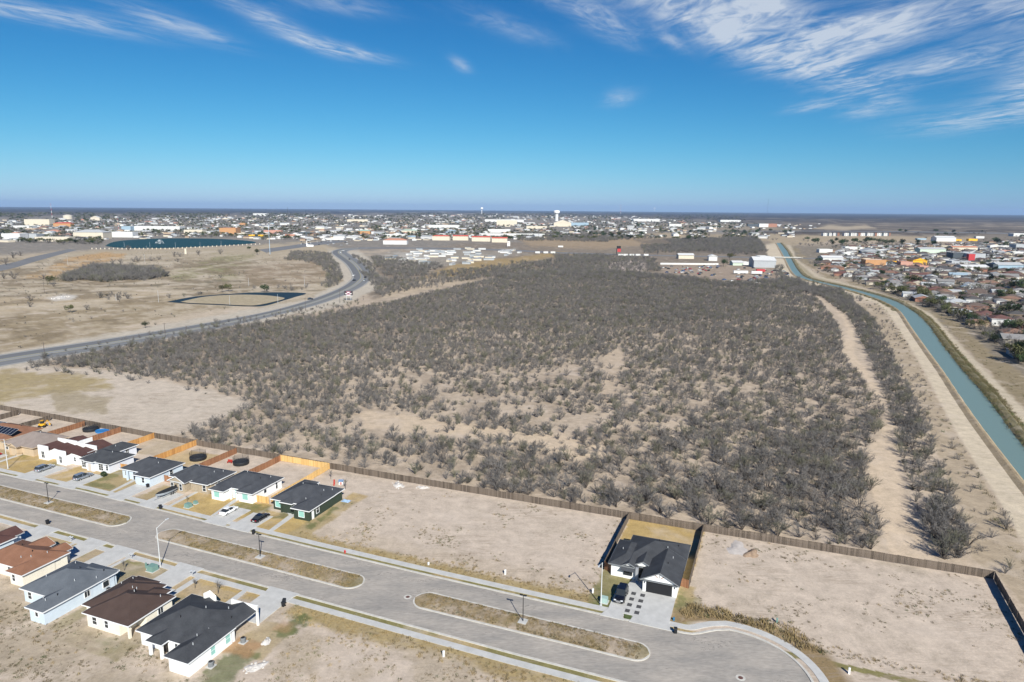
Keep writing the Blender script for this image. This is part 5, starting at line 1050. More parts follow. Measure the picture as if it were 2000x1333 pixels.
TWIG = leafy_mat('bare_twigs', (.09, .086, .084), (.225, .21, .198)); TWIGD = leafy_mat('dense_dark_twigs', (.06, .058, .048), (.12, .116, .092)); TWIGG = leafy_mat('greenish_twigs', (.10, .098, .075), (.19, .185, .135)); BARK = mat('grey_bark', (.10, .085, .075), .95, .2, 3)
LEAFD = leafy_mat('dark_evergreen_leaves', (.018, .034, .016), (.05, .075, .032)); LEAFO = leafy_mat('olive_leaves', (.06, .068, .03), (.12, .12, .055)); STRAW = leafy_mat('straw_blades', (.22, .16, .075), (.40, .31, .17)); WEED = leafy_mat('brown_weeds', (.09, .075, .045), (.2, .165, .095)); REED = leafy_mat('bank_reeds', (.10, .085, .045), (.22, .185, .095)); GRN = leafy_mat('green_weeds', (.045, .07, .025), (.10, .13, .05))
def bush_meshes(seed, ntwig, hgt=3.3, rad=2.6, tw=.03):
    """many-stemmed thorn bush: limbs fan out from the base, twigs sprout along their outer halves"""
    r = random.Random(seed); tr = MB(); cr = MB(); limbs = []; lean = Vector((r.gauss(0, .25), r.gauss(0, .25), 0))
    for i in range(r.randint(15, 19)):
        a = r.uniform(0, 6.283); q = rad*(r.random()**.5)*r.uniform(.75, 1.05); tip = Vector((q*math.cos(a), q*math.sin(a), hgt*r.uniform(.55, 1.0)*(1-.25*(q/rad)**2)))+lean
        mid = Vector((tip.x*.42+r.gauss(0, .15), tip.y*.42+r.gauss(0, .15), tip.z*.58)); b0 = Vector((.16*math.cos(a), .16*math.sin(a), 0)); limbs.append((b0, mid, tip)); w = r.uniform(.04, .075) if i < 7 else .03
        tr.tube(b0, mid, w, w*.65, 4, False); tr.tube(mid, tip, w*.65, w*.22, 3, False)
    for i in range(ntwig):
        b0, mid, tip = r.choice(limbs); t = r.random()**.7; c = mid.lerp(tip, t) if r.random() < .8 else b0.lerp(mid, .5+.5*t); ax = (tip-mid).normalized()
        d = (ax*.7+Vector((r.gauss(0, .62), r.gauss(0, .62), r.gauss(.12, .5)))).normalized()*r.uniform(.35, 1.05)*(hgt/3.3)**.5; w = d.orthogonal().normalized(); w.rotate(__import__('mathutils').Quaternion(d.normalized(), r.uniform(0, 6.28))); w *= tw*r.uniform(.6, 1.5)
        cr.quad(c-w, c+w, c+d)
    return tr, cr
NB = 8; BT = []; BC = []; BALL = []
for k in range(NB):
    t, c = bush_meshes(100+k, 560, rng.uniform(2.8, 3.7), rng.uniform(2.2, 2.9), .022) if k < 6 else bush_meshes(140, 420, 1.5, 1.7, .028) if k == 6 else bush_meshes(160, 330, 4.3, 2.4, .02); BT.append(t.mesh('trunk', BARK)); BC.append(c.mesh('crown', TWIGG if k in (2, 5) else TWIGD if k == 6 else TWIG))
    a = MB(); a.v = t.v+c.v; a.f = t.f+[tuple(i+len(t.v) for i in f) for f in c.f]; me = a.mesh('bush', BC[-1].materials[0]); BALL.append(bpy.data.objects.new('bush_source', me))
def tuft_src(name, m, n, h, spread, w, seed):
    r = random.Random(seed); mb = MB()
    for i in range(n):
        a = r.uniform(0, 6.28); d = r.random()**.6*spread; b = Vector((math.cos(a)*d, math.sin(a)*d, 0)); a2 = r.uniform(0, 6.28); s = Vector((math.cos(a2), math.sin(a2), 0))*w; l = Vector((r.gauss(0, .4), r.gauss(0, .4), 1)).normalized()*h*r.uniform(.5, 1.1); mb.quad(b-s, b+s, b+l)
    return bpy.data.objects.new(name, mb.mesh(name, m))
def scatter(name, label, pts, protos, group=None):
    """pts: list of (x, y, z, scale, rot, proto index); one uncountable mass as instances on points"""
    me = bpy.data.meshes.new(name); P = np.array(pts, dtype=np.float32); n = len(P); me.vertices.add(n); me.vertices.foreach_set('co', P[:, :3].ravel())
    for nm, col in (('sc', 3), ('ro', 4)):
        at = me.attributes.new(nm, 'FLOAT', 'POINT'); at.data.foreach_set('value', P[:, col].copy())
    at = me.attributes.new('pi', 'INT', 'POINT'); at.data.foreach_set('value', P[:, 5].astype(np.int32))
    o = bpy.data.objects.new(name, me); COL.objects.link(o); o['kind'] = 'stuff'; o['label'] = label; o['category'] = name.replace('_', ' ')
    ng = bpy.data.node_groups.new(name, 'GeometryNodeTree'); ng.interface.new_socket('Geometry', in_out='INPUT', socket_type='NodeSocketGeometry'); ng.interface.new_socket('Geometry', in_out='OUTPUT', socket_type='NodeSocketGeometry')
    N = ng.nodes.new; L = ng.links.new; gi = N('NodeGroupInput'); go = N('NodeGroupOutput'); jn = N('GeometryNodeJoinGeometry')
    def attr(nm, t): a = N('GeometryNodeInputNamedAttribute'); a.data_type = t; a.inputs['Name'].default_value = nm; return a.outputs[0]
    sc, ro_, pi_ = attr('sc', 'FLOAT'), attr('ro', 'FLOAT'), attr('pi', 'INT'); cx = N('ShaderNodeCombineXYZ'); L(ro_, cx.inputs[2])
    for k, p in enumerate(protos):
        oi = N('GeometryNodeObjectInfo'); oi.inputs['Object'].default_value = p; oi.inputs['As Instance'].default_value = True
        cm = N('FunctionNodeCompare'); cm.data_type = 'INT'; cm.operation = 'EQUAL'; L(pi_, cm.inputs[2]); cm.inputs[3].default_value = k
        io = N('GeometryNodeInstanceOnPoints'); L(gi.outputs[0], io.inputs['Points']); L(cm.outputs[0], io.inputs['Selection']); L(oi.outputs['Geometry'], io.inputs['Instance']); L(cx.outputs[0], io.inputs['Rotation']); L(sc, io.inputs['Scale']); L(io.outputs[0], jn.inputs[0])
    L(jn.outputs[0], go.inputs[0]); md = o.modifiers.new('scatter', 'NODES'); md.node_group = ng; return o

# --- where the scrub grows
NR = np.random.RandomState(11)
def candidates(x0, y0, x1, y1, cell):
    gx, gy = np.meshgrid(np.arange(x0, x1, cell), np.arange(y0, y1, cell)); X = gx.ravel()+NR.uniform(-.5, .5, gx.size)*cell; Y = gy.ravel()+NR.uniform(-.5, .5, gx.size)*cell
    return X, Y
X, Y = candidates(-420, 120, 330, 780, 2.2); px, py = proj(X, Y); U, V = w2uv(X, Y)
ok = (px > -60) & (px < 2060) & (V > 151.5); X, Y, px, py = X[ok], Y[ok], px[ok], py[ok]
fld = sdpoly(px, py, FIELD); stp = sdpoly(px, py, STRIP); trl = sdpoly(px, py, TRAIL); n1 = fbm(X*.045, Y*.045, 61)-.5; n2 = fbm(X*.16, Y*.16, 66)-.5
base = np.interp(py, [540, 640, 700, 760, 850, 950, 1060], [.97, .96, .9, .74, .68, .64, .62]) + np.clip((700-px)/700, -.1, .28)*(py < 860)
base = base+np.clip((px-1350)/900, -.1, .12)*(py > 700)
dn = (fld < -1)*np.clip(base+1.5*n1+1.1*n2, 0, 1)
dn = np.maximum(dn, (stp < 0)*np.clip(.95+.5*n1, 0, 1)); dn *= 1-.97*((trl < 2) & (stp > -1.5))
clear = [[(705, 808), (800, 818), (1000, 846), (1185, 872), (1180, 895), (1110, 888), (900, 846), (715, 828)], [(1185, 690), (1215, 684), (1226, 715), (1195, 780), (1178, 770)]]
for c in clear: dn *= np.where(sdpoly(px, py, c)+22*n1+10*n2 < 0, .15, 1)
# thin growth on the canal side of the strip and at the field rim
side = sdpoly(px, py, [(1660, 590), (1716, 596), (1770, 668), (1830, 778), (1866, 843), (1940, 965), (2000, 1068), (2000, 1180), (1900, 1090), (1838, 900), (1795, 800), (1745, 700), (1705, 625)])
dn = np.maximum(dn, (side < -1)*np.clip(.20+1.1*n2+.45*n1, 0, .6)); dn = np.maximum(dn, ((fld >= -1) & (fld < 14) & (px < 700) & (py < 780))*.12)
sel = NR.uniform(0, 1, len(X)) < dn*.93
X, Y, px, py, stp, side, trl0 = X[sel], Y[sel], px[sel], py[sel], stp[sel], side[sel], trl[sel]
sc = NR.uniform(.42, 1.0, len(X))*np.where(NR.uniform(0, 1, len(X)) < .28, 1.38, 1.0); sc *= np.interp(py, [560, 860, 960], [.78, .8, .92]); sc[side < -1] *= .62; sc[(stp < 0)] *= 1.12; big = (px > 1790) & (py > 1000); sc[big] *= 1.25; big = (px < 1760) & (py > 860); sc[big] *= 1.12; sc[(px > 1250) & (px < 1760) & (py > 840)] *= 1.12
D = np.hypot(np.hypot(X, Y), H); shown = sc/D*((px > 5) & (px < 1995)); order = np.argsort(-shown); first = set(order[:300].tolist())
scr = []; nz_ = 0
for i in range(len(X)):
    k = int(NR.choice(NB, p=[.19, .17, .11, .16, .12, .07, .10, .08])); rot = NR.uniform(0, 6.28)
    if i in first:
        rich = k in (2, 5); bigb = sc[i] > 1.0
        form = 'low dark dense thorn bush' if k == 6 else 'tall thin-branched bare mesquite bush' if k == 7 else ('large ' if bigb else 'medium ')+('bare mesquite bush with a greenish tinge' if rich else 'bare grey-brown mesquite bush')
        vv = w2uv(float(X[i]), float(Y[i])); near_lone = -32 < vv[0] < -6
        lab = form+(' in the strip beside the canal track' if stp[i] < 0 or side[i] < 0 else ' right behind the lone white house\'s back fence' if vv[1] < 168 and near_lone else ' just behind the long back fence' if vv[1] < 160 else ' a few rows behind the long back fence' if vv[1] < 175 else ' at the rim of the sandy trail' if trl0[i] < 28 else ' in the middle of the thorny scrub field')
        r_ = thing('mesquite_bush', lab, 'bush', float(X[i]), float(Y[i]), 0, float(rot), lab.replace(' bush', ' bushes', 1)); r_.scale = (float(sc[i]),)*3
        for nm, me in (('trunk', BT[k]), ('crown', BC[k])): o = bpy.data.objects.new(nm, me); COL.objects.link(o); o.parent = r_
    else: scr.append((X[i], Y[i], 0, sc[i], rot, k))
print('bushes', len(X))
scatter('scrub_thicket', 'mass of bare grey-brown thorn scrub spreading away toward the town', scr, BALL)
# --- brush farther off: road sides, grove in the park, belts behind the field
def belt(polys, cell, prob, s0, s1, pr=(.22, .2, .1, .16, .1, .05, .1, .07)):
    out = []
    for P in polys:
        W = np.array([g(*p) for p in P]); X, Y = candidates(W[:, 0].min(), W[:, 1].min(), W[:, 0].max(), W[:, 1].max(), cell); px, py = proj(X, Y)
        nn = fbm(X*.03, Y*.03, 71)-.5; ins = (sdpoly(px, py, P)+(14 if cell < 6 else 7)*nn < 0) & (NR.uniform(0, 1, len(X)) < prob+1.3*nn)
        out += [(x, y, 0, NR.uniform(s0, s1), NR.uniform(0, 6.28), int(NR.choice(NB, p=pr))) for x, y in zip(X[ins], Y[ins])]
    return out
pts = belt([[(955, 545), (1100, 528), (1290, 538), (1420, 555), (1560, 545), (1600, 580), (1500, 562), (1290, 546), (1100, 541)]], 3.6, .9, .9, 1.4)
pts += belt([[(700, 530), (760, 545), (840, 535), (930, 525), (1040, 512), (1180, 500), (1280, 505), (1290, 530), (1100, 535), (960, 545), (880, 555), (740, 580)]], 4.6, .66, .7, 1.4)
pts += belt([[(720, 500), (800, 510), (870, 520), (820, 540), (750, 540)], [(1080, 500), (1180, 498), (1180, 512), (1090, 515)]], 4.6, .7, .8, 1.4)
pts += belt([[(180, 578), (240, 572), (270, 580), (220, 588)], [(380, 582), (400, 570), (330, 580), (300, 590)], [(480, 565), (600, 558), (610, 568), (480, 572)]], 7, .4, .7, 1.3)
pts += belt([[(1300, 468), (1480, 464), (1500, 494), (1330, 490)], [(1250, 480), (1330, 478), (1390, 490), (1260, 497)], [(1010, 455), (1240, 462), (1180, 474), (1010, 470)], [(1380, 483), (1490, 480), (1480, 498), (1390, 498)]], 7, .75, .9, 1.7)
pts += belt([[(645, 500), (662, 520), (672, 540), (655, 560), (628, 562), (640, 535), (610, 512), (560, 508), (565, 494), (620, 492)], [(690, 500), (720, 510), (740, 540), (765, 556), (735, 560), (720, 530)]], 4.5, .8, .8, 1.3)
pts += belt([[(1510, 520), (1530, 520), (1540, 545), (1515, 545)], [(1530, 545), (1600, 556), (1690, 588), (1660, 592), (1590, 572)]], 4.5, .6, .8, 1.3)
pts += belt([[(0, 560), (0, 515), (120, 500), (300, 492), (520, 492), (640, 540), (600, 565), (330, 575), (0, 610)], [(0, 690), (0, 612), (330, 578), (480, 602), (300, 640)]], 7.5, .2, .18, .5, (.2, .1, .1, .1, .1, .1, .3, 0))
scatter('roadside_brush', 'low bare brush along the road bends and beyond the scrub field', pts, BALL)
pts = belt([[(112, 549), (135, 537), (160, 533), (182, 524), (215, 521), (240, 525), (282, 527), (322, 535), (330, 541), (300, 545), (250, 546), (205, 552), (160, 549), (135, 553)]], 3.6, .95, 1.0, 2.2); scatter('bare_grove', 'dense dark grove of bare trees in the dry park', pts, BALL)
# --- reeds on the canal banks
src = [tuft_src('reed_source', REED, 26, 1.15, .9, .05, 1), tuft_src('reed_source', WEED, 22, .95, .9, .05, 2), tuft_src('reed_source', GRN, 20, 1.0, .8, .05, 3)]
pts = []
PR = catmull([g(*p) for p in CAN_R], 40); prr = random.Random(3)
for d_, n_ in ((.9, .9), (2.1, 1.0), (3.3, .95), (4.3, .4)):
    for p in offs(PR, d_):
        for q in range(3 if math.hypot(*p) < 600 else 1):
            if prr.random() < n_: pts.append((p[0]+prr.uniform(-1.2, 1.2), p[1]+prr.uniform(-1.2, 1.2), .35 if d_ < 4 else 0, prr.uniform(.6, 1.25), prr.uniform(0, 6.3), prr.choice([0, 0, 1, 1, 2])))
for p in offs(catmull([g(*p) for p in CAN_L], 30), -.9):
    if prr.random() < .55: pts.append((p[0]+prr.uniform(-.5, .5), p[1]+prr.uniform(-.5, .5), .4, prr.uniform(.25, .5), prr.uniform(0, 6.3), prr.choice([0, 1])))
pl = offs(catmull([g(*p) for p in CRL], 40), -1.5)
for p in pl:
    if prr.random() < .42: pts.append((p[0]+prr.uniform(-2.5, 1.0), p[1]+prr.uniform(-2, 2), 0, prr.uniform(.4, 1.0), prr.uniform(0, 6.3), prr.choice([0, 1, 1, 2])))
for p in offs(catmull([g(*p) for p in CRR], 40), 2.5):
    for q in range(2):
        if prr.random() < .5: pts.append((p[0]+prr.uniform(-1.0, 7), p[1]+prr.uniform(-3, 3), 0, prr.uniform(.3, .8), prr.uniform(0, 6.3), prr.choice([0, 1, 1, 2])))
for p in offs(catmull([g(*p) for p in CAN_L[4:9]], 60), -2.0):
    for q in range(2):
        if prr.random() < .7: pts.append((p[0]+prr.uniform(-2.5, 1.2), p[1]+prr.uniform(-2.5, 1.2), .1, prr.uniform(.7, 1.3), prr.uniform(0, 6.3), prr.choice([0, 1, 1, 2])))
scatter('bank_reeds', 'brown and olive reeds crowding both canal banks', pts, src)
# --- weeds on lots, verges and medians (street coordinates)
src = [tuft_src('weed_source', WEED, 16, .22, .22, .022, 5), tuft_src('weed_source', STRAW, 18, .3, .26, .022, 6), tuft_src('weed_source', GRN, 18, .18, .25, .025, 7), tuft_src('weed_source', WEED, 10, .12, .35, .03, 8)]
n = 110000; U = NR.uniform(-250, 60, n); V = NR.uniform(54, 149, n); ktv = np.interp(U, [p[0] for p in KT], [p[1] for p in KT]); kbv = np.interp(U, [p[0] for p in KB], [p[1] for p in KB]); X, Y = uvw(U, V)
n1 = fbm(U*.11, V*.11, 81)-.5; n2 = fbm(U*.55, V*.55, 86)-.5; dc = np.hypot(U-CC[0], V-CC[1]); isl = (V < ktv+2.9) & (V > kbv-3) | (dc < 15.6)
lot = ~isl & (((U > -94.5) & (U < 44) & (V > ktv) & ~((U > -27.8) & (U < -10.8))) | ((V < kbv) & ((U > -77.5) | (V < 68.5) & (U < -60))) | ((U > -175) & (U < -78) & (V < 73.5) & (V > 52)))
p = np.where(lot, np.clip(2.6*n1+1.9*n2-.16, 0, .8), 0); vt = np.where(lot & ((V-ktv > 0) & (V-ktv < 6+6*n1) | (V < kbv) & (kbv-V < 7+6*n1)), .55, 0); p = np.maximum(p, vt); back = (V < 74) & (U < -77) & lot; p = np.where(back, np.clip(.22+2.0*n1+1.6*n2, 0, .8), p); p = np.where((V < 86) & (U > -77.5) & lot, np.clip(.1+2.2*n1+1.6*n2, 0, .8), p)
ring = lot & (dc > 15.8) & (dc < 19+5*n1) & (V > 99); p = np.where(ring, .9, p); keep = NR.uniform(0, 1, n) < p; pts = []
for u, v, x, y, vv, rg, a in zip(U[keep], V[keep], X[keep], Y[keep], vt[keep], ring[keep], n2[keep]):
    k = int(NR.choice(4, p=[.3, .6, .05, .05])) if (vv > 0 or rg) else int(NR.choice(4, p=[.45, .08, .12, .35])); pts.append((x, y, 0, NR.uniform(.7, 1.5)*(2.1 if rg else 1.0), NR.uniform(0, 6.28), k))
n = 26000; U = NR.uniform(-240, -12, n); t = NR.uniform(-1, 1, n); mc = np.interp(U, [-240, -136, -120, -72, -55, -14], [105.9, 104.2, 103.4, 102.1, 101.6, 101.15]); V = mc+t*2.15; on = ((U < -135.5) | ((U > -121) & (U < -71.5)) | ((U > -56) & (U < -16))); nn = fbm(U*.6, V*.6, 91)-.5; keep = on & (NR.uniform(0, 1, n) < np.clip(.42+2.0*nn, 0, 1))
for u, v in zip(U[keep], V[keep]): x, y = uvw(u, v); pts.append((x, y, .17, NR.uniform(.6, 1.25), NR.uniform(0, 6.28), int(NR.choice(4, p=[.4, .32, .12, .16]))))
scatter('lot_weeds', 'dry weeds and grass tufts dotting the bare lots, verges and street medians', pts, src)
# small bare saplings in the near gardens
for u, v, s, who in [(-98.1, 89.0, .55, 'beside the path of the chocolate-roofed house'), (-92.7, 89.2, .75, 'on the golden lawn before the white parapet house'), (-116.1, 88.8, .6, 'on the lawn before the pale blue grey-roofed house'), (-130.4, 118.2, .45, 'on the golden lawn by the tan stone house'), (-99.0, 139.2, .8, 'near the red toy slide'), (-106.5, 143.4, .7, 'beside the fresh yellow fence')]:
    x, y = uvw(u, v); o = thing('sapling', 'thin bare sapling '+who, 'sapling', x, y, 0, u); r2 = random.Random(int(-u*10)); tr = MB().tube((0, 0, 0), (.05, 0, 1.6), .05, .03, 6); tw = MB()
    for i in range(70):
        b = Vector((.05, 0, r2.uniform(1.0, 1.7))); d = Vector((r2.gauss(0, .6), r2.gauss(0, .6), r2.uniform(.2, 1.2))).normalized()*r2.uniform(.5, 1.3); w = d.orthogonal().normalized()*.018; tw.quad(b-w, b+w, b+d)
    tr.build('trunk', BARK, o); tw.build('crown', TWIG, o); o.scale = (s*1.7,)*3
# ---------------------------------------------------------------- town
RC = {'brown': shingle('town_brown_roof', (.09, .065, .055), (.15, .115, .10)), 'rust': shingle('town_rust_roof', (.16, .095, .07), (.25, .155, .115)), 'maroon': shingle('town_maroon_roof', (.10, .05, .045), (.16, .085, .075)), 'grey': shingle('town_grey_roof', (.17, .165, .165), (.27, .26, .255)), 'dark': shingle('town_dark_roof', (.05, .048, .05), (.10, .095, .095)), 'pale': shingle('town_pale_roof', (.30, .315, .33), (.44, .45, .46)), 'blue': shingle('town_blue_roof', (.22, .30, .37), (.33, .42, .49)), 'salmon': shingle('town_salmon_roof', (.38, .16, .10), (.50, .25, .17)), 'white': shingle('town_white_roof', (.46, .47, .48), (.60, .60, .60)), 'green': shingle('town_teal_roof', (.22, .36, .31), (.32, .46, .40)), 'red': shingle('town_red_roof', (.42, .07, .05), (.52, .12, .09))}
WC = {'white': mat('town_white_wall', (.60, .60, .59), .8, .05, .3), 'cream': mat('town_cream_wall', (.58, .52, .42), .85, .06, .3), 'tan': mat('town_tan_wall', (.38, .29, .21), .85, .08, .4), 'brick': mat('town_brick_wall', (.33, .17, .12), .9, .12, .8), 'grey': mat('town_grey_wall', (.36, .38, .40), .8, .06, .3), 'pink': mat('town_pink_wall', (.48, .27, .21), .85, .06, .3), 'yellow': mat('town_yellow_wall', (.78, .42, .03), .7, .04, .3), 'dark': mat('town_dark_wall', (.07, .085, .10), .7, .1, .3), 'green': mat('town_pale_green_wall', (.47, .56, .47), .8, .05, .3), 'blue': mat('town_blue_wall', (.28, .38, .46), .8, .05, .3), 'red': mat('town_red_wall', (.42, .045, .05), .7, .05, .3), 'orange': mat('town_orange_wall', (.46, .25, .12), .8, .06, .3)}
RNAME = {'brown': 'brown', 'rust': 'rust-orange', 'maroon': 'maroon', 'grey': 'grey', 'dark': 'dark', 'pale': 'pale grey', 'blue': 'pale blue', 'salmon': 'salmon tile', 'white': 'white', 'green': 'teal', 'red': 'red'}
def mperpx(px, py): x, y = g(px, py); return math.hypot(math.hypot(x, y), H)*math.cos(math.atan(math.hypot(px-1000, py-666.5)/FPX))/FPX
PLACED = []
def building(label, px, py, w, d, h, wall, roof, kind='hip', rot=0.0, cat='house', name='house', wn=0, group=None, pitch=.33, ohang=.5):
    """px, py: middle of the visible base; w, d, h metres"""
    x, y = g(px, py); L_ = math.hypot(x, y); x += x/L_*d*.5; y += y/L_*d*.5
    root = thing(name, label, cat, x, y, 0, rot, group); PLACED.append((x, y, max(w, d)*.6)); wm = WC[wall] if isinstance(wall, str) else wall; rm = RC[roof] if isinstance(roof, str) else roof
    mr, mf, mw = MB(), MB(), MB(); mw.box(-w/2, -d/2, 0, w/2, d/2, h)
    if kind == 'flat':
        mw.box(-w/2-.08, -d/2-.08, h, w/2+.08, -d/2+.2, h+.5).box(-w/2-.08, d/2-.2, h, w/2+.08, d/2+.08, h+.5).box(-w/2-.08, -d/2+.2, h, -w/2+.2, d/2-.2, h+.5).box(w/2-.2, -d/2+.2, h, w/2+.08, d/2-.2, h+.5)
        mr.quad((-w/2+.2, -d/2+.2, h+.05), (w/2-.2, -d/2+.2, h+.05), (w/2-.2, d/2-.2, h+.05), (-w/2+.2, d/2-.2, h+.05))
    else: roof_block(mr, mf, mw, (-w/2-ohang, -d/2-ohang, w/2+ohang, d/2+ohang, h, pitch, kind), ohang)
    mw.build('wall', wm, root); r = mr.build('roof', rm, root)
    if mf.f: mf.build('fascia', wm, r)
    for i in range(wn):
        a = -w/2+w*(i+.5)/wn; o = MB().box(a-.6, -d/2-.05, .9, a+.6, -d/2+.02, 2.1).build('window', TRIM, root); MB().box(a-.5, -d/2-.08, 1.0, a+.5, -d/2, 2.0).build('pane', GLASS, o)
    return root
R20, R70 = R(-22), R(68)
# houses near the canal, each with its own spot
for (px, py, wpx, d, h, wall, roof, kind, rot, lab) in [
    (1832, 590, 34, 13, 3.2, 'blue', 'pale', 'hip', R20, 'pale roofed house with a dark blue roof field, close to the canal'), (1868, 598, 46, 12, 3.0, 'cream', 'pale', 'hip', R20, 'long cream house with pale roof beside the pale blue-walled one'),
    (1905, 605, 44, 11, 2.8, 'brick', 'brown', 'hip', R20, 'brown-roofed brick house behind the long cream house'), (1888, 614, 38, 11, 2.8, 'cream', 'rust', 'hip', R20, 'rust-roofed cream house nearest the right canal track'), (1925, 622, 40, 12, 2.8, 'brick', 'maroon', 'hip', R20, 'maroon-roofed brick house with a chimney'),
    (1952, 637, 44, 12, 4.6, 'white', 'maroon', 'hip', R20, 'tall white-walled house with maroon roof'), (1990, 634, 36, 12, 2.9, 'white', 'brown', 'hip', R20, 'low white house with brown roof behind the tall white-walled one'), (1978, 662, 50, 14, 3.0, 'cream', 'rust', 'hip', R20, 'cream house with broad rust-brown roof and timber fence'), (1990, 700, 40, 12, 2.9, 'grey', 'brown', 'hip', R20, 'grey house half hidden in bare trees'),
    (1645, 540, 38, 13, 3.0, 'brick', 'maroon', 'hip', R20, 'maroon hip-roofed house by the canal bend'), (1655, 541, 18, 9, 3.4, 'white', 'maroon', 'gy', R20, 'small white gabled house beside the maroon hip roof'), (1625, 527, 50, 12, 3.0, 'brick', 'rust', 'hip', R20, 'long rust-roofed brick house near the bridge'), (1688, 547, 36, 12, 2.8, 'grey', 'grey', 'hip', R20, 'grey hip-roofed house by the dirt yard'),
    (1708, 557, 40, 12, 2.8, 'cream', 'brown', 'hip', R20, 'brown-roofed cream house along the canal track'), (1745, 562, 34, 12, 2.8, 'white', 'grey', 'hip', R20, 'white house with grey roof near the bare trees'), (1736, 561, 12, 9, 3, 'cream', 'salmon', 'gy', R20, 'little salmon-roofed house against the grey roof'), (1740, 537, 28, 11, 2.8, 'brick', 'maroon', 'hip', R20, 'maroon-roofed house behind the round dark tree'), (1757, 545, 26, 11, 2.8, 'white', 'grey', 'hip', R20, 'white house under a grey-green roof'), (1785, 546, 30, 11, 2.8, 'tan', 'rust', 'hip', R20, 'tan house with rust roof beyond the white ones'),
    (1788, 577, 24, 11, 3.0, 'blue', 'dark', 'hip', R20, 'house with navy-dark hip roof'), (1808, 582, 26, 10, 3.0, 'white', 'brown', 'hip', R20, 'white-walled house with brown roof next to the navy-dark roof'), (1870, 543, 36, 12, 3.2, 'white', 'blue', 'gx', R20, 'white house with a pale blue metal roof'), (1884, 536, 26, 11, 2.8, 'cream', 'rust', 'hip', R20, 'cream house with rust hip roof below the red portal building'), (1976, 539, 34, 13, 3.0, 'brick', 'maroon', 'hip', R20, 'wide maroon hip-roofed brick house'), (1962, 545, 50, 14, 3.0, 'white', 'grey', 'gx', R20, 'long house with a flat-looking grey roof'), (1932, 559, 46, 13, 2.9, 'cream', 'rust', 'hip', R20, 'cream house with rust-brown roof and white gable'), (1880, 553, 40, 12, 2.8, 'tan', 'brown', 'hip', R20, 'tan house with long brown roof'), (1888, 567, 22, 9, 3.0, 'white', 'blue', 'gy', R20, 'small house with light blue gable roof'), (1905, 580, 38, 12, 2.9, 'white', 'brown', 'gx', R20, 'brown roof with white gable ends and a white porch'), (1950, 572, 36, 12, 2.8, 'cream', 'brown', 'hip', R20, 'brown hip roof beside the big dark tree'), (1975, 588, 40, 12, 2.8, 'brick', 'brown', 'hip', R20, 'brick house in front of the big dark tree'), (1990, 560, 36, 12, 2.8, 'cream', 'dark', 'hip', R20, 'dark hip roof at the end of the lane')]:
    building(lab, px, py, wpx*mperpx(px, py)*.82, d, h, wall, roof, kind, rot, wn=3 if py > 560 else 0)
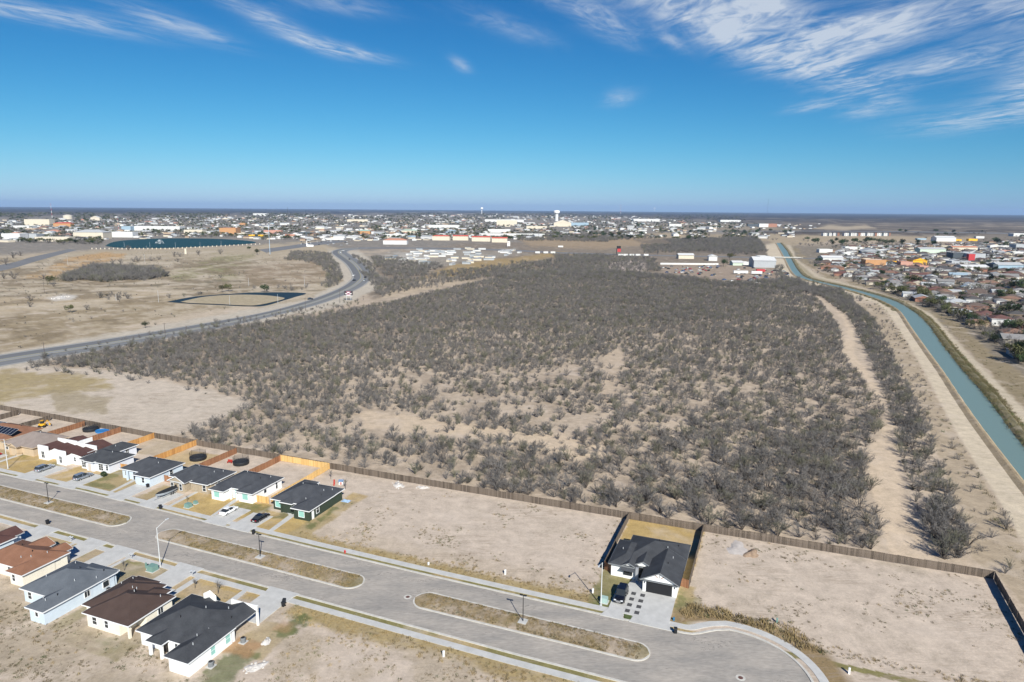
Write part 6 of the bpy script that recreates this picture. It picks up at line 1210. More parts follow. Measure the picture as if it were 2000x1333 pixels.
for (px, py, wpx, d, hpx, wall, roof, kind, rot, lab) in [
    (1622, 512, 40, 16, 9, 'white', 'white', 'gx', 0, 'white metal shop building by the bridge'), (1655, 499, 22, 12, 5, 'white', 'white', 'flat', 0, 'low white shed behind the white shop'), (1610, 494, 26, 12, 7, 'white', 'pale', 'flat', 0, 'white flat shed with trucks near the upper canal'), (1665, 488, 34, 10, 5, 'white', 'white', 'flat', 0, 'long white trailer-like shed with a red truck'), (1698, 497, 34, 40, 6, 'grey', 'pale', 'gy', R(-20), 'long grey gabled warehouse beyond the bridge'), (1720, 492, 18, 10, 4, 'white', 'white', 'flat', 0, 'small white shed at the grey warehouse end'),
    (1705, 520, 38, 16, 13, 'orange', 'white', 'flat', R(-6), 'tan two-storey block with white flat roof'), (1733, 515, 26, 16, 6, 'yellow', 'brown', 'hip', R(-10), 'brown hip-roofed shop with a yellow patch of wall'), (1790, 517, 26, 20, 9, 'yellow', 'brown', 'gy', R(-8), 'building with a bright yellow gabled front'), (1766, 522, 22, 14, 11, 'pink', 'salmon', 'flat', R(-8), 'pink two-storey block beside the yellow front'), (1800, 527, 16, 12, 8, 'pink', 'salmon', 'flat', R(-8), 'lower pink block beside the yellow front'),
    (1866, 507, 22, 30, 13, 'dark', 'grey', 'flat', R(-14), 'dark grey left half of the warehouse with the red portal'), (1894, 508, 36, 28, 13, 'grey', 'pale', 'flat', R(4), 'light grey right half of the warehouse with the red portal'), (1895, 510, 13, 5, 14, 'red', 'red', 'flat', R(4), 'red entrance portal of the grey warehouse'), (1816, 495, 52, 16, 9, 'green', 'pale', 'gx', R(3), 'long pale green warehouse behind the yellow front'), (1880, 488, 50, 14, 5, 'cream', 'salmon', 'gx', R(2), 'long cream building with a reddish roof'), (1963, 527, 52, 18, 10, 'blue', 'pale', 'gx', R(3), 'long blue-grey warehouse with a dark end'), (1934, 527, 9, 16, 11, 'dark', 'grey', 'flat', R(3), 'dark end block of the blue-grey warehouse'), (1898, 527, 52, 14, 6, 'white', 'white', 'gx', R(3), 'low long white building before the blue-grey warehouse'), (1860, 518, 16, 14, 8, 'grey', 'white', 'flat', 0, 'small grey flat block before the red portal'), (1842, 472, 38, 24, 8, 'white', 'white', 'gx', 0, 'large white hall at the edge of the tan field'), (1869, 471, 13, 10, 3, 'yellow', 'rust', 'flat', 0, 'low yellow unit near the white hall'), (1898, 471, 17, 10, 4, 'yellow', 'white', 'flat', 0, 'low yellow unit farther from the white hall, white-roofed'), (1798, 469, 18, 10, 3, 'blue', 'pale', 'flat', 0, 'low pale blue shed by the tan field'), (1912, 466, 16, 10, 4, 'white', 'white', 'flat', 0, 'white shed behind the yellow unit'), (1985, 462, 22, 24, 6, 'white', 'white', 'flat', 0, 'white block beyond the far sheds'), (1990, 486, 26, 20, 9, 'grey', 'pale', 'flat', 0, 'grey-blue block at the far sheds'), (1950, 484, 40, 12, 4, 'white', 'white', 'flat', 0, 'row of low white sheds by the far lane'), (1960, 494, 18, 12, 5, 'pink', 'pale', 'flat', 0, 'small pinkish shed by the far lane'), (1985, 497, 24, 12, 5, 'white', 'pale', 'flat', 0, 'small white shed with parked trucks'),
    # scrapyard
    (1338, 506, 30, 14, 8, 'cream', 'white', 'gx', 0, 'cream building with ragged pale roof by the cross road'), (1391, 510, 16, 18, 10, 'white', 'white', 'gy', R(-10), 'white gabled shop at the scrapyard gate'), (1438, 519, 20, 14, 6, 'green', 'white', 'gx', 0, 'small shop with a dark green front at the scrapyard'), (1488, 523, 42, 26, 15, 'grey', 'white', 'gx', R(-5), 'large pale warehouse beside the canal and scrapyard'), (1490, 506, 20, 20, 5, 'white', 'white', 'flat', 0, 'low white block behind the large pale warehouse'), (1454, 518, 14, 10, 6, 'white', 'pale', 'flat', 0, 'tiny white office next to the green-fronted shop'), (1500, 481, 0, 0, 0, 'white', 'white', 'flat', 0, ''),
    # left and centre
    (78, 441, 49, 30, 13, 'cream', 'white', 'flat', 0, 'wide cream hotel slab with red bands'), (125, 444, 34, 20, 8, 'orange', 'red', 'hip', 0, 'red-roofed restaurant with a yellow top'), (182, 467, 58, 34, 14, 'cream', 'pale', 'hip', 0, 'cream two-winged building with pale hip roofs by the lake'), (238, 464, 54, 24, 11, 'white', 'white', 'flat', 0, 'white modern blocks on the lake shore'), (252, 451, 18, 30, 9, 'blue', 'white', 'flat', 0, 'blue-fronted end of the long white store'), (308, 451, 98, 34, 9, 'white', 'white', 'flat', 0, 'long white retail store beyond the lake'), (382, 458, 36, 26, 9, 'cream', 'pale', 'flat', 0, 'beige store at the right end of the lake'), (30, 468, 36, 26, 12, 'white', 'white', 'flat', 0, 'white warehouse left of the cream building'), (60, 467, 40, 26, 10, 'grey', 'pale', 'flat', 0, 'grey warehouse beside the white warehouse'), (108, 472, 68, 20, 9, 'cream', 'white', 'flat', 0, 'long cream store with white roof'), (50, 447, 36, 26, 6, 'white', 'white', 'flat', 0, 'low white store before the hotel slab'), (188, 431, 18, 20, 6, 'cream', 'white', 'gy', 0, 'cream gabled hall in the trees'), (450, 458, 32, 34, 13, 'orange', 'red', 'flat', 0, 'tan cube building with dark window bays and a red top'), (470, 461, 20, 16, 5, 'cream', 'pale', 'flat', 0, 'low cream annex under the tan cube'), (494, 465, 12, 14, 6, 'yellow', 'white', 'flat', 0, 'yellow shop standing west of the car park'), (511, 465, 9, 14, 6, 'yellow', 'white', 'flat', 0, 'smaller yellow shop beside the larger yellow one'), (475, 441, 10, 16, 5, 'orange', 'rust', 'flat', 0, 'orange-brown cube in the trees'), (534, 457, 34, 16, 7, 'pink', 'red', 'flat', 0, 'pink and red shop row past the tan cube'), (546, 467, 14, 12, 5, 'white', 'white', 'flat', 0, 'white kiosk near the flag pole'), (653, 469, 40, 16, 3, 'white', 'dark', 'flat', 0, 'petrol station with flat dark canopy'), (600, 459, 30, 16, 5, 'dark', 'dark', 'flat', 0, 'dark low restaurant near the petrol station'), (712, 458, 24, 18, 7, 'orange', 'green', 'hip', 0, 'tan building with teal hip roof'), (742, 459, 22, 16, 6, 'grey', 'grey', 'hip', 0, 'grey hip-roofed motel block'), (774, 464, 44, 18, 6, 'white', 'white', 'flat', 0, 'white shop row with blue fronts'), (773, 478, 46, 20, 9, 'white', 'salmon', 'hip', 0, 'white building under a wide salmon tile roof'), (862, 470, 34, 14, 9, 'cream', 'red', 'hip', R(-4), 'cream motel wing under red roof, at its left end'), (900, 470, 30, 14, 9, 'cream', 'red', 'gx', R(-4), 'cream motel wing under red roof, between the dark trees'), (940, 472, 36, 14, 9, 'cream', 'red', 'gx', R(-4), 'cream motel wing under red roof, right of the dark trees'), (976, 474, 30, 14, 9, 'cream', 'red', 'gx', R(-4), 'cream motel wing under red roof, at the white sign'), (800, 457, 30, 16, 7, 'cream', 'green', 'hip', 0, 'cream building with teal roof by the motel'), (990, 441, 40, 30, 11, 'cream', 'white', 'flat', 0, 'tall beige hotel block in the far town'), (985, 434, 76, 40, 5, 'white', 'white', 'flat', 0, 'long white store behind the beige hotel'), (975, 455, 44, 20, 7, 'white', 'white', 'flat', 0, 'white sheds below the beige hotel'), (1000, 461, 128, 20, 4, 'white', 'white', 'flat', 0, 'very long low white storage row'), (1048, 448, 40, 20, 6, 'cream', 'rust', 'flat', 0, 'cream row with reddish gables'), (1098, 443, 34, 30, 8, 'cream', 'cream' if 0 else 'white', 'gy', 0, 'cream peaked hall below the big water tower'), (1132, 442, 34, 26, 7, 'blue', 'blue', 'flat', 0, 'blue-roofed hall below the big water tower'), (868, 446, 60, 30, 6, 'white', 'white', 'flat', 0, 'white shed row left of the beige hotel'), (1262, 433, 52, 40, 5, 'white', 'white', 'flat', 0, 'long white plant far behind the field'), (1318, 443, 24, 26, 5, 'white', 'white', 'flat', 0, 'white shed in the tan field'), (1425, 434, 40, 40, 4, 'white', 'white', 'flat', 0, 'far white sheds before the dark plain'), (1472, 443, 26, 20, 5, 'dark', 'dark', 'flat', 0, 'dark block of the far apartment row'), (1490, 444, 18, 20, 7, 'white', 'white', 'flat', 0, 'white block of the far apartment row'), (1506, 444, 20, 20, 7, 'brick', 'dark', 'flat', 0, 'brick block of the far apartment row'), (510, 422, 26, 60, 5, 'white', 'white', 'flat', 0, 'white plant in the far town'), (700, 434, 40, 40, 5, 'cream', 'white', 'flat', 0, 'cream school in the far town')]:
    if not lab: continue
    mp_ = mperpx(px, py); building(lab, px, py, wpx*mp_, d, max(hpx*mp_*.9, 2.6), wall, roof, kind, rot, 'building', 'building')
o = building('pale roofed house carrying two navy solar arrays, close to the canal track', 1846, 600, 12, 10, 3.0, 'white', 'pale', 'hip', R20)
x, y = g(1338, 517.5); o = thing('boundary_wall', 'long white wall along the scrapyard', 'wall', x, y); mpx = mperpx(1338, 517)
for i in range(10): MB().box(-48*mpx+i*11.3*mpx, 0, 0, -48*mpx+(i+.985)*11.3*mpx, .5, 2.3).build('wall_panel', WC['white'], o)
# apartments: blocks of white, dark and brick bays
for i, (px, w) in enumerate([(1616, 16), (1633, 12), (1658, 18), (1674, 12), (1690, 18), (1706, 12), (1722, 18), (1734, 10)]):
    x, y = g(px, 461.5); mp_ = mperpx(px, 461); root = thing('apartment_block', 'three-storey block of white, dark and brick bays, standing before the dark plain', 'apartment', x, y, 0, 0, 'apartment blocks on the tan field'); W = w*mp_; hh = 9.5
    MB().box(-W/2, 0, 0, -W*.05, 14, hh).build('white_bay', WC['white'], root); MB().box(-W*.05, .8, 0, W*.22, 14, hh-1).build('dark_bay', WC['dark'], root); MB().box(W*.22, .3, 0, W/2, 14, hh+.6).build('brick_bay', WC['brick' if i % 2 else 'white'], root)
    MB().box(-W/2-.4, -.4, hh+.02, W/2+.4, 14.4, hh+.45).build('roof', RC['dark'], root)
    for f in range(3):
        for a in (-.38, -.17, .36): q = MB().box(a*W-.9, -.1 if a < 0 else .2, 1+f*3, a*W+.9, .3 if a < 0 else .35, 2.5+f*3).build('window', GLASS, root)
# scattered houses: right-hand neighbourhood, then the far town
def far_house(px, py, wall, roof, kind, lab, grp, sz, d, rot):
    building(lab, px, py, sz, d, NRT.uniform(2.8, 3.4), wall, roof, kind, rot, 'building' if kind == 'flat' else 'house', 'building' if kind == 'flat' else 'house', group=grp)
NRT = random.Random(21); cnt = 0
def try_place(px, py, sep):
    x, y = g(px, py)
    for (a, b, r) in PLACED:
        if (a-x)**2+(b-y)**2 < (r+sep)**2: return False
    return True
RT = [(1580, 516), (1640, 480), (1840, 474), (2030, 466), (2040, 740), (1960, 680), (1850, 612), (1700, 556), (1620, 530)]
tries = 0
while cnt < 95 and tries < 4000:
    tries += 1; px = NRT.uniform(1560, 2040); py = NRT.uniform(478, 720)**1.0
    if NRT.random() > (560/py)**5 or float(sdpoly(np.array([px]), np.array([py]), RT)[0]) > -3 or not try_place(px, py, 8): continue
    roof = NRT.choice(['brown', 'brown', 'maroon', 'rust', 'grey', 'grey', 'dark', 'pale', 'brown', 'dark']); wall = NRT.choice(['white', 'cream', 'cream', 'tan', 'brick', 'grey'])
    far_house(px, py, wall, roof, NRT.choice(['hip', 'hip', 'gx']), '%s-walled house with %s roof in the crowded neighbourhood beyond the canal' % (wall, RNAME[roof]), 'neighbourhood houses, %s and %s' % (wall, roof), NRT.uniform(11, 17), NRT.uniform(9, 12), R20 if NRT.random() < .7 else R70); cnt += 1
cnt = tries = 0; FT_ = [(-20, 432), (300, 424), (900, 419), (1240, 424), (1420, 438), (1380, 462), (1180, 462), (1000, 468), (700, 470), (560, 470), (420, 462), (0, 474)]
while cnt < 290 and tries < 9000:
    tries += 1; px = NRT.uniform(-20, 1440); py = 421+54*NRT.random()**1.4
    if float(sdpoly(np.array([px]), np.array([py]), FT_)[0]) > 0 or not try_place(px, py, 4): continue
    roof = NRT.choice(['white', 'white', 'white', 'pale', 'grey', 'brown', 'salmon', 'rust', 'dark', 'blue']); wall = NRT.choice(['white', 'white', 'cream', 'tan', 'pink', 'grey']); s = NRT.uniform(14, 30)*(1+max(0, 440-py)/25)
    far_house(px, py, wall, roof, NRT.choice(['hip', 'flat', 'flat', 'flat', 'gx']), '%s-walled building with %s roof among the trees of the far town' % (wall, RNAME[roof]), 'far town buildings, %s and %s' % (wall, roof), s, NRT.uniform(12, 22), NRT.uniform(-.3, .3)); cnt += 1

# the rest of the town: more roofs than one could count, as one mass
PROT = []
for i, (w, d, h, wl, rf, kd) in enumerate([(13, 9, 3, 'white', 'grey', 'hip'), (15, 10, 3, 'cream', 'brown', 'hip'), (18, 12, 4, 'white', 'white', 'gx'), (12, 9, 3, 'white', 'pale', 'gx'), (14, 10, 3, 'tan', 'rust', 'hip'), (24, 14, 5, 'white', 'pale', 'gx'), (13, 10, 3, 'grey', 'dark', 'hip')]):
    mr, mf, mw = MB(), MB(), MB(); mw.box(-w/2, -d/2, 0, w/2, d/2, h); roof_block(mr, mf, mw, (-w/2-.4, -d/2-.4, w/2+.4, d/2+.4, h, .3, kd), .4)
    mb = MB(); mb.v = mw.v+mr.v; nw_ = len(mw.f); mb.f = mw.f+[tuple(k+len(mw.v) for k in f) for f in mr.f]; me = mb.mesh('far_roof', WC[wl]); me.materials.append(RC[rf])
    for k, f in enumerate(me.polygons): f.material_index = int(k >= nw_)
    PROT.append(bpy.data.objects.new('roof_source', me))
pts = []
for i in range(7000):
    px = NRT.uniform(-40, 1600); py = 419+56*NRT.random()**1.25
    if px > 1430 and not (438 < py < 448 or 455 < py < 466 and px < 1560): continue
    if px <= 1430 and float(sdpoly(np.array([px]), np.array([py]), FT_)[0]) > 1: continue
    if float(vnoise(np.array([px*.035]), np.array([py*.35]), 15)[0]) < .33 or not try_place(px, py, 0): continue
    x, y = g(px, py); pts.append((x, y, 0, NRT.uniform(.8, 1.25)*(1+max(0, 432-py)/18), NRT.choice([0, .3, 1.57, 1.8, -.4]), NRT.choice([0, 0, 1, 1, 2, 3, 3, 4, 5, 6, 6])))
    if len(pts) > 1250: break
for i in range(5000):
    px = NRT.uniform(1600, 2050); py = NRT.uniform(468, 640)
    if NRT.random() > (500/py)**3 or float(sdpoly(np.array([px]), np.array([py]), RT)[0]) > -3 or not try_place(px, py, 6.5): continue
    x, y = g(px, py); PLACED.append((x, y, 8)); pts.append((x, y, 0, NRT.uniform(.8, 1.1), R20+NRT.choice([0, 1.57]), NRT.choice([0, 0, 1, 1, 1, 3, 4, 6, 6])))
scatter('distant_roofs', 'countless small pale and brown roofs filling the far town', pts, PROT)
print('far houses', cnt, len(pts))
# mobile homes and trailers
cnt = tries = 0; MH = [(735, 500), (800, 488), (880, 484), (990, 486), (1030, 494), (990, 503), (920, 518), (840, 521), (770, 512)]
while cnt < 72 and tries < 3000:
    tries += 1; px = NRT.uniform(735, 1030); py = NRT.uniform(484, 521)
    if float(sdpoly(np.array([px]), np.array([py]), MH)[0]) > -1 or not try_place(px, py, .5): continue
    roof = NRT.choice(['white', 'pale', 'pale', 'blue']); building('pale mobile home with %s roof in the crowded trailer park' % RNAME[roof], px, py, NRT.uniform(9, 16), 4.2, 2.6, NRT.choice(['white', 'cream', 'grey', 'white']), roof, 'gx', NRT.choice([0, 0, R(-12), R(75)]), 'mobile home', 'mobile_home', group='mobile homes with %s roofs' % roof, pitch=.15, ohang=.2); cnt += 1
def trailer(px, py, wpx, m, lab, grp=None):
    x, y = g(px, py); w = wpx*mperpx(px, py); o = thing('box_trailer', lab, 'trailer', x, y, 0, 0, grp); MB().box(-w/2, 0, 1.1, w/2, 2.6, 4.0).build('box', m, o)
    for s in (-.36, -.28, .3): MB().tube((s*w, -.02, .5), (s*w, 2.62, .5), .5, n=10).build('wheel', RUBBER, o)
    MB().box(-w/2+.2, .9, .9, w/2-.2, 1.7, 1.1).build('chassis', BLACKM, o)
trailer(1447, 536, 28, WC['white'], 'long white box trailer in the scrapyard'); trailer(1478, 537, 21, WC['white'], 'shorter white box trailer in the scrapyard'); trailer(1486, 533, 17, WC['red'], 'red box trailer behind the shorter white one')
for i, px in enumerate([1212, 1222, 1234, 1246, 1262, 1050, 1066, 1080]): trailer(px, 501.5 if px > 1100 else 496.5, 9, WC['white'], 'white box trailer parked along the cross road', 'white trailers by the cross road')
trailer(1095, 484.5, 10, WC['white'], 'lone pale trailer in the field north of the cross road')
# ---------------------------------------------------------------- small cars
CARM = {}
def small_car(px, py, rot, colname, col, lab, grp=None, cat='car'):
    if colname not in CARM:
        p = mat('far_paint_'+colname, col, .3, coat=.3); mb = MB(); mb.box(-2.2, -.9, .3, 2.2, .9, .95, .12, .08); nb = len(mb.f); mb.box(-1.5, -.8, .95, 1.0, .8, 1.5, .4, .12); mb.box(-1.05, -.66, 1.5, .55, .66, 1.53); nc = len(mb.f)
        for sx in (-1.4, 1.4):
            for sy in (-.86, .86): mb.tube((sx, sy-.1, .33), (sx, sy+.1, .33), .33, n=8)
        me = mb.mesh('car', p); me.materials.append(GLASS); me.materials.append(RUBBER)
        for i, f in enumerate(me.polygons): f.material_index = 0 if i < nb else (1 if i < nb+6 else (0 if i < nc else 2))
        CARM[colname] = me
    x, y = g(px, py); o = bpy.data.objects.new('car', CARM[colname]); COL.objects.link(o); o.location = (x, y, .05); o.rotation_euler = (0, 0, rot); tag(o, lab, cat, grp)
for px, py, rot, c, col, lab in [(664.5, 494, 2.2, 'white', (.75, .75, .75), 'white car on the far bend of the highway'), (670, 490.5, 2.6, 'white', None, 'white car entering the far bend of the highway'), (682.5, 507.5, 2.0, 'dark', (.03, .03, .035), 'dark car between the two bends of the highway'), (691, 539, 1.5, 'white', None, 'white car in the left lanes of the near bend'), (692, 549, 1.3, 'dark', None, 'dark car in the left lanes of the near bend'), (709, 535, 1.9, 'dark', None, 'leading dark car in the right lanes of the near bend'), (713.5, 543, 1.6, 'black', (.012, .012, .014), 'black car in the right lanes of the near bend'), (712, 549, 1.5, 'silver', (.4, .42, .45), 'silver car in the right lanes of the near bend'), (606, 585.5, .45, 'dark', None, 'dark car on the straight highway past the pond')]:
    small_car(px, py, rot, c, col, lab)
pal = [('white', None), ('silver', None), ('dark', None), ('black', None), ('red', (.35, .02, .02)), ('blue', (.04, .1, .25)), ('tan', (.4, .33, .24)), ('grey', (.18, .19, .2))]
for c, col in [('red', (.35, .02, .02)), ('blue', (.04, .1, .25)), ('tan', (.4, .33, .24)), ('grey', (.18, .19, .2))]: small_car(1300+NRT.uniform(0, 90), 533, NRT.uniform(0, 6), c, col, '%s scrap car in the yard by the canal' % c, 'scrap cars, '+c)
SY = [(1284, 520), (1400, 519), (1470, 524), (1540, 530), (1548, 548), (1470, 556), (1400, 552), (1380, 540), (1290, 536)]; k = 0; tries = 0
while k < 120 and tries < 4000:
    tries += 1; px = NRT.uniform(1284, 1550); py = NRT.uniform(518, 557)
    if float(sdpoly(np.array([px]), np.array([py]), SY)[0]) > 0 or not try_place(px, py, 2): continue
    if 1400 < px < 1440 and 525 < py < 545: continue
    c, _ = NRT.choice(pal); small_car(px, py, NRT.choice([.2, 1.4, 1.7, -.2])+NRT.gauss(0, .2), c, None, '%s scrap car in the yard by the canal' % c, 'scrap cars, '+c); k += 1
for i in range(34):
    px = NRT.uniform(575, 690); py = NRT.uniform(465, 480); c, _ = NRT.choice(pal[:4])
    if try_place(px, py, 3): small_car(px, py, NRT.choice([0, 1.57])+NRT.gauss(0, .1), c, None, '%s car parked near the petrol station' % c, 'cars near the petrol station, '+c)
for i in range(30):
    px = NRT.uniform(1600, 1990); py = NRT.uniform(500, 600)
    if float(sdpoly(np.array([px]), np.array([py]), RT)[0]) < -5 and try_place(px, py, 2): c, _ = NRT.choice(pal); small_car(px, py, R20+NRT.choice([0, 1.57]), c, None, '%s car parked in the neighbourhood beyond the canal' % c, 'neighbourhood cars, '+c)
# ---------------------------------------------------------------- landmarks
def water_tower(px, py, top, wpx, lab, fat):
    x, y = g(px, py); mp_ = mperpx(px, py); h = (py-top)*mp_*1.02; r = wpx*mp_/2; o = thing('water_tower', lab, 'water tower', x, y); s = r*(.52 if fat else .22)
    MB().lathe([(s*1.15, 0), (s, h*.1), (s, h*.68), (s*1.2, h*.7)], 20).build('shaft', WC['white'] if fat else WHITE, o, smooth=False); MB().lathe([(s*1.15, h*.66), (r*.96, h*.76), (r, h*.8), (r, h*.92), (r*.8, h*.98), (r*.15, h)], 24).build('tank', WHITE, o)
    MB().tube((0, 0, h), (0, 0, h*1.04), r*.06, n=6).build('finial', GALV, o)
water_tower(1087, 432, 412, 12, 'large white water tower with wide fluted column', True); water_tower(941, 419.5, 406, 5, 'slim white water tower in the far trees', False); water_tower(1278, 413.8, 406.5, 4, 'tiny white water tower near the horizon', False)
RWM = mat('mast_red', (.45, .06, .05), .6)
def mast(px, py, top, lab, banded=True, r=.55):
    x, y = g(px, py); h = (py-top)*mperpx(px, py); o = thing('radio_mast', lab, 'mast', x, y); n = 6; rr = max(r, mperpx(px, py)*.35)
    for i in range(n): MB().tube((0, 0, h*i/n), (0, 0, h*(i+1)/n), rr*(1-.55*i/n), rr*(1-.55*(i+1)/n), 5).build('mast_section', (RWM if i % 2 else WHITE) if banded else BLACKM, o)
mast(102, 426, 398, 'red and white lattice mast behind the cream hotel'); mast(232, 452, 427, 'red mast beside the long white store'); mast(562, 420, 405, 'slender pale mast in the far town', False, .4); mast(1212, 418, 400, 'red and white mast near the horizon'); mast(1499, 416, 389, 'very tall dark guyed mast above the horizon', False, .4); mast(597, 419, 410, 'small far mast left of the town school', False, .3); mast(970, 448, 440, 'short red sign tower before the beige hotel')
x, y = g(133, 428.5); o = thing('storage_tank', 'round cream storage tank in the far trees', 'tank', x, y); mp_ = mperpx(133, 428); MB().lathe([(8*mp_, 0), (8*mp_, 7*mp_), (3*mp_, 8.4*mp_), (.2, 8.6*mp_)], 24).build('shell', WC['cream'], o); MB().lathe([(8.1*mp_, 6.6*mp_), (8.15*mp_, 7*mp_)], 24).build('rim', WC['white'], o)
def pole(px, py, top, lab, m, name='utility_pole', arms=True, r=.14, cat='pole', grp=None):
    x, y = g(px, py); h = (py-top)*mperpx(px, py)*1.02; o = thing(name, lab, cat, x, y, group=grp); MB().tube((0, 0, 0), (0, 0, h), r, r*.7, 6).build('pole', m, o)
    if arms: MB().box(-1.1, -.08, h-.7, 1.1, .08, h-.55).build('crossarm', m, o)
for px, py, top, w in [(88, 699, 668, 'where it meets the golden lot'), (323, 659, 631, 'beside the sandy path'), (549, 627, 603, 'near the scrub field corner'), (597, 608, 582, 'past the pond'), (664, 592, 566, 'left of the roadside billboard'), (710, 586, 578, 'right of the roadside billboard')]: pole(px, py, top, 'dark wooden utility pole by the highway '+w, BARK)
pole(527.5, 497, 441, 'very tall pale blue-white flood-light pole by the park', mat('pale_blue_pole', (.42, .55, .68), .5), 'flood_light_pole', True, .35); pole(133, 520, 499, 'thin pole on the orange ball field', GALV, 'lamp_pole', False, .12); pole(283, 512, 497, 'thin pole between the bare park trees', GALV, 'lamp_pole', False, .12); pole(87, 572, 553, 'thin pole by the park scrub', BARK)
for px, py, top in [(243, 483, 473), (293, 484, 474), (343, 485, 474), (391, 482, 473), (432, 480, 471), (286, 486, 480)]: pole(px, py, top, 'slim pale lamp post on the lake promenade', GALV, 'lamp_post', False, .15, 'pole', 'lamp posts on the lake promenade')
pole(227, 588, 574, 'slim lamp post by the park path west of the pond', GALV, 'lamp_post', False, .12); pole(310, 591, 568, 'slim lamp post at the pond tip', GALV, 'lamp_post', False, .12); pole(449, 596, 578, 'slim lamp post on the pond island', GALV, 'lamp_post', False, .12); pole(543, 594, 575, 'slim lamp post at the road side of the pond', GALV, 'lamp_post', False, .12); pole(595, 561, 541, 'slim lamp post north of the pond', GALV, 'lamp_post', False, .12); pole(486, 559, 543, 'slim lamp post in the brown meadow', GALV, 'lamp_post', False, .12)
# lake promenade posts and fountain
for i in range(40):
    px = 180+i*8.4; py = 486.5+(.6 if px < 330 else -.052*(px-330)+.6); x, y = g(px, py); tag(MB().box(-.7, -.7, 0, .7, .7, 2.2, .1, .1).build('promenade_post', WC['cream'], None, (x, y, 0)), 'pale stone post in the row along the lake promenade', 'post', 'stone posts on the lake promenade')
x, y = g(312, 476); o = thing('fountain', 'white fountain spray in the lake', 'fountain', x, y); r2 = random.Random(5); mb = MB()
for i in range(190):
    a = r2.uniform(0, 6.28); t = r2.random(); rad = 9*t; z = 8*(1-t*t)*r2.uniform(.3, 1); c = Vector((rad*math.cos(a), rad*math.sin(a), z)); s = r2.uniform(.1, .28); mb.quad(c+Vector((-s, 0, 0)), c+Vector((0, 0, -s*1.6)), c+Vector((s, 0, 0)), c+Vector((0, 0, s*1.6)))
mb.build('spray', mat('white_spray', (.8, .82, .84), .6), o); MB().lathe([(2.4, .1), (2.2, .5), (.4, .6)], 12).build('float_ring', GALV, o)
# roadside billboards
x, y = g(681, 587); mp_ = mperpx(681, 587); W, hh = 16.5*mp_, 9.5*mp_; o = thing('billboard', 'dark roadside billboard with three white bars above a white base strip', 'billboard', x, y); b0 = 9*mp_
for s in (-.25, .25): MB().tube((s*W, .3, 0), (s*W, .3, b0), .2, n=6).build('post', GALV, o)
MB().box(-W/2, 0, b0, W/2, .5, b0+hh).build('panel', mat('billboard_dark', (.06, .05, .055), .6), o); MB().box(-W*.25, -.04, b0+hh*.05, W*.25, 0, b0+hh*.95).build('rose_field', mat('billboard_rose', (.25, .11, .15), .6), o)
for (a, z, w, t) in [(-.27, .42, .26, .12), (.26, .42, .26, .12), (0, .68, .28, .16), (0, -.02, 1.0, .07), (0, .14, .5, .1)]: MB().box((a-w/2)*W, -.1, b0+hh*(z-t/2), (a+w/2)*W, -.05, b0+hh*(z+t/2)).build('white_bar', WHITE, o)
x, y = g(1204, 499); mp_ = mperpx(1204, 499); o = thing('billboard', 'dark and red billboard on a single bent post by the cross road', 'billboard', x, y); MB().tube((0, 0, 0), (0, 0, 13*mp_), .5, n=8).build('post', BLACKM, o); MB().box(0, -.3, 12.5*mp_, 8*mp_, .3, 18*mp_).build('dark_panel', BLACKM, o); MB().box(1.5*mp_, -.7, 6.5*mp_, 8*mp_, -.3, 12.8*mp_).build('red_panel', WC['red'], o)
x, y = g(993, 483); mp_ = mperpx(993, 483); o = thing('sign', 'tall white sign board by the red-roofed motel', 'sign', x, y); MB().tube((-2*mp_, 0, 0), (-2*mp_, 0, 10*mp_), .3, n=6).build('post', GALV, o); MB().box(-2*mp_, -.2, 2*mp_, 3.2*mp_, .2, 11*mp_).build('panel', WHITE, o); MB().box(-1.2*mp_, -.3, 8.2*mp_, 2.4*mp_, -.2, 9.4*mp_).build('red_stripe', WC['pink'], o)
x, y = g(600, 482); o = thing('monument_sign', 'white stepped monument sign by the road fork', 'sign', x, y); mp_ = mperpx(600, 482); MB().box(-1.5*mp_, 0, 0, 2.5*mp_, 3, 4*mp_).build('base', WHITE, o); MB().box(2.5*mp_, 0, 0, 12*mp_, 3, 3.5*mp_).build('wing', WHITE, o); MB().tube((-1*mp_, 1.5, 4*mp_), (-1*mp_, 1.5, 11*mp_), .8, .5, 6).build('spire', WHITE, o)
x, y = g(362.5, 496.5); mp_ = mperpx(362, 496); o = thing('stone_slab', 'upright beige slab on the lake meadow', 'monument', x, y); MB().box(-1.9*mp_, 0, 0, 1.9*mp_, 2, 10.5*mp_, .2, .2).build('slab', WC['cream'], o)
# bridge over the canal
x0, y0 = g(1512, 504); x1, y1 = g(1566, 505); an = math.atan2(y1-y0, x1-x0); o = thing('bridge', 'low concrete road bridge over the canal', 'bridge', (x0+x1)/2, (y0+y1)/2, 0, an); L_ = math.hypot(x1-x0, y1-y0)
MB().box(-L_/2, -7, .5, L_/2, 7, .9).build('deck', FARASPH, o)
for s in (-7, 6.7): MB().box(-L_/2, s, .9, L_/2, s+.3, 1.6).build('parapet', KERB, o)
for s in (-.3, 0, .3): MB().box(s*L_-.5, -6.5, -.5, s*L_+.5, 6.5, .5).build('pier', KERB, o)
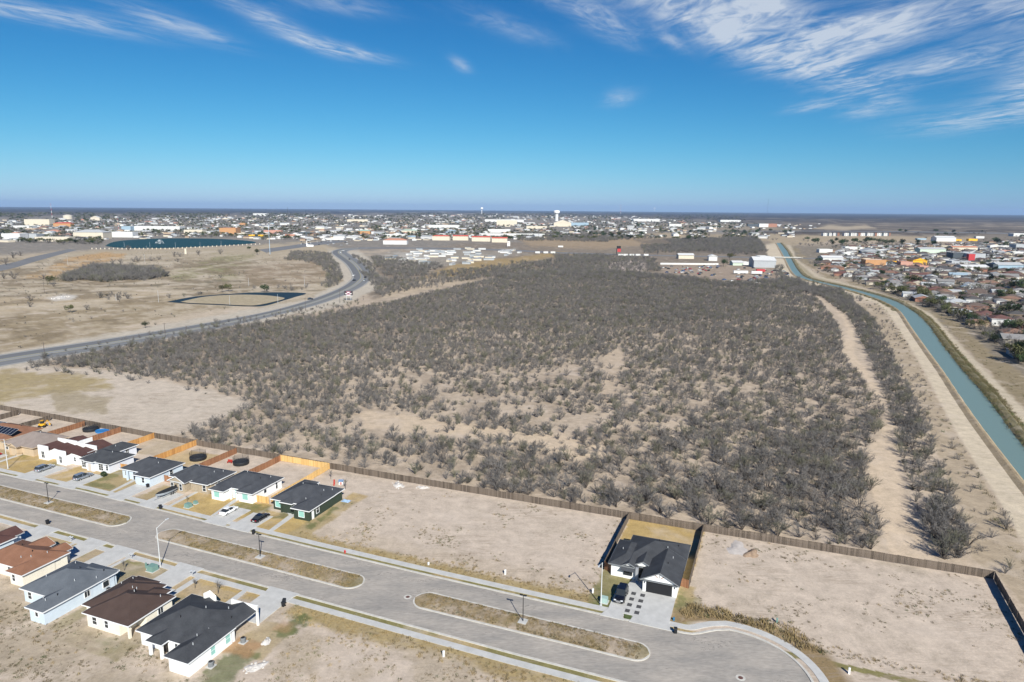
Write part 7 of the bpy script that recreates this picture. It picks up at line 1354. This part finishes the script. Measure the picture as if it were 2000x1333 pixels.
# ---------------------------------------------------------------- trees
def leaf_tree(seed, n, mleaf, hgt=7.0, rad=3.2, leaf=.42):
    r = random.Random(seed); t = MB().tube((0, 0, 0), (.1, 0, hgt*.45), .26, .16, 6); lob = [Vector((r.gauss(0, rad*.4), r.gauss(0, rad*.4), hgt*r.uniform(.5, .82))) for _ in range(8)]
    for q in lob: t.tube((.1, 0, hgt*.4), q, .1, .04, 4, False)
    c = MB()
    for i in range(n):
        l = r.choice(lob); d = Vector((r.gauss(0, 1), r.gauss(0, 1), r.gauss(0, .8))).normalized()*(r.random()**.35)*rad*.52; p = l+d; a = Vector((r.gauss(0, 1), r.gauss(0, 1), r.gauss(0, .7))).normalized()*leaf*r.uniform(.6, 1.2); b = a.orthogonal().normalized()*leaf*.6; c.quad(p-a, p+b, p+a, p-b)
    return t.mesh('trunk', BARK), c.mesh('crown', mleaf)
TREES = {'green': [leaf_tree(1, 420, LEAFD), leaf_tree(2, 420, LEAFD)], 'olive': [leaf_tree(3, 380, LEAFO)], 'bare': [(BT[0], BC[0]), (BT[1], BC[1]), (BT[3], BC[3])]}
def tree(px, py, kind, s, lab, grp=None):
    x, y = g(px, py); k = NRT.choice(TREES[kind]); o = thing('tree', lab, 'tree', x, y, 0, NRT.uniform(0, 6.28), grp); o.scale = (s,)*3
    for nm, me in zip(('trunk', 'crown'), k): c = bpy.data.objects.new(nm, me); COL.objects.link(c); c.parent = o
for px, py, kd, s, lab in [(1722, 541, 'green', 1.25, 'round dark green tree before the maroon roof'), (1780, 555, 'green', 1.3, 'wide dark evergreen left of the rust roof'), (1793, 556, 'green', 1.2, 'dark evergreen touching the wide one'), (1981, 620, 'green', 1.5, 'big dark evergreen behind the tall white-walled house'), (1990, 570, 'green', 1.7, 'big dark round tree in the lane'), (1976, 569, 'green', 1.5, 'dark tree beside the big round one'), (1955, 582, 'green', 1.1, 'dark bushy tree below the big round one'), (1962, 484, 'green', 1.8, 'dark tree cluster by the far sheds'), (1670, 521, 'green', 1.1, 'dark tree beside the bare one near the bridge'), (1730, 559, 'green', .9, 'small green tree by the canal houses'), (1815, 600, 'olive', 1.1, 'pale olive tree by the canal track'), (1797, 578, 'olive', 1.2, 'olive tree along the canal track fence'), (1845, 612, 'olive', .9, 'small olive tree with pale trunk by the canal track'), (1935, 552, 'green', 1.2, 'dark tree by the rust-brown roof'), (1880, 540, 'green', 1.0, 'small dark tree behind the pale blue metal roof'), (1413, 521, 'green', 1.5, 'dark round tree in the scrapyard'), (1425, 508, 'olive', 1.5, 'grey-olive tree at the scrapyard shop'), (486.5, 489, 'green', .95, 'slim dark tree by the flood-light pole, the shorter of two'), (502.5, 498, 'green', 1.35, 'taller dark tree by the flood-light pole'), (517, 571, 'green', 1.0, 'small round green tree at the pond'), (434, 571, 'olive', .9, 'brown-green round tree at the pond, one of a clump'), (447, 570, 'olive', 1.0, 'taller brown-green tree of the pond clump'), (135, 611, 'olive', .8, 'lone palm-like olive tree in the brown field'), (284, 641, 'green', .6, 'tiny green tree beside the sandy path'), (98, 556, 'olive', 1.2, 'olive shrub tree at the grove edge')]: tree(px, py, kd, s, lab)
for px, py, s in [(27, 545, 2.2), (8, 545, 2.0), (85, 546, 1.8), (12, 517, 2.6), (26, 505, 2.6), (40, 500, 2.4), (220, 517, 2.0), (236, 516, 2.0), (262, 512, 2.0), (270, 511, 2.2), (296, 510, 1.8), (310, 508, 1.8), (340, 502, 2.2), (352, 502, 2.4), (388, 498, 2.2), (250, 489, 2.4), (430, 497, 2.4), (185, 521, 1.8), (60, 588, 1.4), (195, 583, 1.6), (230, 586, 1.6), (250, 584, 1.5), (105, 560, 1.4), (430, 543, 1.3), (347, 512, 1.8), (58, 600, 1.2), (170, 606, 1.1)]: tree(px, py, 'bare', s, 'bare grey tree standing alone in the dry park', 'bare park trees')
k = tries = 0
while k < 200 and tries < 5000:
    tries += 1; px = NRT.uniform(1570, 2030); py = NRT.uniform(478, 720)
    if NRT.random() > (540/py)**3 or float(sdpoly(np.array([px]), np.array([py]), RT)[0]) > 4 or not try_place(px, py, 0): continue
    kd = NRT.choice(['bare', 'bare', 'bare', 'green', 'olive']); tree(px, py, kd, NRT.uniform(1.1, 1.9) if kd == 'bare' else NRT.uniform(.6, 1.15), {'bare': 'bare grey tree between the houses beyond the canal', 'green': 'dark evergreen tree between the houses beyond the canal', 'olive': 'olive tree between the houses beyond the canal'}[kd], kd+' trees beyond the canal'); k += 1
# bare belt along the right canal track
for i in range(60):
    t = i/59; px = 1600+t*400+NRT.uniform(-6, 6); py = np.interp(px, [1600, 1680, 1770, 1830, 1860, 1900, 1950, 2000], [531, 556, 577, 598, 618, 640, 672, 715])+NRT.uniform(-7, 3)
    if try_place(px, py, -2): tree(px, py, NRT.choice(['bare', 'bare', 'bare', 'olive']), NRT.uniform(.8, 1.5), 'bare or thin tree in the belt along the right canal track', 'belt trees along the canal track')
SRC = [bpy.data.objects.new('tree_source', TREES['green'][0][1]), bpy.data.objects.new('tree_source', TREES['olive'][0][1]), BALL[0], BALL[1]]
pts = []
for i in range(20000):
    px = NRT.uniform(-60, 1480); py = 418.5+60*NRT.random()**1.5
    if float(vnoise(np.array([px*.03]), np.array([py*.22]), 5)[0]) < .36: continue
    if py > 479-(0 if px < 500 else 10): continue
    x, y = g(px, py)
    if 200 < px < 500 and 464 < py < 488: continue
    if 600 < px < 700 and py > 464: continue
    if all((a-x)**2+(b-y)**2 > (r*.8)**2 for a, b, r in PLACED):
        kk = NRT.choice([0, 1, 1, 2, 2, 3, 3, 2]); pts.append((x, y, 0, NRT.uniform(.8, 1.5)*(1.7 if kk > 1 else .9)*(1+max(0, 435-py)/14), NRT.uniform(0, 6.28), kk))
for i in range(1300):
    px = NRT.uniform(1150, 2050); py = NRT.uniform(440, 482)
    if px < 1560 and py > 470 or 1600 < px and py < 452 or 1598 < px < 1748 and py < 472: continue
    x, y = g(px, py)
    if all((a-x)**2+(b-y)**2 > (r)**2 for a, b, r in PLACED) and vnoise(np.array([px*.02]), np.array([py*.2]), 8)[0] > .42: pts.append((x, y, 0, NRT.uniform(1.1, 2.2), NRT.uniform(0, 6.28), NRT.choice([0, 2, 2, 3])))

for i in range(4200):
    px = NRT.uniform(1560, 2040); py = NRT.uniform(464, 720)
    if NRT.random() > (520/py)**3.5 or float(sdpoly(np.array([px]), np.array([py]), RT)[0]) > 3: continue
    x, y = g(px, py)
    if all((a-x)**2+(b-y)**2 > (r*.6)**2 for a, b, r in PLACED): kk = NRT.choice([0, 1, 2, 2, 3, 3, 3, 2]); pts.append((x, y, 0, NRT.uniform(.9, 1.7) if kk > 1 else NRT.uniform(.35, .8), NRT.uniform(0, 6.28), kk))
scatter('distant_trees', 'trees and shrubs massed through the far town and neighbourhood', pts, SRC)
# ---------------------------------------------------------------- air
hz = MB().box(-46000, -46000, -1.0, 46000, 46000, 330.0); ho = hz.build('haze', mat('haze_air', (1, 1, 1))); ho['kind'] = 'stuff'; ho['label'] = 'thin blue air haze over the whole plain'
hm = bpy.data.materials.new('haze_volume'); hm.use_nodes = True; nt = hm.node_tree; nt.nodes.clear(); ou = nt.nodes.new('ShaderNodeOutputMaterial'); pv = nt.nodes.new('ShaderNodeVolumePrincipled'); pv.inputs['Color'].default_value = (.45, .66, 1.0, 1); pv.inputs['Density'].default_value = HAZE; pv.inputs['Anisotropy'].default_value = 0.0; nt.links.new(pv.outputs[0], ou.inputs['Volume']); ho.data.materials[0] = hm
